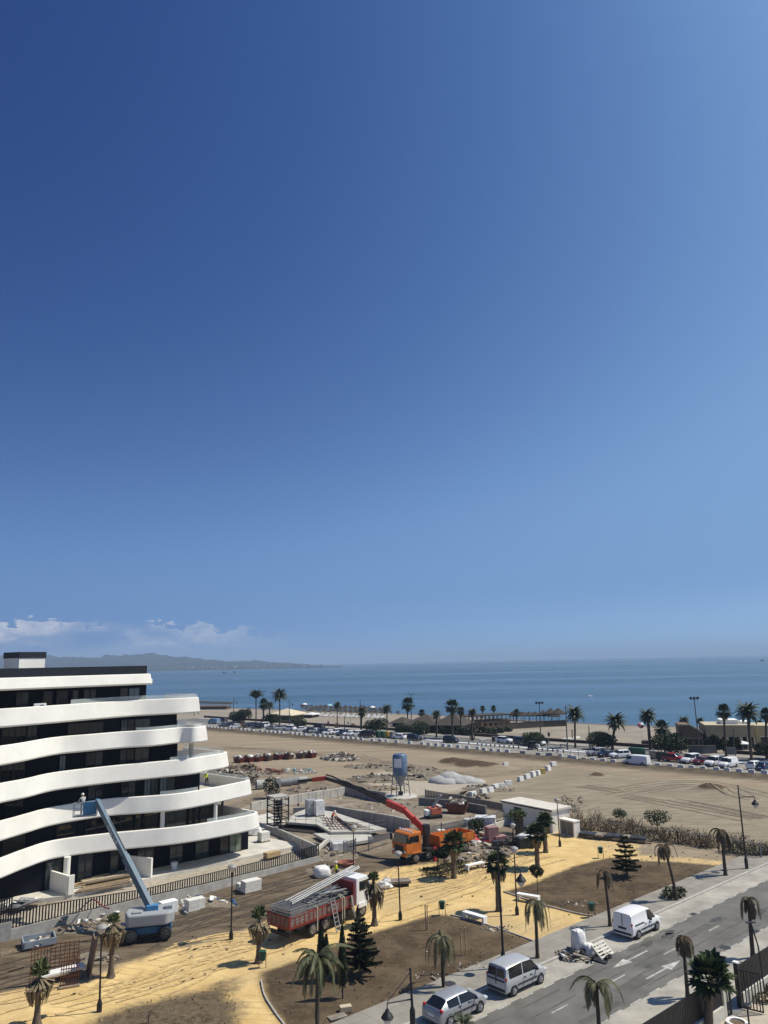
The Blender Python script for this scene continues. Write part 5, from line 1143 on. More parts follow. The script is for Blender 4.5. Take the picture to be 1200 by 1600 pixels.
for x, y, yt, yc, R_, m_, lb_ in ((684, 1356, 1323, 1333, .6, g_dark, 'left one of two small dark trees beside the orange truck wheel'), (694, 1357, 1325, 1335, .62, g_dark, 'right one of two small dark trees beside the orange truck wheel'),
    (746, 1312, 1274, 1290, 1.1, g_ficus, 'dark leafy tree behind the tail of the orange truck'), (808, 1302, 1262, 1273, 1.25, g_green, 'light green tree left of the white hut'), (1027, 1298, 1265, 1277, 1.5, leafmat('tree_leaf', (.02, .034, .01), (.07, .095, .03)), 'small green tree with a rounded crown in the dry hedge')):
    p = at(x, y, .03); tree('small_tree', lb_, 'tree', p, 2, ball(R_, HT(p, yc), 6, int(x), .8), 1000, .12, m_, int(x), .07)
p = at(886, 1281, .03); tree('small_tree', 'thin grey leafed sapling behind the white hut corner', 'tree', p, 3, [((q * .5 - .6, .3 * math.sin(q * 2.1), 1.6 + .9 * math.sin(q * 1.3) + q * .12), (.45, .4, .5)) for q in range(6)], 320, .13, leafmat('grey_leaf', (.09, .085, .07), (.2, .19, .16)), 9, .04)
p = at(969, 1284, .03); tree('shrub', 'sage green rounded shrub in the dry hedge line', 'bush', p, 1, ball(1.0, 1.0, 5, 4, .8), 700, .11, g_olive, 4, .05)
# dry hedge along the lot edge: separate bushes
hp = [(902, 1297), (915, 1296), (932, 1297), (948, 1298), (964, 1300), (980, 1303), (993, 1308), (1012, 1309), (1030, 1312), (1048, 1314), (1064, 1317), (1082, 1319), (1098, 1322), (1112, 1324), (1140, 1330), (1155, 1333), (1170, 1336), (1188, 1338), (1200, 1336)]
HN = ['feathery tan', 'low tan', 'dense straw coloured', 'ragged brown', 'wispy brown']
for i, (x, y) in enumerate(hp):
    p = at(x, y, .02); q = random.Random(i); h = HT(p, y - q.uniform(16, 30)); gm = g_olive if x in (1012, 1155, 1170, 1188) else g_scrub
    t = thing('dry_shrub', 'dry brown bush in the hedge row between the park and the empty lot' if gm is g_scrub else 'olive green bush in the dry hedge row between the park and the empty lot', 'bush', p, 0, 'bushes in the dry hedge row')
    foliage(t, [((q.uniform(-.7, .7), q.uniform(-.4, .4), h * q.uniform(.3, .6)), (.85, .6, h * .5)) for _ in range(4)], 420, .085, gm, i, 'foliage')
    s_ = MB()
    for k in range(44): a = q.uniform(0, 6.28); s_.beam((q.uniform(-.8, .8), q.uniform(-.4, .4), 0), (q.uniform(-1, 1), q.uniform(-.6, .6), h * q.uniform(.7, 1.15)), .022)
    s_.build('stem', M('dry_stem', (.20, .15, .10), .9), t)
# weeds over the small green bed and the beds' edges
q = random.Random(4); mb = MB()
gp = [Vector(p) for p in BEDG]; cx_ = sum((p.x for p in gp)) / len(gp); cy_ = sum((p.y for p in gp)) / len(gp)
for _ in range(900):
    a = gp[q.randrange(len(gp))]; f = q.random() ** .6; x = cx_ + (a.x - cx_) * f + q.uniform(-.6, .6); y = cy_ + (a.y - cy_) * f + q.uniform(-.6, .6); h = q.uniform(.1, .35); t_ = q.uniform(0, 6.28); w = Vector((math.cos(t_), math.sin(t_), 0)) * .06
    mb.add([Vector((x, y, .02)) - w, Vector((x, y, .02)) + w, Vector((x + q.uniform(-.15, .15), y + q.uniform(-.15, .15), h))], [(0, 1, 2)])
tag(mb.build('ground_cover', leafmat('weed_leaf', (.04, .042, .02), (.11, .095, .045))), kind='stuff')
q = random.Random(6); mb = MB()
for _ in range(2600):
    poly, lo = ((BEDM, 0), (BEDR, 1), (BEDL, 2))[q.randrange(3)]; xs = [p[0] for p in poly]; ys = [p[1] for p in poly]; x, y = q.uniform(min(xs), max(xs)), q.uniform(max(36, min(ys)), max(ys))
    ins = False; j = len(poly) - 1
    for i in range(len(poly)):
        if (poly[i][1] > y) != (poly[j][1] > y) and x < (poly[j][0] - poly[i][0]) * (y - poly[i][1]) / (poly[j][1] - poly[i][1]) + poly[i][0]: ins = not ins
        j = i
    if not ins: continue
    h = q.uniform(.04, .13); t_ = q.uniform(0, 6.28); w = Vector((math.cos(t_), math.sin(t_), 0)) * q.uniform(.03, .08)
    mb.add([Vector((x, y, .07)) - w, Vector((x, y, .07)) + w, Vector((x + q.uniform(-.1, .1), y + q.uniform(-.1, .1), .07 + h))], [(0, 1, 2)])
tag(mb.build('dry_grass', leafmat('dry_grass_blade', (.10, .075, .045), (.22, .17, .10))), kind='stuff')
# bare saplings and stakes
def bare(x, y, yt, label, seed, n=26):
    p = at(x, y, .03); H_ = HT(p, yt); t = thing('bare_sapling', label, 'sapling', p); q = random.Random(seed); MB().tube([(0, 0, -.1), (.05, 0, H_ * .6)], [.045, .03], 5).build('trunk', bark, t); mb = MB()
    for k in range(n): z = H_ * q.uniform(.35, .7); a = q.uniform(0, 6.28); l = H_ * q.uniform(.15, .35); mb.tube([(.03, 0, z), (math.cos(a) * l * .6, math.sin(a) * l * .6, z + l * .5), (math.cos(a) * l * .8 + q.uniform(-.1, .1), math.sin(a) * l * .8, z + l * q.uniform(.6, 1.1))], [.018, .012, .006], 4)
    mb.build('twigs', pale_bark, t)
bare(152, 1469, 1432, 'bare grey sapling beside the leaning brown board', 1); bare(532, 1396, 1368, 'withered little palm stump left of the high visibility worker', 2, 14); bare(231, 1600, 1572, 'broken bare twigs on the round bed at the bottom left', 3, 8)
for x, y0, y1, lb_ in ((666, 1453, 1415, 'left stake of the taller stake pair on the brown bed'), (669, 1453, 1416, 'right stake of the taller stake pair on the brown bed'), (721.5, 1493, 1450, 'left stake of the pair above the passenger van'), (728.5, 1492, 1451, 'right stake of the pair above the passenger van')):
    p = at(x, y0, .08); t = thing('tree_stake', lb_, 'stake', p); h = HT(p, y1); MB().tube([(0, 0, -.1), (-.05, 0, h)], [.045, .04], 7).build('post', timber, t); MB().bb(-.06, .06, -.06, .06, h, h + .05).build('cap', old_timber, t)
# ---- palms and ficus trees of the seafront
SP = 'palms along the seafront'
def sfpalm(x, y, xc, yc, yt, kind, label, seed, r=.22):
    p = at(x, y, .05); H_ = HT(p, yc); c = AT(xc, yc, p.y); Ht = HT(p, yt)
    t = thing('palm_tree', label, 'palm tree', p, 0, SP); tm = M('dark_palm_trunk', (.075, .058, .044), .95, var=.3, scale=6)
    if kind == 'date':
        top = trunk(t, H_, r * 1.1, r * .95, (c.x - p.x, 0), tm); L_ = (Ht - H_) * 1.75
        MB().blob(top - Vector((0, 0, .45)), (r * 1.9, r * 1.9, .75), 9, 6, .2).build('old_leaf_bases', tm, t); crown_date(t, top, L_, 44, seed, g_date, 1.4, L_ * .2, low=-.4, droop=1.6, w=.55)
    elif kind == 'upright':
        top = trunk(t, H_, r, r * .9, (c.x - p.x, 0), tm); L_ = (Ht - H_) * 1.4; crown_date(t, top, L_, 36, seed, g_date, 1.45, L_ * .2, low=.5, droop=.8, w=.55)
    else:
        top = trunk(t, H_, r * 1.1, r * .8, (c.x - p.x, 0), tm); L_ = (Ht - H_); skirt(t, top + Vector((0, 0, .1)), L_ * 1.3, L_ * .5, 80, seed, g_brown); crown_fan(t, top, L_ * .8, L_ * .7, 38, seed, g_date, -.8, 1.4, droop=.2)
for a in [(400, 1132, 400, 1091, 1079, 'upright', 'tall palm with a narrow brush of upright fronds above the parked cars', 1), (412, 1130, 412, 1100, 1093, 'fan', 'short fan palm between the two tall palms', 2), (421, 1129, 421, 1103, 1097, 'date', 'short bushy palm left of the tall spreading palm', 3), (437, 1134, 437, 1087, 1077, 'date', 'tall palm with a spreading crown left of the beach bar', 4),
    (527, 1141, 527, 1103, 1098, 'date', 'thin tall palm with a round bush at its foot', 5, .16), (565, 1145, 565, 1113, 1107, 'fan', 'ragged palm beside the thin lamp mast', 6), (605, 1147, 604.5, 1109, 1102, 'date', 'palm just right of the large round ficus and green containers', 7, .17), (637, 1131, 637, 1100, 1091, 'fan', 'tall fan palm on the beach beside a two lamp mast', 8),
    (707, 1153, 706.5, 1104, 1094, 'fan', 'large shaggy fan palm before the thatched beach restaurant', 9, .28), (720, 1147, 720, 1111, 1105, 'fan', 'smaller fan palm tucked behind the large shaggy one', 10), (660, 1132, 659, 1114, 1109, 'fan', 'wind swept palm left of the thatched roofs', 11), (682, 1152, 682, 1117, 1111, 'date', 'scruffy palm in front of the thatched roofs', 12), (738, 1157, 738, 1114, 1108, 'date', 'scruffy palm right of the large shaggy one', 13),
    (754, 1122, 754, 1107, 1103, 'fan', 'left one of two small palms behind the restaurant terrace', 14, .2), (771, 1122, 771, 1107, 1103, 'fan', 'right one of two small palms behind the restaurant terrace', 15, .2), (807, 1130, 807, 1114, 1109, 'fan', 'lone small palm by the reed fence of the beach club', 16, .2),
    (899, 1168, 898.5, 1117, 1105, 'date', 'tall straight palm beside the plain dark mast', 17), (957, 1172, 962.5, 1129, 1116, 'date', 'palm with a bent trunk right of the round ficus', 18, .28), (1017, 1178, 1012, 1120, 1109, 'date', 'thick trunked palm near the round beach parasol', 19, .32), (1035, 1171, 1034, 1138, 1127, 'fan', 'short fan palm behind the big ficus on the right', 20),
    (1135, 1182, 1131, 1112, 1102, 'fan', 'tall fan palm in front of the low beige building', 21, .22), (1175, 1192, 1168.5, 1115, 1100, 'date', 'tall date palm with a wide crown at the right', 22, .26), (1199, 1186, 1197, 1117, 1108, 'fan', 'fan palm cut by the right edge of the photo', 23), (1069, 1150, 1069, 1128, 1121, 'date', 'feathery palm behind the left end of the beige building', 24), (1094, 1146, 1094, 1127, 1122, 'date', 'small palm showing above the beige roof', 25), (1187, 1146, 1187, 1130, 1126, 'date', 'small palm showing above the white roof at the right', 26)]: sfpalm(*a)
FG = 'round clipped ficus trees along the seafront'
def ficus(x, y, yt, w, label, seed, fl=.72, n=2200):
    p = at(x, y, .05); H_ = HT(p, yt); R_ = w / 2 / PROJ_SCALE(p) * 1.12; zc = H_ - R_ * fl * .95
    return tree('ficus_tree', label, 'ficus', p, H_, ball(R_, max(zc, R_ * .5), 10, seed, fl, .58), int(n * 1.3), R_ * .075, g_ficus, seed, .16, FG)
def PROJ_SCALE(p): return FPX / (Vector(p) - EYE).dot(FW)
for a in [(371, 1129, 1109, 26, 'dark round tree at the left behind the parked cars', 1), (382, 1129.5, 1107, 20, 'second dark round tree touching the leftmost one', 2), (424, 1134, 1114, 25, 'round tree below the short bushy palm', 3), (469, 1137, 1122, 21, 'small round tree behind the white hatchback by the beach bar', 4), (588, 1145, 1121, 30, 'round ficus behind the green containers', 5), (630, 1144, 1131, 20, 'low shrubby tree right of the containers', 6), (656, 1147, 1127, 30, 'broad ficus behind the black parked car', 7),
    (835, 1164, 1141, 33, 'wide flat ficus over the white car on the seafront road', 8), (941, 1171, 1140, 39, 'big round ficus left of the bent palm', 9), (1049, 1182, 1142, 49, 'largest ficus by the red car and dark container', 10), (1197, 1186, 1157, 30, 'dark ficus at the right edge', 11)]: ficus(*a)
for x, y, yt, w, m_, lb_ in ((379, 1139, 1124, 10, leafmat('red_leaf', (.06, .03, .02), (.13, .07, .05)), 'reddish brown bush among the parked cars'), (389, 1124, 1104, 9, g_ficus, 'small leafy tree above the round trees at the left'), (527, 1140, 1129, 10, leafmat('red_leaf', None, None) if False else g_scrub, 'clipped brownish bush round the foot of the thin tall palm'), (738, 1157, 1144, 10, g_olive, 'ball shaped bush round the foot of the scruffy palm'), (424, 1247, 1213, 28, g_dark, 'dark unkempt bush behind the concrete wall of the site'), (552, 1137, 1130, 9, g_brown, 'low brown bush on the promenade')):
    p = at(x, y, .04); R_ = w / 2 / PROJ_SCALE(p); H_ = HT(p, yt); t = thing('shrub', lb_, 'bush', p); foliage(t, [((0, 0, H_ * .5), (R_ * .9, R_ * .8, H_ * .48)), ((R_ * .3, 0, H_ * .35), (R_ * .7, R_ * .7, H_ * .35)), ((-R_ * .35, .2, H_ * .6), (R_ * .6, R_ * .6, H_ * .35))], 700, max(.1, R_ * .12), m_, int(x), 'foliage'); MB().tube([(0, 0, -.1), (0, 0, H_ * .5)], .08, 5).build('stem', bark, t)
# ================================================================ street furniture of the park
def lathe_thing(*a): pass
def globe_lamp(x, y, xt, yt, label, z=.05, grp='mushroom headed lamps of the park'):
    p = at(x, y, z); H_ = HT(p, yt); c = AT(xt, yt, p.y)
    t = thing('street_lamp', label, 'street lamp', p, 0, grp); l = (c.x - p.x)
    MB().lathe((0, 0, -.1), [(.16, 0), (.16, .5), (.1, .7), (.09, .72)], 12).build('base', dark_metal, t)
    MB().tube([(0, 0, .5), (l * .9, 0, H_ - .55)], [.065, .045], 10).build('pole', dark_metal, t)
    MB().lathe((l * .9, 0, H_ - .6), [(.06, 0), (.16, .08), (.26, .3), (.27, .36), (.2, .4)], 16).build('glass_bowl', M('lamp_glass', (.55, .54, .50), .2, var=.1), t, smooth=40)
    MB().lathe((l * .9, 0, H_ - .22), [(.36, 0), (.33, .08), (.18, .17), (.04, .22)], 16).build('cap', M('lamp_cap', (.30, .29, .27), .5, var=.1), t, smooth=40)
globe_lamp(155, 1580, 159, 1443, 'globe lamp standing in the sand left of the skirted palms')
globe_lamp(361, 1468, 363, 1350, 'globe lamp at the sand edge between the boom lift and the red truck')
globe_lamp(625.5, 1437, 621.5, 1329, 'globe lamp between the red truck and the orange truck')
globe_lamp(552, 1392, 552.5, 1289, 'globe lamp behind the cab end of the red truck')
globe_lamp(808, 1429, 803, 1322, 'globe lamp right of the fan palm on the sand')
globe_lamp(875, 1322, 870, 1247, 'globe lamp in front of the white cabinet by the hut')
globe_lamp(802, 1322, 801, 1286, 'half hidden lamp among the clutter left of the white hut')
def arm_lamp(x, y, xt, yt, label, side, z=.14, arm=1.5, drop=1.3, lan=.42, body=True):
    p = at(x, y, z); H_ = HT(p, yt); c = AT(xt, yt, p.y); l = c.x - p.x
    t = thing('street_lamp', label, 'street lamp', p, 0, 'tall lamps with a hanging lantern')
    MB().lathe((0, 0, -.1), [(.16, 0), (.16, .9), (.11, 1.1), (.1, 1.12)], 12).build('base', dark_metal, t)
    MB().tube([(0, 0, .8), (l, 0, H_)], [.085, .055], 10).blob((l, 0, H_ + .06), .09, 8, 5, 0).build('pole', dark_metal, t)
    b = Vector((l * .85, 0, H_ - drop)); d = Vector((side[0], side[1], 0)).normalized(); e = b + d * arm
    MB().tube([b, e], .04, 7).tube([(l, 0, H_ - .1), e + Vector((0, 0, .05))], .02, 6).tube([e, e - Vector((0, 0, .3))], .03, 6).build('arm', dark_metal, t)
    ln = MB().lathe(e - Vector((0, 0, .75)), [(.34, 0), (.36, .05), (.25, .22), (.14, .32), (.08, .46)], 14); o = ln.build('lantern', dark_metal, t, smooth=40)
    MB().lathe(e - Vector((0, 0, 1.12)), [(.03, 0), (.16, .12), (.27, .3), (.29, .38)], 14).build('glass', MATS['lamp_glass'], o, smooth=40)
arm_lamp(645, 1605, 641, 1516, 'tall black lamp with lantern hanging left beside the silver hatchback', (-.75, -.25), arm=1.45, drop=1.5)
arm_lamp(787, 1512, 777, 1320, 'tallest black lamp rising behind the passenger van', (.8, -.25), arm=1.5, drop=1.5)
arm_lamp(1167, 1357, 1153, 1229, 'tall black lamp with lantern hanging right by the dry hedge', (.95, .1), arm=1.6, drop=1.0)
gl = at(1197, 1566, .03); t = thing('garden_lamp', 'thin black lamp post with bent flat head inside the fence at the right edge', 'lamp', gl); H_ = HT(gl, 1442)
MB().tube([(0, 0, 0), (-.1, 0, H_ * .7), (-.35, .1, H_)], .045, 8).build('pole', dark_metal, t); MB().box((-.35, .1, H_), (.6, .22, .06)).build('head', dark_metal, t, bevel=.02)
gl = at(1171, 1606, .03); t = thing('garden_lamp', 'low bollard lamp with a round flat cap beside the open gate', 'lamp', gl); H_ = HT(gl, 1574)
MB().tube([(0, 0, 0), (0, 0, H_)], .05, 8).build('pole', dark_metal, t); MB().lathe((0, 0, H_), [(.05, 0), (.24, .06), (.25, .14), (.2, .17)], 16).build('head', dark_metal, t)
# benches
def bench(x0, x1, y0, y1, label):
    a, b_ = at(x0, y0, .06), at(x1, y1, .06); d = b_ - a; L_ = d.length + .1; c = (a + b_) / 2
    t = thing('park_bench', label, 'bench', c, math.atan2(d.y, d.x), 'white concrete park benches')
    MB().bb(-L_ / 2, L_ / 2, -.27, .27, .36, .5).build('seat', white_paint, t, bevel=.02)
    for s_ in (-1, 1): MB().bb(s_ * (L_ / 2 - .09) - .085, s_ * (L_ / 2 - .09) + .085, -.25, .25, -.05, .358).build('leg', white_paint, t, bevel=.02)
bench(729.5, 755, 1360, 1354, 'white concrete bench by the small green bed'); bench(726, 758, 1433.5, 1443, 'white concrete bench at the corner of the brown stake bed'); bench(809, 842, 1404.5, 1410, 'white concrete bench behind the slim palm at the big brown bed')
# bins
def bin_(x, y, yt, label, h=.0):
    p = at(x, y, .06); t = thing('litter_bin', label, 'litter bin', p, R(-20), 'green litter bins on two posts'); gm = M('bin_green', (.02, .075, .05), .5, var=.15)
    MB().lathe((0, 0, .42), [(.17, 0), (.2, .03), (.23, .55), (.25, .56), (.25, .6), (.21, .6)], 14).build('basket', gm, t, smooth=40)
    for s_ in (-1, 1): MB().tube([(s_ * .27, 0, -.1), (s_ * .27, 0, .95)], .025, 6).build('post', dark_metal, t)
    MB().bb(-.27, .27, -.015, .015, .86, .9).build('bar', dark_metal, t)
bin_(691, 1429, 1410, 'green bin on posts at the tip of the brown stake bed'); bin_(939, 1340, 1327, 'dark green bin by the stack of dark slabs'); bin_(925, 1432, 1413, 'dark green bin at the pavement corner left of the panel van'); bin_(410, 1511, 1492, 'green bin in front of the skirted palm on the sand')
# ================================================================ building site
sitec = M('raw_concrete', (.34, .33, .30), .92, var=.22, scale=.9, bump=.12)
def pts_wall(name, label, base, tops, w=.25, m_=sitec, cat='wall', cap=None, joints=True):
    g = [at(*p) for p in base]; o = g[0].copy(); t = thing(name, label, cat, o); mb = MB(); jm_ = MB()
    for i in range(len(g) - 1):
        a, b_ = g[i] - o, g[i + 1] - o; ha, hb = HT(g[i], tops[i]), HT(g[i + 1], tops[i + 1]); d = (b_ - a).normalized(); n = Vector((-d.y, d.x, 0)) * w / 2
        z = Vector((0, 0, .15)); mb.add([a - n - z, b_ - n - z, b_ + n - z, a + n - z, a - n + Vector((0, 0, ha)), b_ - n + Vector((0, 0, hb)), b_ + n + Vector((0, 0, hb)), a + n + Vector((0, 0, ha))], [(3, 2, 1, 0), (4, 5, 6, 7), (0, 1, 5, 4), (1, 2, 6, 5), (2, 3, 7, 6), (3, 0, 4, 7)])
        k = int((b_ - a).length / 1.3)
        for j in range(1, k): p_ = a.lerp(b_, j / k); h = ha + (hb - ha) * j / k; jm_.beam(p_ - n * 1.06 + Vector((0, 0, .05)), p_ - n * 1.06 + Vector((0, 0, h - .03)), .035, .02)
    mb.build('wall_face', m_, t)
    if joints and jm_.v: jm_.build('formwork_joints', M('joint_dark', (.16, .155, .14), .95), t)
    return t
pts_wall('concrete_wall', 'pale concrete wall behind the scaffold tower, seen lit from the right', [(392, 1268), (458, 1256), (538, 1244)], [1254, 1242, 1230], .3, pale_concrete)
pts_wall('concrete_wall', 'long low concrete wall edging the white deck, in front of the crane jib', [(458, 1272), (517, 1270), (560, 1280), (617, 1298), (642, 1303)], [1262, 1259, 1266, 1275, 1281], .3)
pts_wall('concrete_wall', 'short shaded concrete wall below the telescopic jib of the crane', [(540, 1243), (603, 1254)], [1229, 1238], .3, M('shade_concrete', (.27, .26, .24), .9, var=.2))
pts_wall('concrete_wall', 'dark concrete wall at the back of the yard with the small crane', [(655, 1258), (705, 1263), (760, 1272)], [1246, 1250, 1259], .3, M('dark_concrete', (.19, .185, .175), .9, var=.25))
pts_wall('concrete_wall', 'rough grey low wall turning round the end of the building terrace', [(400, 1292), (441, 1308), (493, 1346)], [1284, 1297, 1320], .25, concrete)
pts_wall('concrete_wall', 'light base wall under the wire fence left of the white hut', [(700, 1322), (760, 1300), (799, 1287)], [1312, 1291, 1278], .2, pale_concrete, joints=False)
# white deck of the new building
def slab(name, label, poly, z0, z1, m_, cat='floor slab'):
    pp = px(poly, z1); c = Vector((sum(p[0] for p in pp) / len(pp), sum(p[1] for p in pp) / len(pp), 0)); mb = MB().prism([(p[0] - c.x, p[1] - c.y) for p in pp], z0, z1)
    return tag(mb.build(name, m_, loc=c), label, cat)
deckm = M('deck_concrete', (.46, .44, .39), .9, var=.14, scale=.7, bump=.08)
slab('floor_slab', 'upper white concrete deck with the wrapped pallets and the worker in orange', [(446, 1284), (462, 1270), (480, 1263), (520, 1268), (556, 1280), (604, 1295), (577, 1299), (517, 1300), (495, 1288)], .55, .8, deckm)
slab('floor_slab', 'lower white concrete deck at the front, behind the grey fence piece', [(490, 1302), (520, 1301), (580, 1304), (584, 1311), (533, 1319), (505, 1310)], .2, .5, deckm)
slab('floor_slab', 'pale concrete strip left of the scaffold tower', [(392, 1277), (420, 1270), (446, 1284), (428, 1294), (400, 1296)], .05, .35, pale_concrete)
slab('pit_shade', 'black excavated void under the upper white deck', [(438, 1288), (495, 1290), (516, 1301), (520, 1305), (440, 1296)], -.1, .12, M('pit_shade_black', (.035, .03, .026), .95, var=.3), 'pit')  # shallow slab, the shade of the void under the deck put into its colour
t = thing('guard_rail', 'thin steel guard rail posts round the edge of the white deck', 'railing', at(446, 1284, .8)); mb = MB(); o = at(446, 1284, .8); pv = None
for x, y in [(448, 1284), (462, 1287), (478, 1287), (494, 1288), (505, 1294), (517, 1299), (545, 1298), (577, 1298), (602, 1294)]:
    g = at(x, y, .8) - o; mb.beam(g, g + Vector((0, 0, 1.0)), .045)
    if pv is not None: mb.beam(pv + Vector((0, 0, .95)), g + Vector((0, 0, .95)), .03).beam(pv + Vector((0, 0, .5)), g + Vector((0, 0, .5)), .03)
    pv = g
mb.build('rails', grey_metal, t)
t = thing('rebar_mats', 'grid of steel bars and boards lying on the white deck', 'steel bars', at(530, 1284, .8)); o = at(530, 1284, .8); mb = MB(); q = random.Random(3)
for k in range(9): a = at(505 + k * 5, 1274 + k * 1.6, .82) - o; b_ = at(517 + k * 6, 1297 - k * .4, .82) - o; mb.beam(a, b_, .06)
for k in range(5): a = at(500 + k * 3, 1277 + k * 4.5, .86) - o; b_ = at(560 + k * 6, 1287 + k * 2.2, .86) - o; mb.beam(a, b_, .06)
mb.build('bars', rust, t)
mb = MB(); 
for k in range(3): mb.beam(at(523 + k * 2, 1275 + k, .95) - o, at(549 + k * 2, 1295 + k, .95) - o, .25, .08)
mb.build('boards', M('black_board', (.03, .028, .026), .8), t)
# scaffold tower
p = at(434, 1293.5); H_ = HT(at(437, 1294), 1243); t = thing('scaffold_tower', 'dark open steel tower with a flat grey slab on top beside the white deck', 'tower', p, R(35)); mb = MB(); w = 1.0
for x in (-w, w):
    for y in (-w, w): mb.beam((x, y, 0), (x, y, H_ - .18), .14)
for k in range(5):
    z = H_ * (k + .6) / 5.2
    for s_ in (-w, w): mb.beam((-w, s_, z), (w, s_, z), .08).beam((s_, -w, z), (s_, w, z), .08)
mb.build('frame', M('tower_steel', (.022, .02, .019), .7), t); MB().bb(-w - .12, w + .12, -w - .12, w + .12, H_ - .18, H_).build('roof_slab', concrete, t)
mb = MB()
for k in range(9): z = .2 + k * .36; mb.bb(-.5 + .1 * (k % 2), .5, -.45, .45, z, z + .1)
mb.beam((-.5, -.4, 0), (.5, .4, H_ * .8), .1).beam((.3, -.5, 0), (-.1, .3, H_ * .85), .12).build('stacked_props', M('prop_brown', (.05, .04, .035), .8, var=.3), t)
# wrapped pallets
def crate(x, y, yt, w, d, rz, m_, label, name='pallet_load', cat='pallet', z=.0, n=3, split=False, grp=None):
    p = at(x, y, z); H_ = HT(p, yt); t = thing(name, label, cat, p, rz, grp); mb = MB()
    for s_ in (-1, 0, 1): mb.bb(-w / 2, w / 2, s_ * (d / 2 - .06) - .05, s_ * (d / 2 - .06) + .05, 0, .1)
    mb.bb(-w / 2, w / 2, -d / 2, d / 2, .1, .13).build('pallet', old_timber, t)
    mb = MB(); q = random.Random(int(x * 7 + y)); h = (H_ - .14) / n
    for k in range(n): a = q.uniform(-.02, .02); mb.bb(-w / 2 + .03 + a, w / 2 - .03 + a, -d / 2 + .03, d / 2 - .03, .135 + k * h, .135 + (k + 1) * h - .015)
    mb.build('load', m_, t, bevel=.015); return t
wrap = M('plastic_wrap', (.66, .66, .64), .35, var=.18, scale=3, bump=.25, bscale=5); stone = M('pale_stone', (.66, .64, .58), .85, var=.1, scale=3)
crate(486, 1274, 1249, 1.3, 1.2, R(30), M('grey_wrap', (.36, .37, .38), .4, var=.2, bump=.2), 'left grey wrapped pallet load on the white deck', z=.8); crate(498, 1274.5, 1250, 1.3, 1.2, R(30), wrap, 'right white wrapped pallet load on the white deck', z=.8, n=2)
crate(412, 1315, 1299, 1.2, 1.0, R(40), stone, 'white slatted pallet of slabs on the terrace right of the building', z=.35); tag(MB().blob((0, 0, .5), (1.0, .7, .6), 10, 6, .25).build('sack', bag_white, loc=at(396, 1305, .3)), 'white sacks heaped at the right corner of the building', 'sack')
crate(300, 1424.5, 1404, 1.1, .9, R(40), stone, 'larger pale stone pallet right of the boom lift'); crate(310, 1421, 1402, .9, .9, R(40), stone, 'pale stone pallet touching the larger one right of the boom lift'); crate(392, 1394, 1374, 1.75, 1.0, R(40), stone, 'pale stone pallet by the fence left of the palm trunk and lamp', n=4); crate(376, 1392, 1379, .7, .7, R(40), stone, 'small pale block beside the pallet at the fence')
crate(262, 1428, 1407, 1.5, .9, R(40), white_paint, 'white crate against the fence just behind the boom lift', n=2)
crate(425, 1340, 1330, 1.8, .8, R(43), timber, 'wooden pallets stacked behind the right half of the picket fence', z=.1)
crate(759, 1293, 1275, 2.6, 1.8, R(-10), wrap, 'large white wrapped load behind the wire fence by the orange truck', n=2); crate(735, 1290, 1279, 1.5, 1.2, R(10), wrap, 'low white wrapped load left of the large one behind the wire fence', n=2)
pinkm = M('pink_wrap', (.33, .19, .17), .6, var=.2, scale=3)
crate(769, 1316, 1291, 1.4, 1.1, R(20), pinkm, 'tall stack of pinkish wrapped bricks behind the orange truck', n=5); crate(781, 1316, 1305, 1.5, 1.1, R(20), pinkm, 'low stack of pinkish wrapped bricks right of the tall one', n=2)
crate(777, 1325, 1313, 1.1, .8, R(15), M('black_crate', (.03, .03, .033), .6), 'black crate on the ground in front of the pink bricks', n=1)
crate(690, 1308, 1296, .9, .9, R(10), bag_white, 'white pallet load beside the tail of the orange truck', n=1)
# tank bag, dark bags, boards by the hut
p = at(821, 1324); t = thing('bulk_bag', 'dark green bulk bag with a white top among the clutter left of the hut', 'bulk bag', p, R(10)); MB().bb(-.95, .95, -.7, .7, 0, 1.15).build('body', M('green_bag', (.035, .05, .045), .7, var=.3, bump=.3), t, bevel=.15); MB().blob((0, 0, 1.15), (.95, .72, .35), 10, 6, .1).build('top', wrap, t)
def heap(name, label, cat, p, r, n, s, mats, seed, h=.6, elong=(1, 1)):
    # loose heap of irregular lumps and boards, one pile
    q = random.Random(seed); mb = MB(); dust = M('heap_dust', (.20, .165, .12), .95, var=.25, scale=2)
    if r > .9 and name not in ('rubble_bags', 'bag_pile', 'litter'): mb.blob((0, 0, 0), (r * 1.02 * elong[0], r * 1.02 * elong[1], max(.05, h * .4)), 16, 6, .09, len(mats), q)
    mats = list(mats) + [dust]
    for _ in range(n):
        a = q.uniform(0, 6.283); k = q.random() ** .55; x, y = math.cos(a) * r * k * elong[0], math.sin(a) * r * k * elong[1]; z = h * (1 - k) ** .8 * q.uniform(.5, 1)
        mt = Euler((q.uniform(-.6, .6), q.uniform(-.6, .6), q.uniform(0, 6))).to_matrix().to_4x4(); f = s * q.uniform(.5, 1.4)
        if q.random() < .38: mb.blob((x, y, z + f * .12), (f * q.uniform(.5, 1.1), f * q.uniform(.4, .9), f * q.uniform(.2, .45)), 7, 4, .3, q.randrange(len(mats) - 1), q, mt)
        else: mb.box((x, y, z + f * .2), (f * q.uniform(.9, 3.4), f * q.uniform(.2, .9), f * q.uniform(.06, .35)), mi=q.randrange(len(mats) - 1), mat=mt)
    return tag(mb.build(name, mats, loc=p), label, cat)
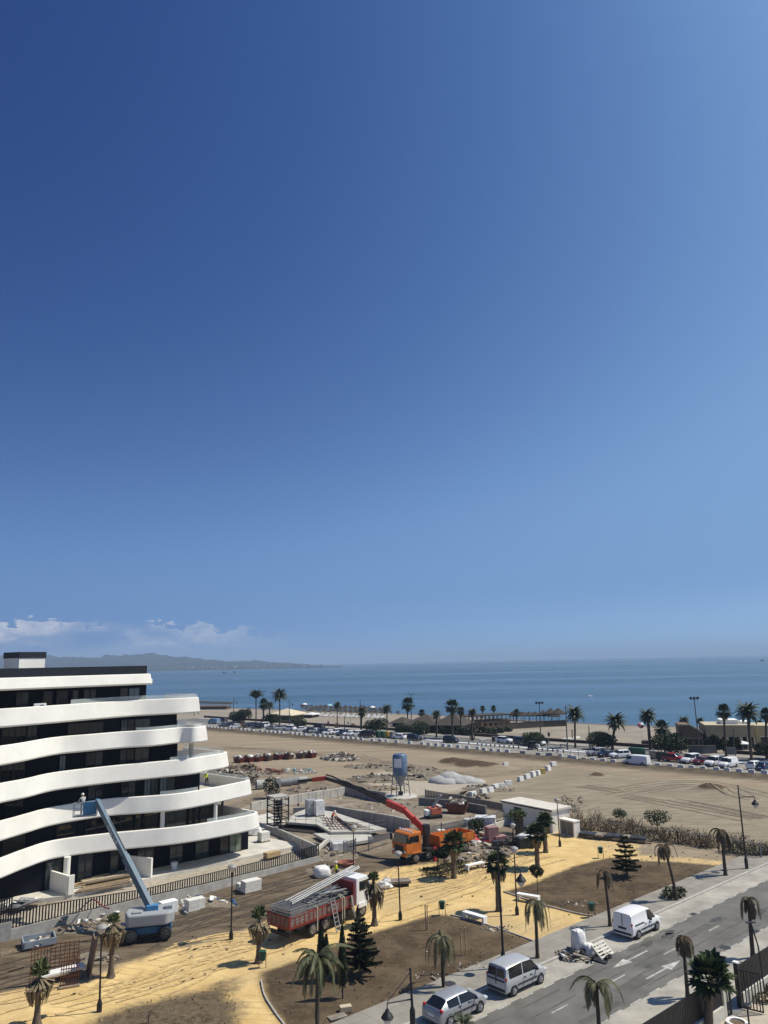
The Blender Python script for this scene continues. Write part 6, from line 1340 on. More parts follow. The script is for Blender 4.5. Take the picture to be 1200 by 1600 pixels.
rub_grey = M('rubble_grey', (.22, .19, .155), .95, var=.3, scale=3); rub_white = M('rubble_white', (.50, .47, .41), .9, var=.25); rub_brown = M('rubble_brown', (.15, .105, .07), .95, var=.3); rub_red = M('rubble_red', (.19, .075, .05), .9, var=.3); dk = M('rubble_dark', (.05, .045, .04), .9, var=.3); teal = M('teal_box', (.22, .40, .42), .6, var=.1)
heap('bag_pile', 'black plastic bags heaped beside the bulk bag left of the hut', 'bags', at(803, 1318), 1.3, 26, .5, [bag_black, dk, bag_black], 2, .8)
heap('debris_pile', 'red and white sacks and netting spilled behind the orange truck tail', 'debris', at(736, 1314), 2.6, 70, .45, [rub_red, M('red_net', (.5, .05, .04), .6), bag_white, rub_grey, dk], 3, 1.0)
heap('debris_pile', 'flat scraps of board and paper strewn right of the orange truck', 'debris', at(742, 1331), 4.2, 60, .4, [rub_white, dk, rub_grey, rub_brown], 4, .15)
t = thing('wood_panel', 'tall dark wooden panel standing behind the light green tree', 'panel', at(812, 1304), R(20)); MB().box((0, 0, 1.25), (1.1, .1, 2.5)).build('panel', M('dark_panel', (.045, .032, .025), .7, var=.3), t); MB().beam((-.4, .05, 1.2), (-.5, .9, 0), .08).build('prop', old_timber, t)
# white hut and the meter cabinet
p = at(864, 1302, .03); q_ = at(802, 1288, .03); d = (q_ - p); d.z = 0; L_ = 8.3; d.normalize(); n = Vector((-d.y, d.x, 0)); n = n if n.y > 0 else -n
H_ = HT(p, 1268)
hut = thing('utility_hut', 'white flat roofed utility hut with dark green doors', 'hut', p, math.atan2(d.y, d.x)); sgn_ = 1 if Vector((-math.sin(hut.rotation_euler.z), math.cos(hut.rotation_euler.z), 0)).dot(n) > 0 else -1
def hb(x0, x1, y0, y1, z0, z1): return MB().bb(x0, x1, min(y0 * sgn_, y1 * sgn_), max(y0 * sgn_, y1 * sgn_), z0, z1)
hb(0, L_, 0, 3.2, -.1, H_).build('wall', white_render, hut); hb(-.18, L_ + .18, -.18, 3.38, H_, H_ + .22).build('roof', M('hut_roof', (.62, .58, .50), .85, var=.12), hut); hb(-.2, L_ + .2, -.2, -.184, H_ - .02, H_ + .1).build('fascia', dark_metal, hut)
dg = M('door_green', (.012, .04, .035), .5, var=.15)
for x0, x1 in ((.5, 2.0), (5.0, 6.3)):
    dr = hb(x0, x1, -.03, -.004, 0, 2.15).build('door', dg, hut); hb((x0 + x1) / 2 - .03, (x0 + x1) / 2 + .03, -.05, -.031, .1, 2.05).build('seam', dark_metal, dr)
t = thing('meter_cabinet', 'white walled cabinet with grey louvred doors right of the hut', 'cabinet', at(896.5, 1308, .03), math.atan2(d.y, d.x)); L2 = (at(896.5, 1308) - at(876, 1303.5)).length; H2 = HT(at(896.5, 1308, .03), 1283)
mb = MB(); y = lambda a, b_: (min(a * sgn_, b_ * sgn_), max(a * sgn_, b_ * sgn_))
hb(-.15, L2 + .15, .06, 1.0, 0, H2 - .15).add(*(lambda m_: (m_.v, m_.f))(hb(-.15, 0, -.02, .058, 0, H2 - .15))).build('wall', white_render, t); hb(-.2, L2 + .2, -.06, 1.05, H2 - .148, H2).build('roof', white_render, t)
for k in range(2):
    dr = hb(.03 + k * L2 / 2, L2 / 2 - .02 + k * L2 / 2, .03, .056, .08, H2 - .2).build('door', M('louvre_grey', (.24, .24, .235), .6), t); mb = MB()
    for j in range(12): z = .2 + j * (H2 - .5) / 12; v = hb(.08 + k * L2 / 2, L2 / 2 - .08 + k * L2 / 2, .012, .029, z, z + .06); mb.add(v.v, v.f)
    mb.build('louvres', M('louvre_slat', (.17, .17, .165), .6), dr)
# silo on legs
p = at(626, 1244); H_ = HT(p, 1178); rr = 11.6 / PROJ_SCALE(p); t = thing('silo', 'blue grey mortar silo on four slender legs', 'silo', p, R(20)); zb_ = H_ * .48
sm_ = M('silo_blue', (.13, .19, .28), .45, .3, var=.2, scale=1.2); sg_ = M('silo_grey', (.26, .27, .28), .5, .4, var=.2)
MB().lathe((0, 0, 0), [(rr * .98, H_ * .50), (rr, H_ * .52), (rr, H_ * .95), (rr * .8, H_), (rr * .3, H_ + .1)], 24).build('body', sm_, t, smooth=40); MB().lathe((0, 0, 0), [(.16, H_ * .2), (.2, H_ * .23), (rr * .97, H_ * .498)], 24).build('cone', sg_, t, smooth=40)
for sx in (-1, 1):
    for sy in (-1, 1): MB().beam((sx * rr * 1.0, sy * rr * 1.0, -.05), (sx * rr * .7, sy * rr * .8, H_ * .56), .12).build('leg', grey_metal, t)
mb = MB()
for a_, b_ in (((-1, -1), (1, -1)), ((1, -1), (1, 1)), ((1, 1), (-1, 1)), ((-1, 1), (-1, -1))): mb.beam((a_[0] * rr * .87, a_[1] * rr * .87, H_ * .28), (b_[0] * rr * .87, b_[1] * rr * .87, H_ * .28), .08)
mb.build('brace', grey_metal, t); MB().bb(-.3, .3, -.3, .3, 0, .7).cyl((0, 0, .6), (0, 0, H_ * .21), .12).build('mixer', dark_metal, t)
a = Vector((EYE - p).to_2d()).normalized(); a = Matrix.Rotation(-R(20), 2) @ a; a = Matrix.Rotation(R(-18), 2) @ a
t2 = MB().box((a.x * rr * 1.0, a.y * rr * 1.0, H_ * .8), (.06, 1.1, 1.3), math.atan2(a.y, a.x)).build('sign_plate', white_paint, t)
MB().lathe((0, 0, 0), [(2.6, -.02), (2.5, .1), (1, .16)], 18).build('footing', M('spilled_cement', (.50, .47, .42), .9, var=.15), t)
# gravel heap
p = at(668, 1218.5)
def mound(name, label, cat, p, mats, lumps):
    mb = MB()
    for x, y, r, h, sd in lumps: mb.blob((x, y, -.1), (r, r * .8, h), 22, 12, .018, 0, random.Random(sd))
    return tag(mb.build(name, mats, loc=p, smooth=70), label, cat)
gv = M('white_gravel', (.40, .395, .38), .95, var=.12, scale=2.5, bump=.4, bscale=6)
o = mound('gravel_heap', 'larger white gravel heap right of the silo', 'gravel heap', at(703, 1221), gv, [(0, 0, 2.3, 1.75, 1), (-1.6, -.3, 2.2, 1.2, 2), (1.2, -.6, 2.0, 1.3, 3), (-.4, -1.2, 2.4, .9, 4)])
o = mound('gravel_heap', 'lower tail of the white gravel heap on its right', 'gravel heap', at(727, 1222), gv, [(0, 0, 2.2, 1.15, 5), (1.5, -.2, 2.0, .7, 6), (-.9, -.5, 1.9, .9, 7)])
# skips full of rubble
def skip(x, y, label, fill, m_=rust, rz=.4, sc=1., seed=1):
    p = at(x, y); t = thing('skip', label, 'skip', p, rz, 'rubble skips on the lot', sc)
    prof = [(-1.0, .18), (1.0, .18), (1.35, 1.15), (-1.35, 1.15)]; mb = MB()
    for yy, s_ in ((-.8, -1), (.8, 1)): mb.add([(x_, yy - .03, z) for x_, z in prof] + [(x_, yy + .03, z) for x_, z in prof], [(0, 1, 2, 3), (7, 6, 5, 4), (0, 4, 5, 1), (1, 5, 6, 2), (2, 6, 7, 3), (3, 7, 4, 0)])
    mb.add([(-1, -.77, .18), (1, -.77, .18), (1, .77, .18), (-1, .77, .18)], [(0, 1, 2, 3)]); mb.beam((-1, 0, .18), (-1.35, 0, 1.15), 1.56, .06).beam((1, 0, .18), (1.35, 0, 1.15), 1.56, .06).bb(-1, 1, -.7, .7, 0, .17)
    mb.build('body', m_, t); q = random.Random(seed); mb = MB()
    for _ in range(26):
        f = q.uniform(.15, .45); mt = Euler((q.uniform(-.8, .8), q.uniform(-.8, .8), q.uniform(0, 6))).to_matrix().to_4x4()
        (mb.blob if q.random() < .5 else (lambda c, r, *a: mb.box(c, r, mi=a[3], mat=mt)))((q.uniform(-.9, .9), q.uniform(-.6, .6), q.uniform(.9, 1.5)), (f * 1.3, f, f * .8), 7, 4, .3, q.randrange(len(fill)))
    mb.build('rubble', fill, t)
dr_ = M('skip_red', (.16, .03, .025), .7, var=.25)
for i, (x, y, l, m_) in enumerate([(374, 1191.5, 'leftmost skip of the row, heaped with white rubble', dr_), (389, 1190.5, 'second skip from the left with white rubble', dr_), (403.5, 1189.5, 'third skip from the left with a white sack on top', dr_), (418, 1188.5, 'brown skip in the row filled level', M('skip_brown', (.13, .08, .05), .8, var=.3)), (434.5, 1186.5, 'dark red skip in the row with flat pale fill', dr_), (450, 1186, 'last skip of the row of six, with wood on top', M('skip_brown', None)), (471, 1184.5, 'left one of the two close standing skips', M('skip_brown', None)), (486, 1184, 'right one of the two close standing skips', dr_)]):
    skip(x, y, l, [bag_white, rub_white, rub_white, rub_brown] if i < 3 else [rub_grey, rub_brown, rub_white, bag_white], m_, R(-38), .9, i)
skip(715, 1270, 'rusty skip with sacks in the yard of the small crane', [rub_white, bag_white, rub_grey], rust, R(-15), 1.1, 30)
# heaps on the lot
for x, y, r, n, s, ms, h, l, nm, e in [
    (533, 1186.5, 3.2, 120, .55, [rub_white, rub_white, rub_grey, rub_brown], 1.6, 'white rubble heap on the lot behind the crane jib', 'rubble_heap', (1.5, 1)),
    (461, 1206, 3.6, 60, .6, [rub_white, rub_white, rub_grey, teal], .5, 'white boards and a pale blue box strewn left of the crane head', 'debris_pile', (1.5, 1)),
    (345, 1205, 4.5, 110, .6, [rub_brown, rub_brown, rub_grey, dk], 1.4, 'brown scrap heap just right of the building balconies', 'scrap_heap', (1.5, 1)), (376, 1211, 4.2, 90, .5, [rub_grey, dk, rub_brown, rub_brown, rub_white], 1.1, 'dark mixed scrap in front of the skips', 'scrap_heap', (1.6, 1)), (388, 1203, 2.2, 40, .6, [rub_brown, dk], 1.4, 'tall brown boards stacked in the scrap yard', 'scrap_heap', (1, 1)),
    (398, 1225, 4.0, 70, .5, [dk, rub_grey, rub_brown, dk], .8, 'dark metal scrap around the concrete pipe', 'scrap_heap', (1.3, 1)), (417, 1208, 2.4, 36, .6, [rub_red, rub_red, dk], .9, 'rusty red steel pieces in the scrap yard', 'scrap_heap', (1.5, 1)),
    (575, 1199, 3.4, 40, .5, [rub_brown, rub_grey, dk], .6, 'long low pile of logs and grey scrap behind the rubble heap', 'debris_pile', (1.7, .8)), (588, 1218, 4, 60, .45, [rub_grey, dk, rub_white, rub_brown], 1.0, 'grey rubble left of the silo', 'rubble_heap', (1.4, 1)), (598, 1232, 2.4, 40, .4, [rub_brown, rub_grey, timber], .7, 'timber offcuts and rubble beside the silo legs', 'debris_pile', (1.3, 1)),
    (650, 1204, 4.5, 60, .6, [dk, rub_grey, rub_brown], .5, 'flat dark scrap behind the silo', 'debris_pile', (1.6, 1)), (655, 1216, 3.4, 40, .6, [rub_grey, rub_white, dk], .5, 'pale slabs right of the silo', 'debris_pile', (1.3, 1)), (610, 1199, 3.4, 30, .4, [dk, rub_brown], .3, 'thin dark scatter left of the silo top', 'debris_pile', (1.7, .7)),
    (470, 1235, 1.9, 34, .4, [rub_red, rub_white, rub_grey], .9, 'brick and white bags behind the long concrete wall', 'debris_pile', (1.4, 1)), (508, 1236, 2.2, 22, .5, [rub_white, rub_grey], .5, 'white boulder like bags near the wall end', 'debris_pile', (1.3, .8)), (552, 1245, 5, 60, .4, [rub_grey, rub_white, dk], .3, 'pale stones along the back of the deck wall', 'debris_pile', (1.8, .5)),
    (735, 1245, 2.8, 50, .4, [rub_white, rub_grey, dk, rub_brown], .8, 'white rubble at the near end of the block row', 'rubble_heap', (1.3, 1)), (764, 1233, 3.0, 40, .4, [rub_grey, dk, rub_white], .8, 'grey rubble among the blocks of the inner row', 'rubble_heap', (1.5, .8)), (715, 1248, 2.6, 30, .45, [dk, rub_brown], .6, 'dark brush wood left of the block row end', 'debris_pile', (1.4, 1)),
    (620, 1262, 4, 50, .35, [rub_grey, rub_white, rub_brown], .3, 'gravel and stones strewn in the yard behind the deck wall', 'debris_pile', (1.8, .8)), (515, 1335, 3.2, 44, .45, [rub_grey, dk, rub_brown, rub_white], .6, 'dark hole with boards and rubble right of the terrace end', 'debris_pile', (1.2, 1)),
    (100, 1449, 2.0, 46, .42, [rub_grey, dk, rub_brown, rub_white], .7, 'scrap and broken barrow parts at the fence foot left', 'debris_pile', (1.3, .8)), (130, 1446, 2.8, 40, .4, [bag_white, rub_white, dk], .3, 'white foil and slats along the fence foot', 'debris_pile', (1.5, .5)), (168, 1432, 2.0, 24, .5, [bag_white, rub_white], .5, 'white sacks along the fence behind the skirted palm', 'debris_pile', (1.4, .6)),
    (278, 1421, 1.8, 40, .42, [stone, rub_grey, rub_white], .5, 'loose pale stones and boards left of the stone pallets', 'debris_pile', (1.3, .8)), (325, 1410, 2.2, 30, .42, [bag_white, rub_grey, bag_white, M('blue_sheet', (.03, .09, .22), .5)], .35, 'white and blue plastic sheets by the fence', 'debris_pile', (1.6, .6)), (150, 1497, 1.6, 22, .3, [rub_grey, dk, rub_white], .3, 'grey tubs and offcuts round the leaning board', 'debris_pile', (1.2, .8)),
    (512, 1362, 2.2, 30, .4, [rub_brown, rub_grey, dk], .5, 'brown brush and posts beyond the white bulk bag', 'debris_pile', (1.2, .8)), (630, 1259, 1.6, 26, .3, [rub_brown, rub_grey], .3, 'small brown clods near the shaded wall', 'debris_pile', (1, 1))]:
    o = heap(nm, l, 'rubble' if 'rubble' in nm else 'scrap' if 'scrap' in nm else 'debris', at(x, y), r * (.9 if 'debris' in nm else 1), int(n * (.75 if 'debris' in nm else 1.25)), s * (.72 if 'debris' in nm else .85), ms, int(x + y), h, e); o.rotation_euler.z = R(-25)
# concrete pipes
pipe_m = M('pipe_concrete', (.42, .41, .38), .9, var=.15)
def pipe(x, y, rad, L_, rz, label, m_=pipe_m):
    p = at(x, y); t = thing('concrete_pipe', label, 'pipe', p, rz, 'concrete pipes in the scrap yard'); n = 20; vs = []
    for xx, r_ in ((-L_ / 2, rad), (L_ / 2, rad), (L_ / 2, rad * .84), (-L_ / 2, rad * .84)): vs += [(xx, r_ * math.cos(6.283 * j / n), rad + r_ * math.sin(6.283 * j / n)) for j in range(n)]
    MB().add(vs, [(k * n + j, k * n + (j + 1) % n, ((k + 1) % 4) * n + (j + 1) % n, ((k + 1) % 4) * n + j) for k in range(4) for j in range(n)]).build('barrel', m_, t, smooth=40)
    return t
pipe(407, 1233, .75, 1.5, R(25), 'pale round concrete pipe lying in the dark scrap'); gp_ = M('pipe_grey', (.24, .245, .25), .8, var=.15)
pipe(447, 1228, .6, 2.0, R(20), 'left grey pipe behind the concrete wall', gp_); pipe(459, 1226, .6, 2.0, R(20), 'middle grey pipe behind the concrete wall', gp_); pipe(470, 1224, .55, 2.2, R(20), 'right pipe with a pale top under the fly jib', pipe_m)
crate(434, 1231, 1215, .9, .8, R(20), rub_white, 'white stacked gutter pieces left of the grey pipes', n=5)
# small crane in the yard
p = at(677, 1278); t = thing('mini_crane', 'small orange tracked crane with a grey boom in the yard', 'crane', p, R(200)); k_ = 1.1
om = M('mini_orange', (.55, .14, .08), .5, var=.15)
for s_ in (-1, 1): MB().bb(-1.0, 1.0, s_ * .7 - .2, s_ * .7 + .2, 0, .5).build('track', rubber, t, bevel=.1)
MB().bb(-.95, .55, -.75, .75, .5, 1.35).build('body', om, t, bevel=.08); MB().bb(-1.0, -.5, -.8, .8, 1.352, 1.6).build('engine_cover', M('mini_white', (.6, .52, .45), .6), t, bevel=.05); MB().beam((.2, 0, 1.2), (-.9, .7, 2.9), .3, .35).build('boom', M('mini_grey', (.34, .36, .38), .4, .3), t); MB().bb(.5, 1.2, -.5, .5, .4, 1.1).build('cab', white_paint, t, bevel=.06)
# wire and picket fences of the site
def pfence(name, label, base, tops, pm, step=.16, th=.05, low=.1, legs=0):
    g = [at(*p) for p in base]; o = g[0].copy(); t = thing(name, label, 'fence', o); pk, rl = MB(), MB()
    for i in range(len(g) - 1):
        a, b_ = g[i] - o, g[i + 1] - o; ha, hb_ = HT(g[i], tops[i]), HT(g[i + 1], tops[i + 1]); k = max(2, int((b_ - a).length / step))
        for j in range(k + 1): f = j / k; pk.beam(a.lerp(b_, f) + Vector((0, 0, low)), a.lerp(b_, f) + Vector((0, 0, ha + (hb_ - ha) * f)), th, th * .6)
        for f in (0, 1):
            rl.beam(a + Vector((0, 0, low + (ha - low) * f * .97)), b_ + Vector((0, 0, low + (hb_ - low) * f * .97)), .06)
        for f in (0, 1): rl.beam(a.lerp(b_, f), a.lerp(b_, f) + Vector((0, 0, ha + .1)), .1)
    pk.build('pickets', pm, t); rl.build('rails', grey_metal, t); return t
lite = M('galvanised', (.34, .35, .36), .5, .5, var=.1)
pfence('picket_fence', 'grey picket fence piece on legs left of the orange truck cab', [(576, 1330), (613, 1318)], [1308, 1300], lite, .2, .1, .7); pfence('picket_fence', 'galvanised picket fence behind the orange truck', [(640, 1316), (690, 1303), (735, 1290)], [1298, 1288, 1279], lite, .2, .08, .2)
pfence('picket_fence', 'weathered slat fence behind the dark yard wall', [(665, 1246), (720, 1254), (790, 1268)], [1234, 1243, 1256], M('slat_grey', (.26, .23, .19), .9, var=.2), .3, .2, .05); pfence('wire_fence', 'dark wire fence on the base wall left of the hut', [(690, 1315), (745, 1298), (800, 1282)], [1295, 1280, 1262], dark_metal, .14, .025, .8)
pfence('picket_fence', 'short grey picket gate piece behind the globe lamp and red truck', [(537, 1337), (556, 1331)], [1316, 1311], lite, .2, .1, .3)
pfence('wire_fence', 'thin wire fence running through the dry hedge', [(905, 1299), (985, 1307), (1060, 1320), (1130, 1332), (1190, 1342)], [1280, 1288, 1298, 1309, 1318], dark_metal, 2.4, .05, .0)
# white bulk bags
def bigbag(x, y, yt, r, label, m_=bag_white, z=0.):
    p = at(x, y, z); H_ = HT(p, yt); t = thing('bulk_bag', label, 'bulk bag', p, R(25)); q = random.Random(int(x)); rings = []
    for f, k in ((0, .9), (.12, 1.04), (.4, 1.06), (.7, 1.0), (.88, .9), (.96, .72)): rings.append([((math.cos(a) / max(abs(math.cos(a)), abs(math.sin(a))) * .75 + math.cos(a) * .3) * r * k * q.uniform(.96, 1.04), (math.sin(a) / max(abs(math.cos(a)), abs(math.sin(a))) * .75 + math.sin(a) * .3) * r * k * q.uniform(.96, 1.04), H_ * f) for a in [6.283 * j / 20 for j in range(20)]])
    MB().loft(rings).build('body', m_, t, smooth=50); mb = MB()
    for sx in (-1, 1):
        for sy in (-1, 1): mb.tube([(sx * r * .8, sy * r * .8, H_ * .85), (sx * r * .85, sy * r * .6, H_ * 1.1), (sx * r * .6, sy * r * .8, H_ * .9)], .03, 4)
    mb.build('handles', bag_white, t)
bigbag(905, 1487, 1452, .43, 'tall white bulk bag standing in the parking lane'); bigbag(503, 1370, 1353, .7, 'white bulk bag near the end of the picket fence'); tag(MB().blob((0, 0, .25), (.8, .6, .4), 9, 5, .35).blob((.2, .1, .5), (.4, .35, .35), 8, 5, .35).build('sack', bag_white, loc=at(601, 1388)), 'slumped white sack on the sand by the globe lamp', 'sack'); bigbag(921, 1492, 1474, .36, 'half empty white bulk bag leaning on the tall one', z=.02)
heap('rubble_bags', 'black and white rubble sacks spilled round the tall bulk bag in the parking lane', 'bags', at(910, 1495, .02), 1.45, 60, .3, [bag_black, bag_black, bag_white, rub_grey, bag_black], 12, .45, (1.3, .8))
p = at(941, 1494, .02); t = thing('pallet', 'white pallet leaning on its edge against the sacks in the parking lane', 'pallet', p, A40); mt = Matrix.Rotation(R(40), 4, 'X'); mb = MB()
for k in range(5): mb.box(mt @ Vector((0, -.45 + k * .225, .1)), (1.5, .13, .03), mat=mt)
for x in (-.68, 0, .68): mb.box(mt @ Vector((x, 0, .02)), (.1, 1.0, .12), mat=mt)
mb.v = [(a, b_, c + .38) for a, b_, c in mb.v]; mb.build('slats', M('white_wood', (.60, .57, .50), .8, var=.15), t)
t = thing('slab_table', 'low stack of boards with a pale top lying on the sand', 'boards', at(621, 1384), R(8)); MB().bb(-1.2, 1.2, -.6, .6, .3, .5).build('top', rub_grey, t); MB().bb(-1.0, -.7, -.5, .5, 0, .298).bb(.7, 1.0, -.5, .5, 0, .298).build('bearers', dk, t)
t = thing('slab_stack', 'long stack of dark slabs and foil beside the dry hedge', 'slabs', at(962, 1312, .03), R(-28)); q = random.Random(2)
for k in range(16): x = -3.6 + (k % 8) * .95; z = .0 + .2 * (k // 8); MB().box((x + q.uniform(-.1, .1), q.uniform(-.15, .15), .22 + z), (.85, 1.5, .18), q.uniform(-.1, .1)).build('slab', (M('slate_dark', (.035, .037, .042), .5, var=.3), rub_grey, M('slate_dark', None))[k % 3], t)
MB().bb(-4, 4, -.6, -.5, 0, .12).bb(-4, 4, .5, .6, 0, .12).build('bearers', old_timber, t)
# rusty frames, board and tub at the bottom left
def barframe(label, x0, x1, y, ytop, ny, nz, depth, rz=None):
    a, b_ = at(x0, y), at(x1, y - (x1 - x0) * .16); d = b_ - a; L_ = d.length; H_ = HT(a, ytop); t = thing('steel_grid', label, 'steel frame', a, math.atan2(d.y, d.x)); mb = MB()
    for k in range(ny + 1): x = L_ * k / ny; mb.beam((x, 0, 0), (x, 0, H_), .05)
    for k in range(nz): z = H_ * (.08 + .9 * k / (nz - 1)); mb.beam((0, 0, z), (L_, 0, z), .05)
    mb.build('bars', rust, t); MB().bb(-.1, L_ + .1, -depth, depth, -.02, .1).build('foot', old_timber, t)
barframe('left rusty bar frame standing on the soil at the lower left', 46, 76, 1541, 1482, 6, 4, .25); barframe('large rusty bar frame with many cross bars at the lower left', 77, 121, 1528, 1475, 6, 9, .3); barframe('small front rusty bar frame resting on a timber at the lower left', 94, 122, 1544, 1490, 7, 5, .3)
t = thing('trestle', 'white wrapped trestle boards between the rusty frames', 'boards', at(97, 1532), R(36)); MB().bb(-1.4, 1.4, -.4, .4, .5, .7).build('boards', bag_white, t, bevel=.05); [MB().bb(x_, x_ + .2, -.4, .4, 0, .498).build('leg', old_timber, t) for x_ in (-1.2, 1)]
a = at(140, 1519); t = thing('board', 'large brown board leaning upright beside the globe lamp', 'board', a, R(-62)); MB().box((.6, 0, 1.15), (1.9, .08, 2.3), mat=Matrix.Rotation(R(-8), 4, 'X')).build('panel', M('brown_board', (.19, .13, .085), .8, var=.15), t); MB().bb(-.4, 1.6, -.5, .5, 0, .06).build('foot', old_timber, t)
t = thing('mortar_tub', 'grey mortar tub with rubble at the fence foot on the left', 'tub', at(60, 1477), R(30)); mb = MB(); mb.bb(-1.1, 1.1, -.8, .8, .1, .16).bb(-1.15, -1.05, -.8, .8, .162, .6).bb(1.05, 1.15, -.8, .8, .162, .6).bb(-1.05, 1.05, -.85, -.75, .162, .6).bb(-1.05, 1.05, .75, .85, .162, .6).build('tub', M('tub_grey', (.25, .28, .31), .6, var=.2), t); heap('rubble', None, None, (0, 0, .18), .8, 18, .3, [rub_white, rub_grey], 6, .2).parent = t
for k in range(3): MB().beam((-2.6, -.9 + .25 * k, .05), (-.6, -.5 + .3 * k, .05), .16, .06).build('plank', old_timber, t)
t = thing('hose_coil', 'red and black hose hanging over the picket fence', 'hose', G(150, 1424, 1.2)); o = G(150, 1424, 1.2)
mb = MB().tube([G(x, y, 1.5) - o + Vector((.25, -.27, 0)) for x, y in ((102, 1427), (118, 1424), (130, 1412), (140, 1404))], .05, 6); mb.build('black_hose', plastic_black, t); MB().tube([G(x, y, 1.5) - o + Vector((.25, -.27, 0)) for x, y in ((140, 1404), (147, 1405), (153, 1411), (160, 1416), (168, 1418))], .05, 6).build('red_hose', M('hose_red', (.25, .03, .03), .6), t)
t = thing('hose_coil', 'coil of orange hose on the dirt beyond the high visibility worker', 'hose', at(541, 1352)); mb = MB()
for k in range(4): mb.tube([(math.cos(a * .5236) * (.75 + .05 * k), math.sin(a * .5236) * (.75 + .05 * k), .08 + .08 * k) for a in range(13)], .05, 6)
mb.build('coil', M('hose_orange', (.40, .16, .10), .7, var=.2), t)
q = random.Random(9); mb = MB()
for _ in range(300):
    x, y = q.choice([(q.uniform(0, 500), q.uniform(1370, 1500)), (q.uniform(380, 760), q.uniform(1195, 1300)), (q.uniform(640, 940), q.uniform(1400, 1530)), (q.uniform(940, 1180), q.uniform(1320, 1345))]); g = at(x, y); k = (Vector((g.x, g.y)) - O40).dot(N40)
    if k < 3.1: continue
    s = q.uniform(.03, .13); mb.blob((g.x, g.y, .03 + s * .2), (s, s * q.uniform(.5, 1), s * .5), 6, 4, .3, q.choice([0, 0, 1, 2]), q)
tag(mb.build('loose_stones', [rub_grey, rub_white, rub_brown]), kind='stuff')
# pale paper and stone litter
for x, y, l in ((733, 1510, 'pale crumbled plaster on the brown bed above the pavement'), (670, 1525, 'crumbled grey plaster on the bed edge above the hatchback'), (905, 1412, 'pale stony patch at the corner of the large bed'), (785, 1451, 'white litter beside the bench bed edge')): heap('litter', l, 'litter', at(x, y, .07), 1.0, 26, .14, [rub_white, rub_grey], int(x), .06, (1.6, .7))
t = thing('cardboard_box', 'pale cardboard box on the bed edge at the bottom', 'box', at(540, 1580, .08), R(15)); MB().bb(-.35, .35, -.22, .22, 0, .3).build('box', M('cardboard', (.48, .38, .25), .85, var=.1), t); MB().bb(-.34, .34, -.02, .02, .301, .31).build('tape', white_paint, t)
t = thing('sheet', 'grey board lying flat by the cardboard box', 'board', at(527, 1589, .09), R(30)); MB().bb(-.55, .55, -.3, .3, 0, .05).build('board', rub_grey, t)
t = thing('stair_string', 'sloping concrete beam across the dark hole beside the deck', 'beam', at(497, 1330)); o = at(497, 1330); MB().beam(at(495, 1328, .3) - o, at(513, 1312, .9) - o, .4, .3).build('beam', pale_concrete, t)
t = thing('wrapped_bale', 'white wrapped bale at the dark hole beside the deck', 'bale', at(530, 1330), R(20)); MB().bb(-.9, .9, -.6, .6, 0, 1.0).build('bale', wrap, t, bevel=.1); MB().bb(-.92, .92, -.04, .04, .02, 1.02).build('strap', plastic_black, t)
# ---- fence, gate and wall at the bottom right
def sfence(s0, s1, n, label, ht=1.5, wb=.75):
    o = ST(s0, n, 0); t = thing('picket_fence', label, 'fence', o, A40); L_ = s1 - s0; MB().bb(0, L_, -.12, .12, -.1, wb).build('wall_base', pale_concrete, t); mb = MB(); k = int(L_ / .17)
    for j in range(k): x = L_ * (j + .5) / k; mb.bb(x - .055, x + .055, -.03, .03, wb + .06, wb + ht)
    mb.build('pickets', dark_metal, t); MB().bb(0, L_, -.03, .03, wb + .1, wb + .15).bb(0, L_, -.03, .03, wb + ht - .12, wb + ht - .07).build('rails', dark_metal, t)
sfence(-9, 2.3, -11.9, 'black picket fence on a low wall left of the open gate'); sfence(4.6, 20, -11.9, 'black picket fence on a low wall right of the open gate')
for s, h, l in ((2.45, 2.5, 'pale gate pillar left of the open black gate'), (4.42, 2.45, 'dark gate pillar with a white cap right of the gateway')):
    t = thing('gate_pillar', l, 'pillar', ST(s, -11.9, 0), A40); MB().bb(-.12, .12, -.12, .12, 0, h).build('post', pale_concrete if h > 2.47 else dark_metal, t); MB().bb(-.15, .15, -.15, .15, h, h + .06).build('cap', white_paint, t)
for s, a, L_, l in ((4.28, R(-78), 1.25, 'black gate leaf swung inward on the right of the gateway'), (2.6, R(-12), .55, 'narrow fixed black gate leaf beside the pale pillar')):
    t = thing('gate_leaf', l, 'gate', ST(s, -12.0 if s > 3 else -11.9, 0), A40 + a); mb = MB(); k = max(4, int(L_ / .17))
    mb.bb(0, .07, -.03, .03, .1, 2.2).bb(L_ - .07, L_, -.03, .03, .1, 2.2).bb(.071, L_ - .071, -.03, .03, .1, .17).bb(.071, L_ - .071, -.03, .03, 2.13, 2.2); mb.build('frame', dark_metal, t); mb = MB()
    for j in range(1, k): x = L_ * j / k; mb.bb(x - .03, x + .03, -.018, .018, .172, 2.128)
    mb.build('bars', dark_metal, t)
for s, n, l in ((6.3, -12.7, 'dry weeds at the wall foot right of the gate'), (8.2, -12.6, 'taller dry weeds farther along the garden wall')):
    t = thing('weeds', l, 'weeds', ST(s, n, .03)); foliage(t, [((0, 0, .25), (.9, .4, .3))], 260, .1, g_scrub if s > 7 else leafmat('weed_green', (.08, .085, .04), (.2, .18, .10)), int(s * 10), 'leaves'); mb = MB()
    for k in range(14): mb.beam((rng.uniform(-.7, .7), rng.uniform(-.2, .2), 0), (rng.uniform(-.8, .8), rng.uniform(-.2, .2), rng.uniform(.5, 1.1)), .015)
    mb.build('stalks', MATS['dry_stem'], t)
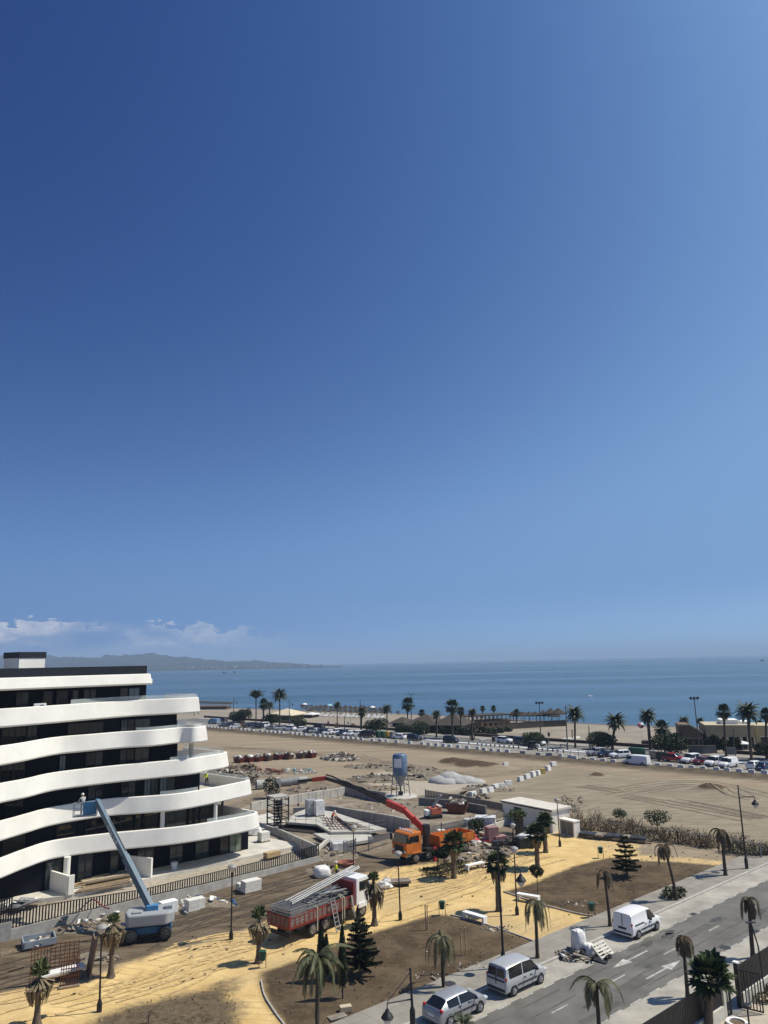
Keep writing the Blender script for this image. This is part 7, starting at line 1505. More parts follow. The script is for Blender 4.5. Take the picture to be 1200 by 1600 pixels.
t = thing('planter_ring', 'white ring shaped planter on the garden gravel at the bottom edge', 'planter', at(1152, 1602, .03)); MB().lathe((0, 0, 0), [(.55, 0), (.58, .2), (.5, .22), (.42, .2), (.42, .05)], 20).build('ring', white_paint, t, smooth=40); MB().lathe((0, 0, .04), [(.41, 0), (.41, .08)], 20).build('soil', rub_brown, t)
# ================================================================ people
def person(label, p, rz, pose='stand', shirt=(.5, .7, .02), trousers=(.03, .03, .04), helmet=(.8, .8, .78), skin=(.36, .2, .13), h=1.76, vest=True, hat=True):
    s = h / 1.76; J = {'pel': (0, 0, .95), 'che': (0, .03, 1.30), 'nek': (0, .02, 1.48), 'hed': (0, .05, 1.63), 'top': (0, .04, 1.72)}
    lean = {'stand': 0., 'bend': .55, 'work': .25}[pose]
    for k in ('che', 'nek', 'hed', 'top'):
        v = Vector(J[k]) - Vector(J['pel']); v = Matrix.Rotation(-lean, 3, 'X') @ v; J[k] = tuple(Vector(J['pel']) + v)
    ch = Vector(J['che']); sh = ch + Matrix.Rotation(-lean, 3, 'X') @ Vector((0, 0, .12)); P = [J['pel'], J['che'], J['nek'], J['hed'], J['top']]; rad = [.15, .165, .065, .095, .06]; reg = ['t', 's', 'k', 'k', 'k']; E_ = [(0, 1), (1, 2), (2, 3), (3, 4)]
    def chain(root, pts, rs, rg_):
        prev = root
        for p_, r_, g_ in zip(pts, rs, rg_): P.append(tuple(p_)); rad.append(r_); reg.append(g_); E_.append((prev, len(P) - 1)); prev = len(P) - 1
        return prev
    for sx in (-1, 1):
        ft = .1 * sx if pose != 'stand' else .05 * sx
        chain(0, [(sx * .1, 0, .88), (sx * .13, .03 + ft * .6, .5), (sx * .14, -.02 + ft, .09), (sx * .15, .12 + ft, .04)], [.1, .075, .055, .04], ['t', 't', 't', 'b'])
        f_ = {'stand': .08, 'work': .32, 'bend': .3}[pose]; el = sh + Vector((sx * .27, .04 + f_ * .4, -.26)); wr = el + Vector((-sx * .06, .12 + f_ * .5, -.16 if pose != 'stand' else -.22))
        hnd = chain(1, [sh + Vector((sx * .19, 0, 0)), el, wr, wr + Vector((0, .06, -.06))], [.062, .048, .036, .034], ['s', 's', 'k', 'k'])
        w2 = wr + Vector((0, .06, -.06))
        for k in range(4): chain(hnd, [w2 + Vector(((k - 1.5) * .02, .05, -.05)), w2 + Vector(((k - 1.5) * .022, .065 + .004 * (k in (1, 2)), -.09))], [.009, .008], ['k', 'k'])
        chain(hnd, [w2 + Vector((-sx * .045, .03, -.01)), w2 + Vector((-sx * .05, .055, -.03))], [.01, .008], ['k', 'k'])
    me = bpy.data.meshes.new('sk'); me.from_pydata([tuple(Vector(v) * s) for v in P], E_, []); o = bpy.data.objects.new('sk', me); COL.objects.link(o)
    md = o.modifiers.new('skin', 'SKIN'); sv = me.skin_vertices[0].data
    for i, r_ in enumerate(rad): sv[i].radius = (r_ * s, r_ * s)
    sv[0].use_root = True; o.modifiers.new('sub', 'SUBSURF').levels = 1
    dg_ = bpy.context.evaluated_depsgraph_get(); m2 = bpy.data.meshes.new_from_object(o.evaluated_get(dg_)); bpy.data.objects.remove(o)
    hx = lambda c: '%02x%02x%02x' % tuple(int(v * 255) for v in c)
    mats = [M('cloth_' + hx(shirt), shirt, .8, var=.1), M('cloth_' + hx(trousers), trousers, .85, var=.1), M('skin_' + hx(skin), skin, .6, var=.05), M('boots', (.03, .022, .018), .7)]
    m2.materials.clear(); [m2.materials.append(m_) for m_ in mats]; key = {'s': 0, 't': 1, 'k': 2, 'b': 3}
    pts = [Vector(v) * s for v in P]
    for f in m2.polygons:
        c = f.center; f.material_index = key[reg[min(range(len(pts)), key=lambda i: (pts[i] - c).length - rad[i] * .6)]]; f.use_smooth = True
    b = bpy.data.objects.new('person', m2); COL.objects.link(b); b.location = p; b.rotation_euler.z = rz; tag(b, label, 'person')
    hd = Vector(J['hed']) * s; up_ = Matrix.Rotation(-lean, 3, 'X')
    fc = MB()
    for sx in (-1, 1): fc.blob(hd + up_ @ Vector((sx * .032, .085, .01)), .012, 6, 4, 0)
    fc.build('eyes', plastic_black, b); MB().blob(hd + up_ @ Vector((0, .098, -.02)), (.014, .02, .022), 6, 4, 0).build('nose', mats[2], b)
    if hat:
        hm_ = MB(); mt = up_.to_4x4(); hm_.blob(hd + up_ @ Vector((0, -.005, .06)), (.125, .14, .11), 12, 6, 0, mat=mt); hm_.box(hd + up_ @ Vector((0, .13, .05)), (.18, .1, .02), mat=mt); hm_.build('helmet', M('helmet_' + hx(helmet), helmet, .4, var=.03), b, smooth=50)
    else: MB().blob(hd + up_ @ Vector((0, -.02, .045)), (.1, .105, .085), 10, 6, .05, mat=up_.to_4x4()).build('hair', M('hair_dark', (.03, .02, .015), .8), b, smooth=60)
    return b
person('worker in a yellow vest and dark trousers standing on the end balcony', G(323, 1229, 6.47), R(150), 'work', (.62, .70, .03), (.05, .04, .05)); BKW = lift.matrix_basis @ BK
BKW = Vector((LB.x + BK.x * cb_ - BK.y * sb_, LB.y + BK.x * sb_ + BK.y * cb_, .03 + BK.z))
person('worker in pale overalls and white helmet in the boom lift basket', BKW + Vector((-.25, .05, .1)), R(40), 'work', (.40, .42, .40), (.30, .32, .33))
person('worker in an orange jacket bending over the bars on the white deck', at(519, 1288, .82), R(-120), 'bend', (.65, .12, .03), (.12, .09, .07))
person('worker in a yellow vest and white helmet walking behind the red truck', at(526, 1379, .03), R(100), 'stand', (.62, .70, .03), (.02, .02, .028), h=1.9)
# ================================================================ barrier blocks
def block_proto(name, w, d, h, m_):
    t = thing(name, None, 'concrete block'); mb = MB(); mb.loft([[(-w / 2 * k, -d / 2 * k2, z), (w / 2 * k, -d / 2 * k2, z), (w / 2 * k, d / 2 * k2, z), (-w / 2 * k, d / 2 * k2, z)] for z, k, k2 in ((0, 1, 1), (h * .3, 1, .96), (h, .93, .72))]); mb.build('body', m_, t, bevel=.03); MB().bb(-.12, .12, -d * .2, d * .2, h, h + .03).build('lifting_slot', concrete, t); return Proto(t)
blk = block_proto('concrete_block', 1.05, .62, .68, M('block_white', (.66, .65, .61), .85, var=.12, scale=1.5, bump=.1))
BX = [130, 183, 220, 257, 297, 335, 382, 437, 478, 567, 612, 658, 710, 810, 868, 917, 962, 1013, 1060, 1165]
bpts = [(300 + x / 7.5, 1080 + (430 + (x - 130) * .069) / 7.5) for x in BX]
bpts += [(440 + x / 7.5, 1080 + (505 + (x - 110) * .085) / 7.5) for x in (168, 218, 275, 382, 438, 492, 550, 605, 708, 765, 822, 880, 940, 1065, 1165)]
bpts += [(580 + x / 7.5, 1080 + (580 + (x - 10) * .082) / 7.5) for x in (105, 180, 300, 455, 600, 680, 765, 850, 920, 1025, 1130)]
bpts += [(720 + x / 6.667, 1080 + y / 6.667) for x, y in ((180, 607), (245, 619), (325, 627), (400, 632), (487, 640), (1040, 680), (1140, 692))]
bpts += [(880 + x / 6.667, 1090 + y / 6.667) for x, y in ((75, 630), (122, 643), (222, 655), (312, 663), (418, 670), (525, 680), (650, 690), (775, 700), (885, 709), (990, 721), (1115, 731))]
bpts += [(1020 + x / 6.667, 1090 + y / 6.667) for x, y in ((297, 742), (408, 747), (527, 755), (668, 767), (778, 772), (905, 785), (1032, 792), (1165, 797))]
for i, (x, y) in enumerate(bpts):
    blk.put(G(x, y, .0), ATB + R(rng.uniform(-5, 5)), 'white concrete block in the barrier row along the seafront parking', 'white barrier blocks along the parking', rng.uniform(.94, 1.04))
for x, y, w, l in ((859.5, 1184, 1.5, 'large grey concrete cube at the junction of the two block rows'), (818, 1180, 1.3, 'brownish concrete block lying right of the barrier row gap'), (842, 1181, 1.0, 'small grey block between the brownish block and the large cube')):
    t = thing('concrete_block', l, 'concrete block', G(x, y), ATB + .2); MB().bb(-w / 2, w / 2, -.5, .5, 0, w * .72).build('body', concrete, t, bevel=.05); MB().tube([(-.15, 0, w * .72), (-.1, 0, w * .72 + .12), (.1, 0, w * .72 + .12), (.15, 0, w * .72)], .03, 5).build('lifting_eye', rust, t)
inner = [(864.5, 1197), (856, 1204), (847.5, 1208.5), (840.5, 1211), (832.5, 1213.5), (823.5, 1217), (813.5, 1220.5), (794, 1227.5), (784, 1231), (774, 1234), (755, 1240), (738.5, 1246), (766, 1238)]
for i, (x, y) in enumerate(inner):
    if i == 2: t = thing('concrete_block', 'yellowish painted block in the inner block row', 'concrete block', G(x, y), .4); MB().bb(-.5, .5, -.35, .35, 0, .85).build('body', M('block_yellow', (.42, .32, .08), .8, var=.2), t, bevel=.04); MB().bb(-.12, .12, -.2, .2, .85, .88).build('lifting_slot', concrete, t); continue
    blk.put(G(x, y), A40 + R(rng.uniform(-25, 25)), 'white concrete block in the inner row that runs across the lot', 'white blocks of the inner row', rng.uniform(1.1, 1.4))
blk.put(G(840, 1167.5, .02), ATB, 'white concrete block by the dark cart on the parking strip', None, 1.0); blk.put(G(790, 1197), .5, 'lone dark weathered block on the lot near the brown earth mounds', None, 1.1)
# ================================================================ promenade
def along(name, label, cat, pts, w, h, m_, z=0.):
    g = [G(x, y, z) for x, y in pts]; o = g[0].copy(); t = thing(name, label, cat, o); mb, cp = MB(), MB()
    for a, b_ in zip(g, g[1:]): mb.beam(a - o + Vector((0, 0, h / 2)), b_ - o + Vector((0, 0, h / 2)), w, h); cp.beam(a - o + Vector((0, 0, h + .04)), b_ - o + Vector((0, 0, h + .04)), w + .1, .08)
    mb.build('wall_face', m_, t); cp.build('coping', m_ if name == 'reed_fence' else M('wall_coping', (.14, .11, .09), .9), t); return t
wallm = M('promenade_wall', (.055, .042, .036), .9, var=.2)
def bwall(l, t0, t1, k=25.0): 
    a, b_ = BR(t0, k), BR(t1, k); t = thing('low_wall', l, 'wall', a, ATB); L_ = (b_ - a).length; MB().bb(0, L_, -.2, .2, -.1, .75).build('wall_face', wallm, t); MB().bb(0, L_, -.26, .26, .75, .84).build('coping', MATS['wall_coping'] if 'wall_coping' in MATS else M('wall_coping', (.14, .11, .09), .9), t)
bwall('long dark low wall between promenade and empty beach on the right', -22, 43); bwall('long dark low wall between promenade and beach on the left', -150, -26); bwall('dark low wall in front of the low beige building', 55, 90)
t = thing('bollard', None, 'bollard'); MB().lathe((0, 0, 0), [(.13, 0), (.12, .3), (.17, .36), (.17, .5), (.08, .58)], 10).build('post', plastic_black, t); MB().lathe((0, 0, .2), [(.135, 0), (.135, .06)], 10).build('band', white_paint, t); bol = Proto(t)
for x, y in ((85, 550), (175, 563), (220, 568), (265, 572), (312, 575), (355, 578), (405, 582), (452, 585), (505, 590), (550, 595), (603, 600), (800, 618), (850, 620), (905, 625), (960, 630), (1012, 635), (1070, 638)): bol.put(G(720 + x / 6.667, 1080.5 + y / 6.667, .02), 0, 'small black bollard beside the white kerb of the seafront road', 'black bollards along the white kerb', 1.1)
def container(x, y, w, h, m_, label, lid=None, rz=0.):
    t = thing('bin_container', label, 'container', G(x, y, .02), ATB + rz); MB().box((0, 0, h / 2 + .12), (w, 1.1, h - .2), taper=1.0).build('body', m_, t, bevel=.05); MB().loft([[(-w / 2 * k, -.58 * k, z), (w / 2 * k, -.58 * k, z), (w / 2 * k, .58 * k, z), (-w / 2 * k, .58 * k, z)] for z, k in ((h + .025, 1.04), (h + .1, 1.04), (h + .22, .8))]).build('lid', lid or m_, t)
    for s_ in (-1, 1): MB().bb(s_ * w * .36 - .1, s_ * w * .36 + .1, -.4, .4, 0, .215).build('foot', rubber, t)
cg = M('container_green', (.015, .085, .05), .5, var=.1)
for x, y, w, m_, l in ((988.5, 1181, 1.15, cg, 'left green waste container of three behind the white van'), (996, 1181.5, 1.15, cg, 'middle green waste container of three behind the white van'), (1003, 1182, 1.15, cg, 'right green waste container of three behind the white van'), (591, 1152, 1.2, cg, 'left green waste container by the large ficus'), (599, 1152.5, 1.2, cg, 'right green waste container by the large ficus'), (606.5, 1153, 1.0, M('container_yellow', (.45, .28, .03), .5), 'yellow waste container right of the green ones'), (613, 1153.5, 1.2, M('container_grey', (.16, .16, .16), .5), 'grey waste container left of the white hatchback'), (1022, 1186, 1.5, M('container_beige', (.28, .26, .21), .6), 'beige container box left of the dark container'), (1036, 1189, 2.4, M('container_black', (.02, .022, .02), .5), 'dark container beside the red car')): container(x, y, w, 1.5, m_, l)
for x, y, l in ((754, 1158.5, 'white bench on the promenade left of the black bin'), (881, 1166.5, 'dark bench on the promenade by the plain mast')):
    t = thing('promenade_bench', l, 'bench', G(x, y, .14), ATB); MB().bb(-1, 1, -.25, .25, .4, .48).build('seat', white_paint if 'white' in l else plastic_black, t)
    for s_ in (-1, 1): MB().bb(s_ * .8 - .08, s_ * .8 + .08, -.22, .22, 0, .398).build('leg', concrete, t)
t = thing('litter_bin', 'black square bin on the promenade', 'litter bin', G(771.5, 1158.5, .14), ATB); MB().bb(-.35, .35, -.35, .35, 0, 1.1).build('body', plastic_black, t, bevel=.04); MB().bb(-.4, .4, -.4, .4, 1.1, 1.2).build('lid', grey_metal, t)
def mast(x, y, xt, yt, kind, label, z=.03):
    p = G(x, y, z); H_ = HT(p, yt); c = AT(xt, yt, p.y); l = c.x - p.x; t = thing('light_mast', label, 'light mast', p, 0, 'tall lighting masts on the seafront')
    MB().tube([(0, 0, 0), (l, 0, H_)], [.16, .09], 8).build('pole', M('mast_grey', (.09, .095, .10), .5, .4), t)
    if kind == 'flood':
        MB().bb(l - .9, l + .9, -.06, .06, H_, H_ + .1).build('crossbar', dark_metal, t)
        for k in (-.75, 0, .75): MB().box((l + k, -.1, H_ + .35), (.5, .35, .45)).build('floodlight', dark_metal, t, bevel=.04)
    elif kind == 'arm':
        MB().tube([(l, 0, H_ - 1.6), (l + 1.2, 0, H_ - 1.5)], .05, 6).build('arm', dark_metal, t); MB().lathe((l + 1.2, 0, H_ - 2.2), [(.08, 0), (.28, .3), (.3, .4), (.1, .6)], 10).build('lantern', dark_metal, t)
    elif kind == 'tee':
        MB().bb(l - .8, l + .8, -.06, .06, H_, H_ + .1).build('crossbar', dark_metal, t)
        for k in (-.75, .75): MB().box((l + k, 0, H_ + .18), (.7, .3, .16)).build('lamp_head', dark_metal, t)
    else: MB().blob((l, 0, H_), .12, 6, 4, 0).build('tip', dark_metal, t)
for a in [(365, 1128, 365, 1090, 'arm', 'thin lamp mast left of the tall narrow palm'), (411, 1130, 411, 1081, 'tee', 'lamp mast rising between the two tall palms at the left'), (452, 1134, 452, 1092, 'arm', 'thin lamp mast in front of the cream beach tent'), (563.5, 1143, 563, 1094, 'arm', 'thin lamp mast beside the ragged palm'), (643, 1131, 642, 1085, 'tee', 'two headed lamp mast beside the tall fan palm'), (845.5, 1161, 842.5, 1100, 'flood', 'floodlight mast above the wide flat ficus'), (887, 1172, 883.5, 1103, 'plain', 'plain dark mast left of the tall straight palm'), (1094, 1177, 1084.5, 1093, 'flood', 'leaning floodlight mast before the low beige building'), (922, 1169.5, 919.7, 1134, 'arm', 'short lamp mast left of the big round ficus'), (538.5, 1141, 538, 1120, 'arm', 'short lamp on the promenade right of the thin tall palm'), (1147, 1180, 1146, 1140, 'plain', 'slim post before the arcade of the beige building')]: mast(*a)
def sigpost(x, y, yt, label, head):
    p = G(x, y, .03); H_ = HT(p, yt); t = thing('signal_post', label, 'signal post', p, ATB); MB().tube([(0, 0, 0), (0, 0, H_ - .1)], .06, 6).build('pole', grey_metal, t)
    if head: MB().bb(-.22, .22, -.2, .2, H_ - .9, H_).build('signal_head', plastic_black, t, bevel=.04)
    else: MB().blob((0, 0, H_), .09, 6, 4, 0).build('cap', white_paint, t)
for a in [(776, 1154, 1142, 'traffic signal before the empty beach left of the white car', 1), (858.5, 1163, 1144.5, 'traffic signal right of the wide flat ficus', 1), (856, 1174, 1155, 'nearer traffic signal with a pale post by the dark cart', 1), (869.5, 1178, 1163, 'plain short post right of the dark cart', 0), (891.5, 1182, 1169, 'plain short post among the barrier blocks', 0), (904, 1181, 1168, 'plain short post left of the silver off-roader', 0), (740, 1161, 1150, 'plain short post by the ball shaped bush', 0), (513, 1143, 1127, 'dark post with a signal head behind the car row', 1), (663.5, 1155, 1143, 'pale square post right of the black parked car', 0), (548, 1134, 1121, 'thin sign post on the beach edge', 0)]: sigpost(*a)
t = thing('totem_post', 'bare wooden post standing on the empty beach', 'post', G(894.5, 1154, -.02)); MB().tube([(0, 0, 0), (0, 0, HT(G(894.5, 1154, -.02), 1140))], .16, 8).build('post', old_timber, t); MB().cyl((0, 0, 0), (0, 0, .25), .3).build('foot', concrete, t)
# dark cart
t = thing('utility_cart', 'small dark cart with a roof standing on the parking strip', 'cart', G(831.5, 1171, .02), ATB + 2.8, None, .9)
MB().bb(-1.1, 1.1, -.6, .6, .35, .75).bb(.6, 1.1, -.6, .6, .75, 1.1).bb(-.9, -.3, -.55, .55, .75, 1.2).build('body', plastic_black, t, bevel=.05); mb = MB()
for x in (-1, .7):
    for y in (-.55, .55): mb.beam((x, y, .75), (x, y, 2.0), .06)
mb.build('roof_frame', dark_metal, t); MB().bb(-1.15, .85, -.65, .65, 2.0, 2.08).build('roof', plastic_black, t)
for x in (-.75, .75):
    for s_ in (-1, 1): wheel(t, x, s_ * .6, .3, s_, .18)
# ================================================================ the beach
thatch = M('thatch', (.058, .047, .037), .95, var=.35, scale=5, bump=.4, bscale=10)
t = thing('thatched_parasol', None, 'parasol'); MB().tube([(0, 0, 0), (0, 0, 2.1)], .07, 6).build('pole', old_timber, t)
MB().lathe((0, 0, 0), [(1.5, 1.75), (1.45, 1.9), (.8, 2.3), (.15, 2.75), (.03, 2.85)], 14).build('thatch', thatch, t); par = Proto(t)
t = thing('sunbed', None, 'sunbed'); MB().bb(-.95, .35, -.32, .32, .28, .36).build('mattress', white_paint, t); MB().beam((.35, 0, .32), (.95, 0, .75), .64, .08).build('backrest', white_paint, t); mb = MB()
for x in (-.8, .3):
    for y in (-.26, .26): mb.bb(x - .04, x + .04, y - .04, y + .04, 0, .279)
mb.build('legs', grey_metal, t); bed = Proto(t)
q = random.Random(11); GP = 'thatched parasols of the beach bar'
for row, (y0, n, x0, dx) in enumerate(((1108.6, 17, 472, 7.6), (1110.8, 17, 474, 7.5), (1113.0, 16, 478, 7.8), (1115.6, 15, 482, 8.2))):
    for k in range(n):
        x = x0 + k * dx + q.uniform(-1, 1); y = y0 + (x - 472) * .028
        if x > 604: continue
        par.put(G(x, y, -.03), q.uniform(0, 6), 'brown thatched parasol in the rows by the beach bar', GP, q.uniform(.7, .9))
for row in range(2):
    for k in range(15):
        x = 486 + k * 8 + q.uniform(-1.5, 1.5); y = 1117.6 + row * 1.8 + (x - 486) * .03
        if x < 606: bed.put(G(x, y, -.03), ATB + R(q.uniform(80, 100)), 'white sunbed below the rows of thatched parasols', 'white sunbeds of the beach bar', 1.25)
for k in range(14): par.put(G(312 + k * 3.7, 1103.8 + k * .13, -.03), 0, 'brown thatched parasol behind the low brown hut at the left', 'thatched parasols behind the brown hut', 1.0)
def gable(name, label, cat, x0, x1, yb, yt, dep, wallm_, roofm, over=.6, wall_h=.5, hip=.8, rz=0., z=-.03, openings=0):
    a, b_ = G(x0, yb, z), G(x1, yb, z); c = (a + b_) / 2; L_ = (b_ - a).length; H_ = HT(c, yt); ang = ATB * .6 + rz; t = thing(name, label, cat, c, ang); hw = H_ * wall_h
    MB().bb(-L_ / 2, L_ / 2, -dep / 2, dep / 2, 0, hw).build('wall', wallm_, t)
    x, y = L_ / 2 + over, dep / 2 + over; rx = max(.2, L_ / 2 - dep / 2 * hip)
    MB().add([(-x, -y, hw - .15), (x, -y, hw - .15), (x, y, hw - .15), (-x, y, hw - .15), (-rx, 0, H_), (rx, 0, H_), (-x, -y, hw + .1), (x, -y, hw + .1), (x, y, hw + .1), (-x, y, hw + .1)], [(3, 2, 1, 0), (0, 1, 7, 6), (1, 2, 8, 7), (2, 3, 9, 8), (3, 0, 6, 9), (6, 7, 5, 4), (7, 8, 5), (8, 9, 4, 5), (9, 6, 4)]).build('roof', roofm, t)
    for k in range(openings):
        xx = -L_ / 2 + L_ * (k + .5) / openings; MB().bb(xx - L_ / openings * .3, xx + L_ / openings * .3, -dep / 2 - .03, -dep / 2 - .003, .3, hw * .85).build('opening', plastic_black, t)
    return t
cream = M('cream_canvas', (.62, .53, .38), .8, var=.1); hutb = M('hut_boards', (.10, .075, .055), .9, var=.3)
gable('beach_bar', 'beach bar under a wide cream canvas roof', 'beach bar', 432, 466, 1125, 1107, 9, hutb, cream, 1.2, .5, .9, openings=5)
gable('beach_tent', 'white flat awning beside the cream beach bar', 'awning', 469, 479, 1121, 1113.5, 5, hutb, white_paint, .6, .6, .6, openings=2); gable('beach_tent', 'second white awning right of the first one', 'awning', 481, 493, 1121, 1113, 5, hutb, white_paint, .6, .65, .6, openings=2)
gable('beach_hut', 'long low brown hut at the far left of the beach', 'hut', 311, 356, 1108, 1101.5, 5, hutb, M('hut_roof_brown', (.13, .10, .08), .9, var=.2), .3, .7, .3, R(14))
t = thing('terrace_fence', 'brown board fence in front of the beach bar', 'fence', G(444, 1127, -.03), ATB); MB().bb(-9, 6, -.08, .08, .12, .8).build('boards', hutb, t); mb = MB()
for k in range(11): mb.bb(-9 + k * 1.5 - .06, -9 + k * 1.5 + .06, .085, .2, 0, .95)
mb.build('posts', old_timber, t)
for x, y, l, c in ((476, 1108.5, 'white sunshade standing above the parasol rows at the left', white_paint), (515, 1110.5, 'pale turquoise sunshade above the parasol rows', M('turquoise_canvas', (.35, .60, .62), .7)), (582, 1114, 'white sunshade at the right end of the parasol rows', white_paint)):
    t = thing('sunshade', l, 'parasol', G(x, y, -.03)); MB().tube([(0, 0, 0), (0, 0, 2.7)], .04, 6).build('pole', white_paint, t); MB().lathe((0, 0, 2.2), [(1.3, 0), (1.2, .15), (.6, .5), (.05, .65)], 10).build('canopy', c, t)
# thatched restaurant
gable('beach_restaurant', 'wide thatched roof of the beach restaurant behind the broad ficus', 'restaurant', 642, 690, 1141, 1116, 13, hutb, thatch, 1.2, .38, .9, R(6), openings=7); gable('beach_restaurant', 'second thatched restaurant roof under the shaggy fan palm', 'restaurant', 690, 728, 1143, 1114, 12, hutb, thatch, 1.2, .42, .9, R(6), openings=5); gable('thatched_hut', 'small thatched hut with two stepped roofs left of the restaurant', 'hut', 620, 638, 1134, 1120, 7, hutb, thatch, .9, .4, .9, openings=2)
# two storey terrace
a, b_ = G(727, 1140, -.03), G(798, 1136, -.03); d = b_ - a; t = thing('beach_terrace', 'two storey timber terrace with ochre walls beside the thatched restaurant', 'terrace', a, math.atan2(d.y, d.x)); L_ = d.length; H_ = HT((a + b_) / 2, 1117)
ochre = M('ochre_boards', (.34, .20, .09), .85, var=.2); MB().bb(L_ * .35, L_, 0, 6, 0, H_ * .48).build('wall', ochre, t); MB().bb(0, L_ * .35, 0, 6, 0, H_ * .48).build('lower_wall', hutb, t); MB().bb(-.3, L_ + .3, -.4, 7, H_ * .48, H_ * .54).build('deck', hutb, t); mb = MB()
for k in range(12): x = L_ * k / 11; mb.bb(x - .1, x + .1, -.1, .1, H_ * .541, H_ * .92).bb(x - .1, x + .1, 5.9, 6.1, H_ * .541, H_ * .92)
for k in range(3): mb.bb(0, L_, -.06, -.02, H_ * (.58 + .05 * k), H_ * (.6 + .05 * k))
mb.build('pergola_posts', old_timber, t); MB().bb(-.4, L_ + .4, -.6, 6.6, H_ * .921, H_).build('pergola_roof', thatch, t)
for k in range(5): MB().bb(L_ * (.4 + .12 * k), L_ * (.4 + .12 * k) + 1.2, -.03, -.003, .6, H_ * .4).build('window', plastic_black, t)
along('reed_fence', 'long dark reed fence round the beach club', 'fence', [(776, 1141), (810, 1138.5), (850, 1136), (884, 1134.5)], .12, 1.75, M('reed', (.085, .066, .05), .95, var=.4, scale=9), -.03)
along('reed_fence', 'pale board fence running back along the right side of the beach club', 'fence', [(884, 1134.5), (884.5, 1130)], .12, 1.5, M('reed_pale', (.16, .12, .09), .95, var=.4, scale=9), -.03)
for x, y, s, l in ((862, 1131.5, 1.75, 'large pointed thatched parasol in the beach club'), (874, 1132, 1.8, 'large pointed thatched parasol at the right end of the beach club'), (850, 1131, 1.5, 'mid sized thatched parasol in the beach club row'), (838, 1130.5, 1.35, 'thatched parasol near the middle of the beach club'), (828, 1130, 1.3, 'thatched parasol left of the middle of the beach club'), (818, 1129.5, 1.25, 'thatched parasol near the lone small palm'), (803, 1129.5, 1.2, 'thatched parasol at the left end of the beach club')): par.put(G(x, y, -.03), 0, l, 'large thatched parasols of the beach club', s)
for k in range(12): par.put(G(802 + k * 6.2, 1125.5 + k * .35, -.03), 0, 'small brown thatched parasol in the back row of the beach club', 'back row of beach club parasols', 1.1)
for k in range(6): bed.put(G(805 + k * 4, 1133.5 - k * .1, -.03), ATB, 'white sunbed behind the reed fence', 'sunbeds behind the reed fence', 1.4)
# planting before the restaurant
q = random.Random(21)
for i, (x, y, w, h) in enumerate([(625, 1143, 13, 9), (641, 1145, 14, 10), (672, 1146, 14, 10), (690, 1147, 13, 10), (700, 1148, 12, 9), (713, 1148, 13, 12), (724, 1149, 13, 12), (733, 1150, 12, 11), (744, 1150, 13, 14), (753, 1150, 12, 14), (763, 1148, 12, 10), (772, 1147, 12, 9), (782, 1145, 12, 7), (793, 1143, 12, 6)]):
    p = G(x, y, -.03); k = PROJ_SCALE(p); t = thing('shrub', 'dark leafy shrub in the planting before the thatched restaurant', 'bush', p, 0, 'shrubs before the thatched restaurant'); foliage(t, [((q.uniform(-.3, .3), 0, h / k * .5), (w / k * .55, w / k * .5, h / k * .5)), ((q.uniform(-1, 1), 0, h / k * .7), (w / k * .35, w / k * .35, h / k * .4))], 420, .3, (g_ficus, g_date, g_dark)[i % 3], i, 'foliage'); MB().tube([(0, 0, 0), (0, 0, h / k * .5)], .1, 5).build('stem', bark, t)
# low beige building on the right
beige = M('beige_render', (.36, .30, .19), .85, var=.12, scale=.4); brownr = M('brown_render', (.17, .105, .065), .85, var=.15, scale=.4)
a, b_ = G(1106, 1170, 0), G(1182, 1172, 0); d = b_ - a; ang = ATB * .35
HB = HT(a, 1134); t = thing('beach_building', 'low beige flat roofed building with an arcade at the right', 'building', a, ang); L_ = d.length * 1.02
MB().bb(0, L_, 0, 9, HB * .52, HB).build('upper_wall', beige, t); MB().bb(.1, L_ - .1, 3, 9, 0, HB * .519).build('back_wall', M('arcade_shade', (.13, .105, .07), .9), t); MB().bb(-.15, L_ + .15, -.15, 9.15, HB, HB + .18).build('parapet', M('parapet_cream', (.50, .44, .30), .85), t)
for k in range(8): x = L_ * k / 7; MB().bb(max(0, x - .28), min(L_, x + .28), .1, .7, 0, HB * .519).build('column', M('cream_column', (.55, .49, .34), .85), t)
for k in range(7): x = L_ * (k + .5) / 7; w = MB().bb(x - 1.0, x + 1.0, 2.93, 2.996, .8, HB * .45).build('window', car_glass, t); MB().bb(x - .04, x + .04, 2.9, 2.926, .8, HB * .45).build('frame', white_paint, w)
MB().bb(L_ * .35, L_ * .72, 2, 7, HB + .185, HB + 1.1).build('roof_box', white_render, t); MB().bb(L_ * .75, L_ * .98, 3, 7, HB + .185, HB + .7).build('roof_plant', white_paint, t)
a2 = G(1064, 1169, 0); H2 = HT(a2, 1133); t = thing('beach_building', 'brown house with a sloping cream parapet left of the beige building', 'building', a2, ang); L2 = (G(1101, 1170, 0) - a2).length
MB().add([(0, 0, 0), (L2, 0, 0), (L2, 8, 0), (0, 8, 0), (0, 0, H2), (L2 * .45, 0, H2), (L2, 0, H2 * .66), (L2, 8, H2 * .66), (L2 * .45, 8, H2), (0, 8, H2)], [(0, 3, 2, 1), (0, 1, 6, 5, 4), (1, 2, 7, 6), (2, 3, 9, 8, 7), (3, 0, 4, 9), (4, 5, 8, 9), (5, 6, 7, 8)]).build('wall', brownr, t)
MB().beam((-.1, 0, H2 + .1), (L2 * .45, 0, H2 + .1), .5, .3).beam((L2 * .45, 0, H2 + .1), (L2 + .1, 0, H2 * .66 + .1), .5, .3).build('parapet', MATS['parapet_cream'], t)
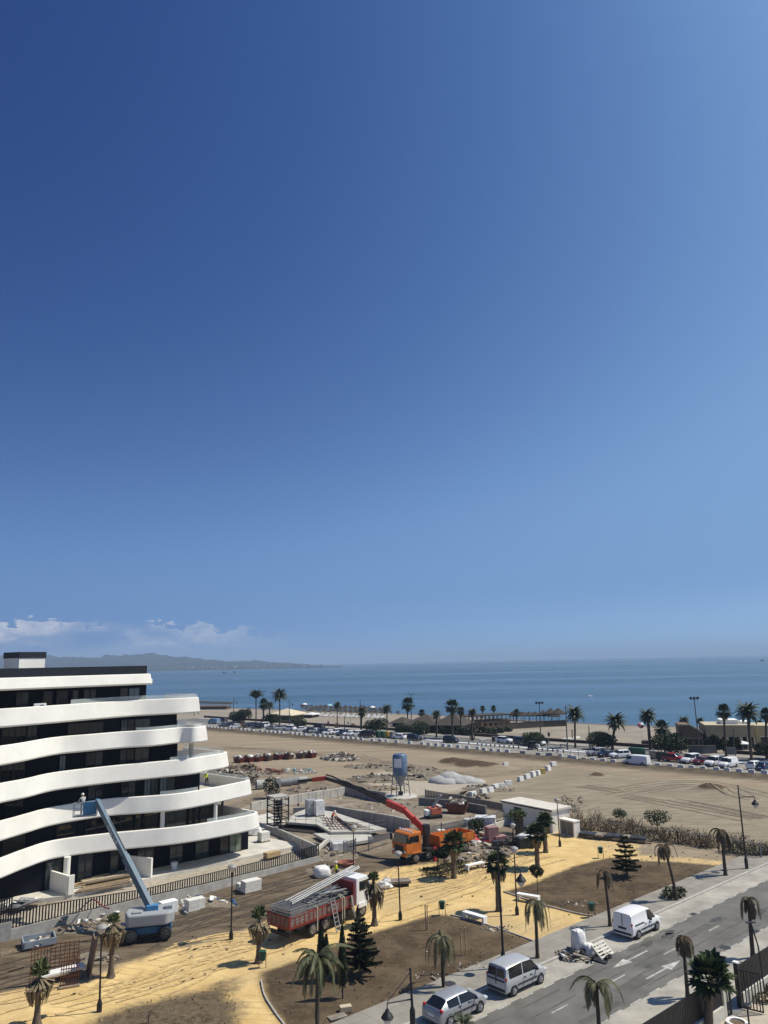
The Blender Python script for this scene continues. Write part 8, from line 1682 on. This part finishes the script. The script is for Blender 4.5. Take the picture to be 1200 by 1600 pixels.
for x in (.2, .62): w = MB().bb(L2 * x, L2 * x + 1.5, -.04, -.004, .9, H2 * .42).build('window', plastic_black, t); MB().bb(L2 * x - .1, L2 * x + 1.6, -.1, -.045, H2 * .42, H2 * .42 + .15).build('frame', MATS['parapet_cream'], w)
a3 = G(1183, 1168, 0); H3 = HT(a3, 1135); t = thing('beach_building', 'yellowish block joining the beige building at the right edge', 'building', a3, ang); MB().bb(0, 12, 0, 8, 0, H3).build('wall', M('yellow_render', (.44, .36, .20), .85, var=.1), t); MB().bb(-.1, 12.1, -.1, 8.1, H3, H3 + .2).build('parapet', MATS['parapet_cream'], t)
for k in range(3): w = MB().bb(1 + k * 3.6, 3.4 + k * 3.6, -.04, -.004, .5, H3 * .5).build('window', car_glass, t); MB().bb(.9 + k * 3.6, 3.5 + k * 3.6, -.08, -.045, H3 * .5, H3 * .5 + .15).build('frame', white_paint, w)
along('garden_wall', 'dark grey garden wall before the brown house', 'wall', [(1076, 1178), (1098, 1179), (1119, 1178)], .25, 1.7, M('grey_fence', (.13, .125, .12), .9, var=.25), 0)
t = thing('sign_board', 'grey blank board standing on the promenade before the beige building', 'board', G(1142, 1181, .1), ATB * .5); MB().bb(-1.1, 1.1, -.1, .1, .25, 1.7).build('panel', M('board_grey', (.20, .20, .19), .7), t)
for s_ in (-.9, .9): MB().bb(s_ - .07, s_ + .07, -.08, .08, 0, .249).build('leg', dark_metal, t)
t = thing('sunshade', 'white parasol in front of the arcade of the beige building', 'parasol', G(1161, 1176, 0)); MB().tube([(0, 0, 0), (0, 0, 2.3)], .05, 6).build('pole', white_paint, t); MB().lathe((0, 0, 1.85), [(1.5, 0), (1.4, .15), (.7, .4), (.05, .55)], 12).build('canopy', white_paint, t)
for i, (x, y, w, h) in enumerate([(1110, 1176, 13, 24), (1120, 1176, 12, 27), (1131, 1177, 13, 22), (1142, 1177, 12, 20), (1153, 1177, 12, 25), (1066, 1172, 12, 22), (1059, 1170, 12, 25), (1078, 1173, 9, 16)]):
    p = G(x, y, 0); k = PROJ_SCALE(p); H_ = h / k; tree('small_tree', 'dark bushy tree in the garden before the beach buildings', 'tree', p, H_, [((0, 0, H_ * .62), (w / k * .5, w / k * .5, H_ * .34)), ((.4, 0, H_ * .4), (w / k * .45, w / k * .45, H_ * .28)), ((-.5, .2, H_ * .75), (w / k * .35, w / k * .35, H_ * .25))], 600, .26, (g_dark, g_ficus)[i % 2], i + 40, .1, 'garden trees before the beach buildings')
t = thing('refuse_enclosure', 'grey slatted enclosure box at the beach edge left of the thick palm', 'enclosure', G(1014, 1167.5, -.02), ATB * .8); MB().bb(-1.3, 1.3, -1, 1, 0, 1.5).build('body', M('slat_box', (.085, .078, .07), .9), t); mb = MB()
for k in range(9): mb.bb(-1.3 + k * .3, -1.15 + k * .3, -1.04, -1.002, .05, 1.45)
mb.build('slats', old_timber, t)
t = thing('round_parasol', 'tilted round parasol in pink white and black on the empty beach', 'parasol', G(1004, 1160, -.03)); MB().tube([(0, 0, 0), (-.1, 0, HT(G(1004, 1160, -.03), 1136))], .05, 6).build('pole', white_paint, t)
Hh = HT(G(1004, 1160, -.03), 1133); mt = Matrix.Rotation(R(62), 4, 'X'); mb = MB(); n = 14; vs = [mt @ Vector((0, 0, .36))]
for r_, z in ((.35, .3), (.68, .1), (.78, -.03)): vs += [mt @ Vector((r_ * math.cos(6.283 * j / n), r_ * math.sin(6.283 * j / n), z)) for j in range(n)]
fs = [(0, 1 + j, 1 + (j + 1) % n) for j in range(n)]; ms = [(0 if 3 < j < 11 else 1 if j < 3 else 2) for j in range(n)]
for k in range(2): fs += [(1 + k * n + j, 1 + (k + 1) * n + j, 1 + (k + 1) * n + (j + 1) % n, 1 + k * n + (j + 1) % n) for j in range(n)]; ms += [(0 if 2 < j < 10 else 1 if j < 3 else 2) for j in range(n)]
mb.v = [tuple(v + Vector((-.1, 0, Hh))) for v in vs]; mb.f = fs; mb.m = ms
mb.build('canopy', [M('parasol_pink', (.55, .22, .26), .7), white_paint, plastic_black], t)
# people on the beach
for x, y, rz, sh, l in ((310, 1117, 1, (.05, .05, .06), 'person in dark clothes walking on the sand beside the building'), (303.5, 1119, 2, (.25, .2, .18), 'person on the sand at the very edge of the white building'), (620.5, 1117, 0, (.04, .05, .08), 'left one of two people standing at the waterline'), (623.3, 1117.2, 3, (.10, .06, .05), 'right one of two people standing at the waterline'), (892.5, 1131.5, 1, (.05, .05, .07), 'lone person at the waterline left of the tall straight palm')): person(l, G(x, y, -.03), rz, 'stand', sh, (.06, .05, .05), hat=False, h=1.8)
# boats and a buoy
def boat(x, y, L_, label, cabin=True, rz=.2):
    p = G(x, y, -.12); t = thing('boat', label, 'boat', p, rz); hullm = M('hull_dark', (.03, .035, .045), .5); mb = MB(); st = [(-.5, .8, 1), (-.3, 1, 1), (.2, .95, 1.02), (.42, .5, 1.15), (.5, .06, 1.3)]
    mb.loft([[(f * L_, -w * L_ * .16, L_ * .13 * h), (f * L_, -w * L_ * .1, -.4), (f * L_, w * L_ * .1, -.4), (f * L_, w * L_ * .16, L_ * .13 * h)] for f, w, h in st]); mb.build('hull', hullm, t)
    if cabin: MB().bb(-L_ * .2, L_ * .12, -L_ * .1, L_ * .1, L_ * .12, L_ * .34).build('cabin', hullm, t); MB().tube([(0, 0, L_ * .34), (0, 0, L_ * .55)], L_ * .012, 6).build('mast', dark_metal, t)
boat(350, 1052, 11, 'left one of two dark boats below the far hills'); boat(366.5, 1051.5, 11, 'right one of two dark boats below the far hills', True, 1.2); boat(1191, 1033, 14, 'tiny dark boat near the horizon at the right edge')
t = thing('pedal_boat', 'small white pedal boat alone on the calm sea', 'pedal boat', G(922, 1088, -.12)); 
for s_ in (-1, 1): MB().blob((0, s_ * .5, .1), (1.4, .3, .3), 10, 5, 0).build('float', white_paint, t)
MB().bb(-.6, .5, -.5, .5, .3, .7).build('seat', white_paint, t, bevel=.05)
for x, l in ((633.5, 'gull gliding left of the two headed lamp mast'), (658.7, 'gull gliding right of the two headed lamp mast')):
    p = AT(x, 1084.5, 190); t = thing('gull', l, 'bird', p, .4); gm = M('gull_grey', (.12, .12, .13), .8); MB().blob((0, 0, 0), (.28, .09, .09), 8, 5, 0).blob((.3, 0, .04), (.09, .06, .06), 7, 4, 0).build('body', gm, t)
    for s_ in (-1, 1): MB().add([(.12, s_ * .06, .03), (-.1, s_ * .06, .03), (-.12, s_ * .4, .16), (-.08, s_ * .75, .06), (.02, s_ * .72, .07), (.1, s_ * .38, .17)], [(0, 1, 2, 5), (5, 2, 3, 4)] if s_ > 0 else [(5, 2, 1, 0), (4, 3, 2, 5)]).build('wing', gm, t)
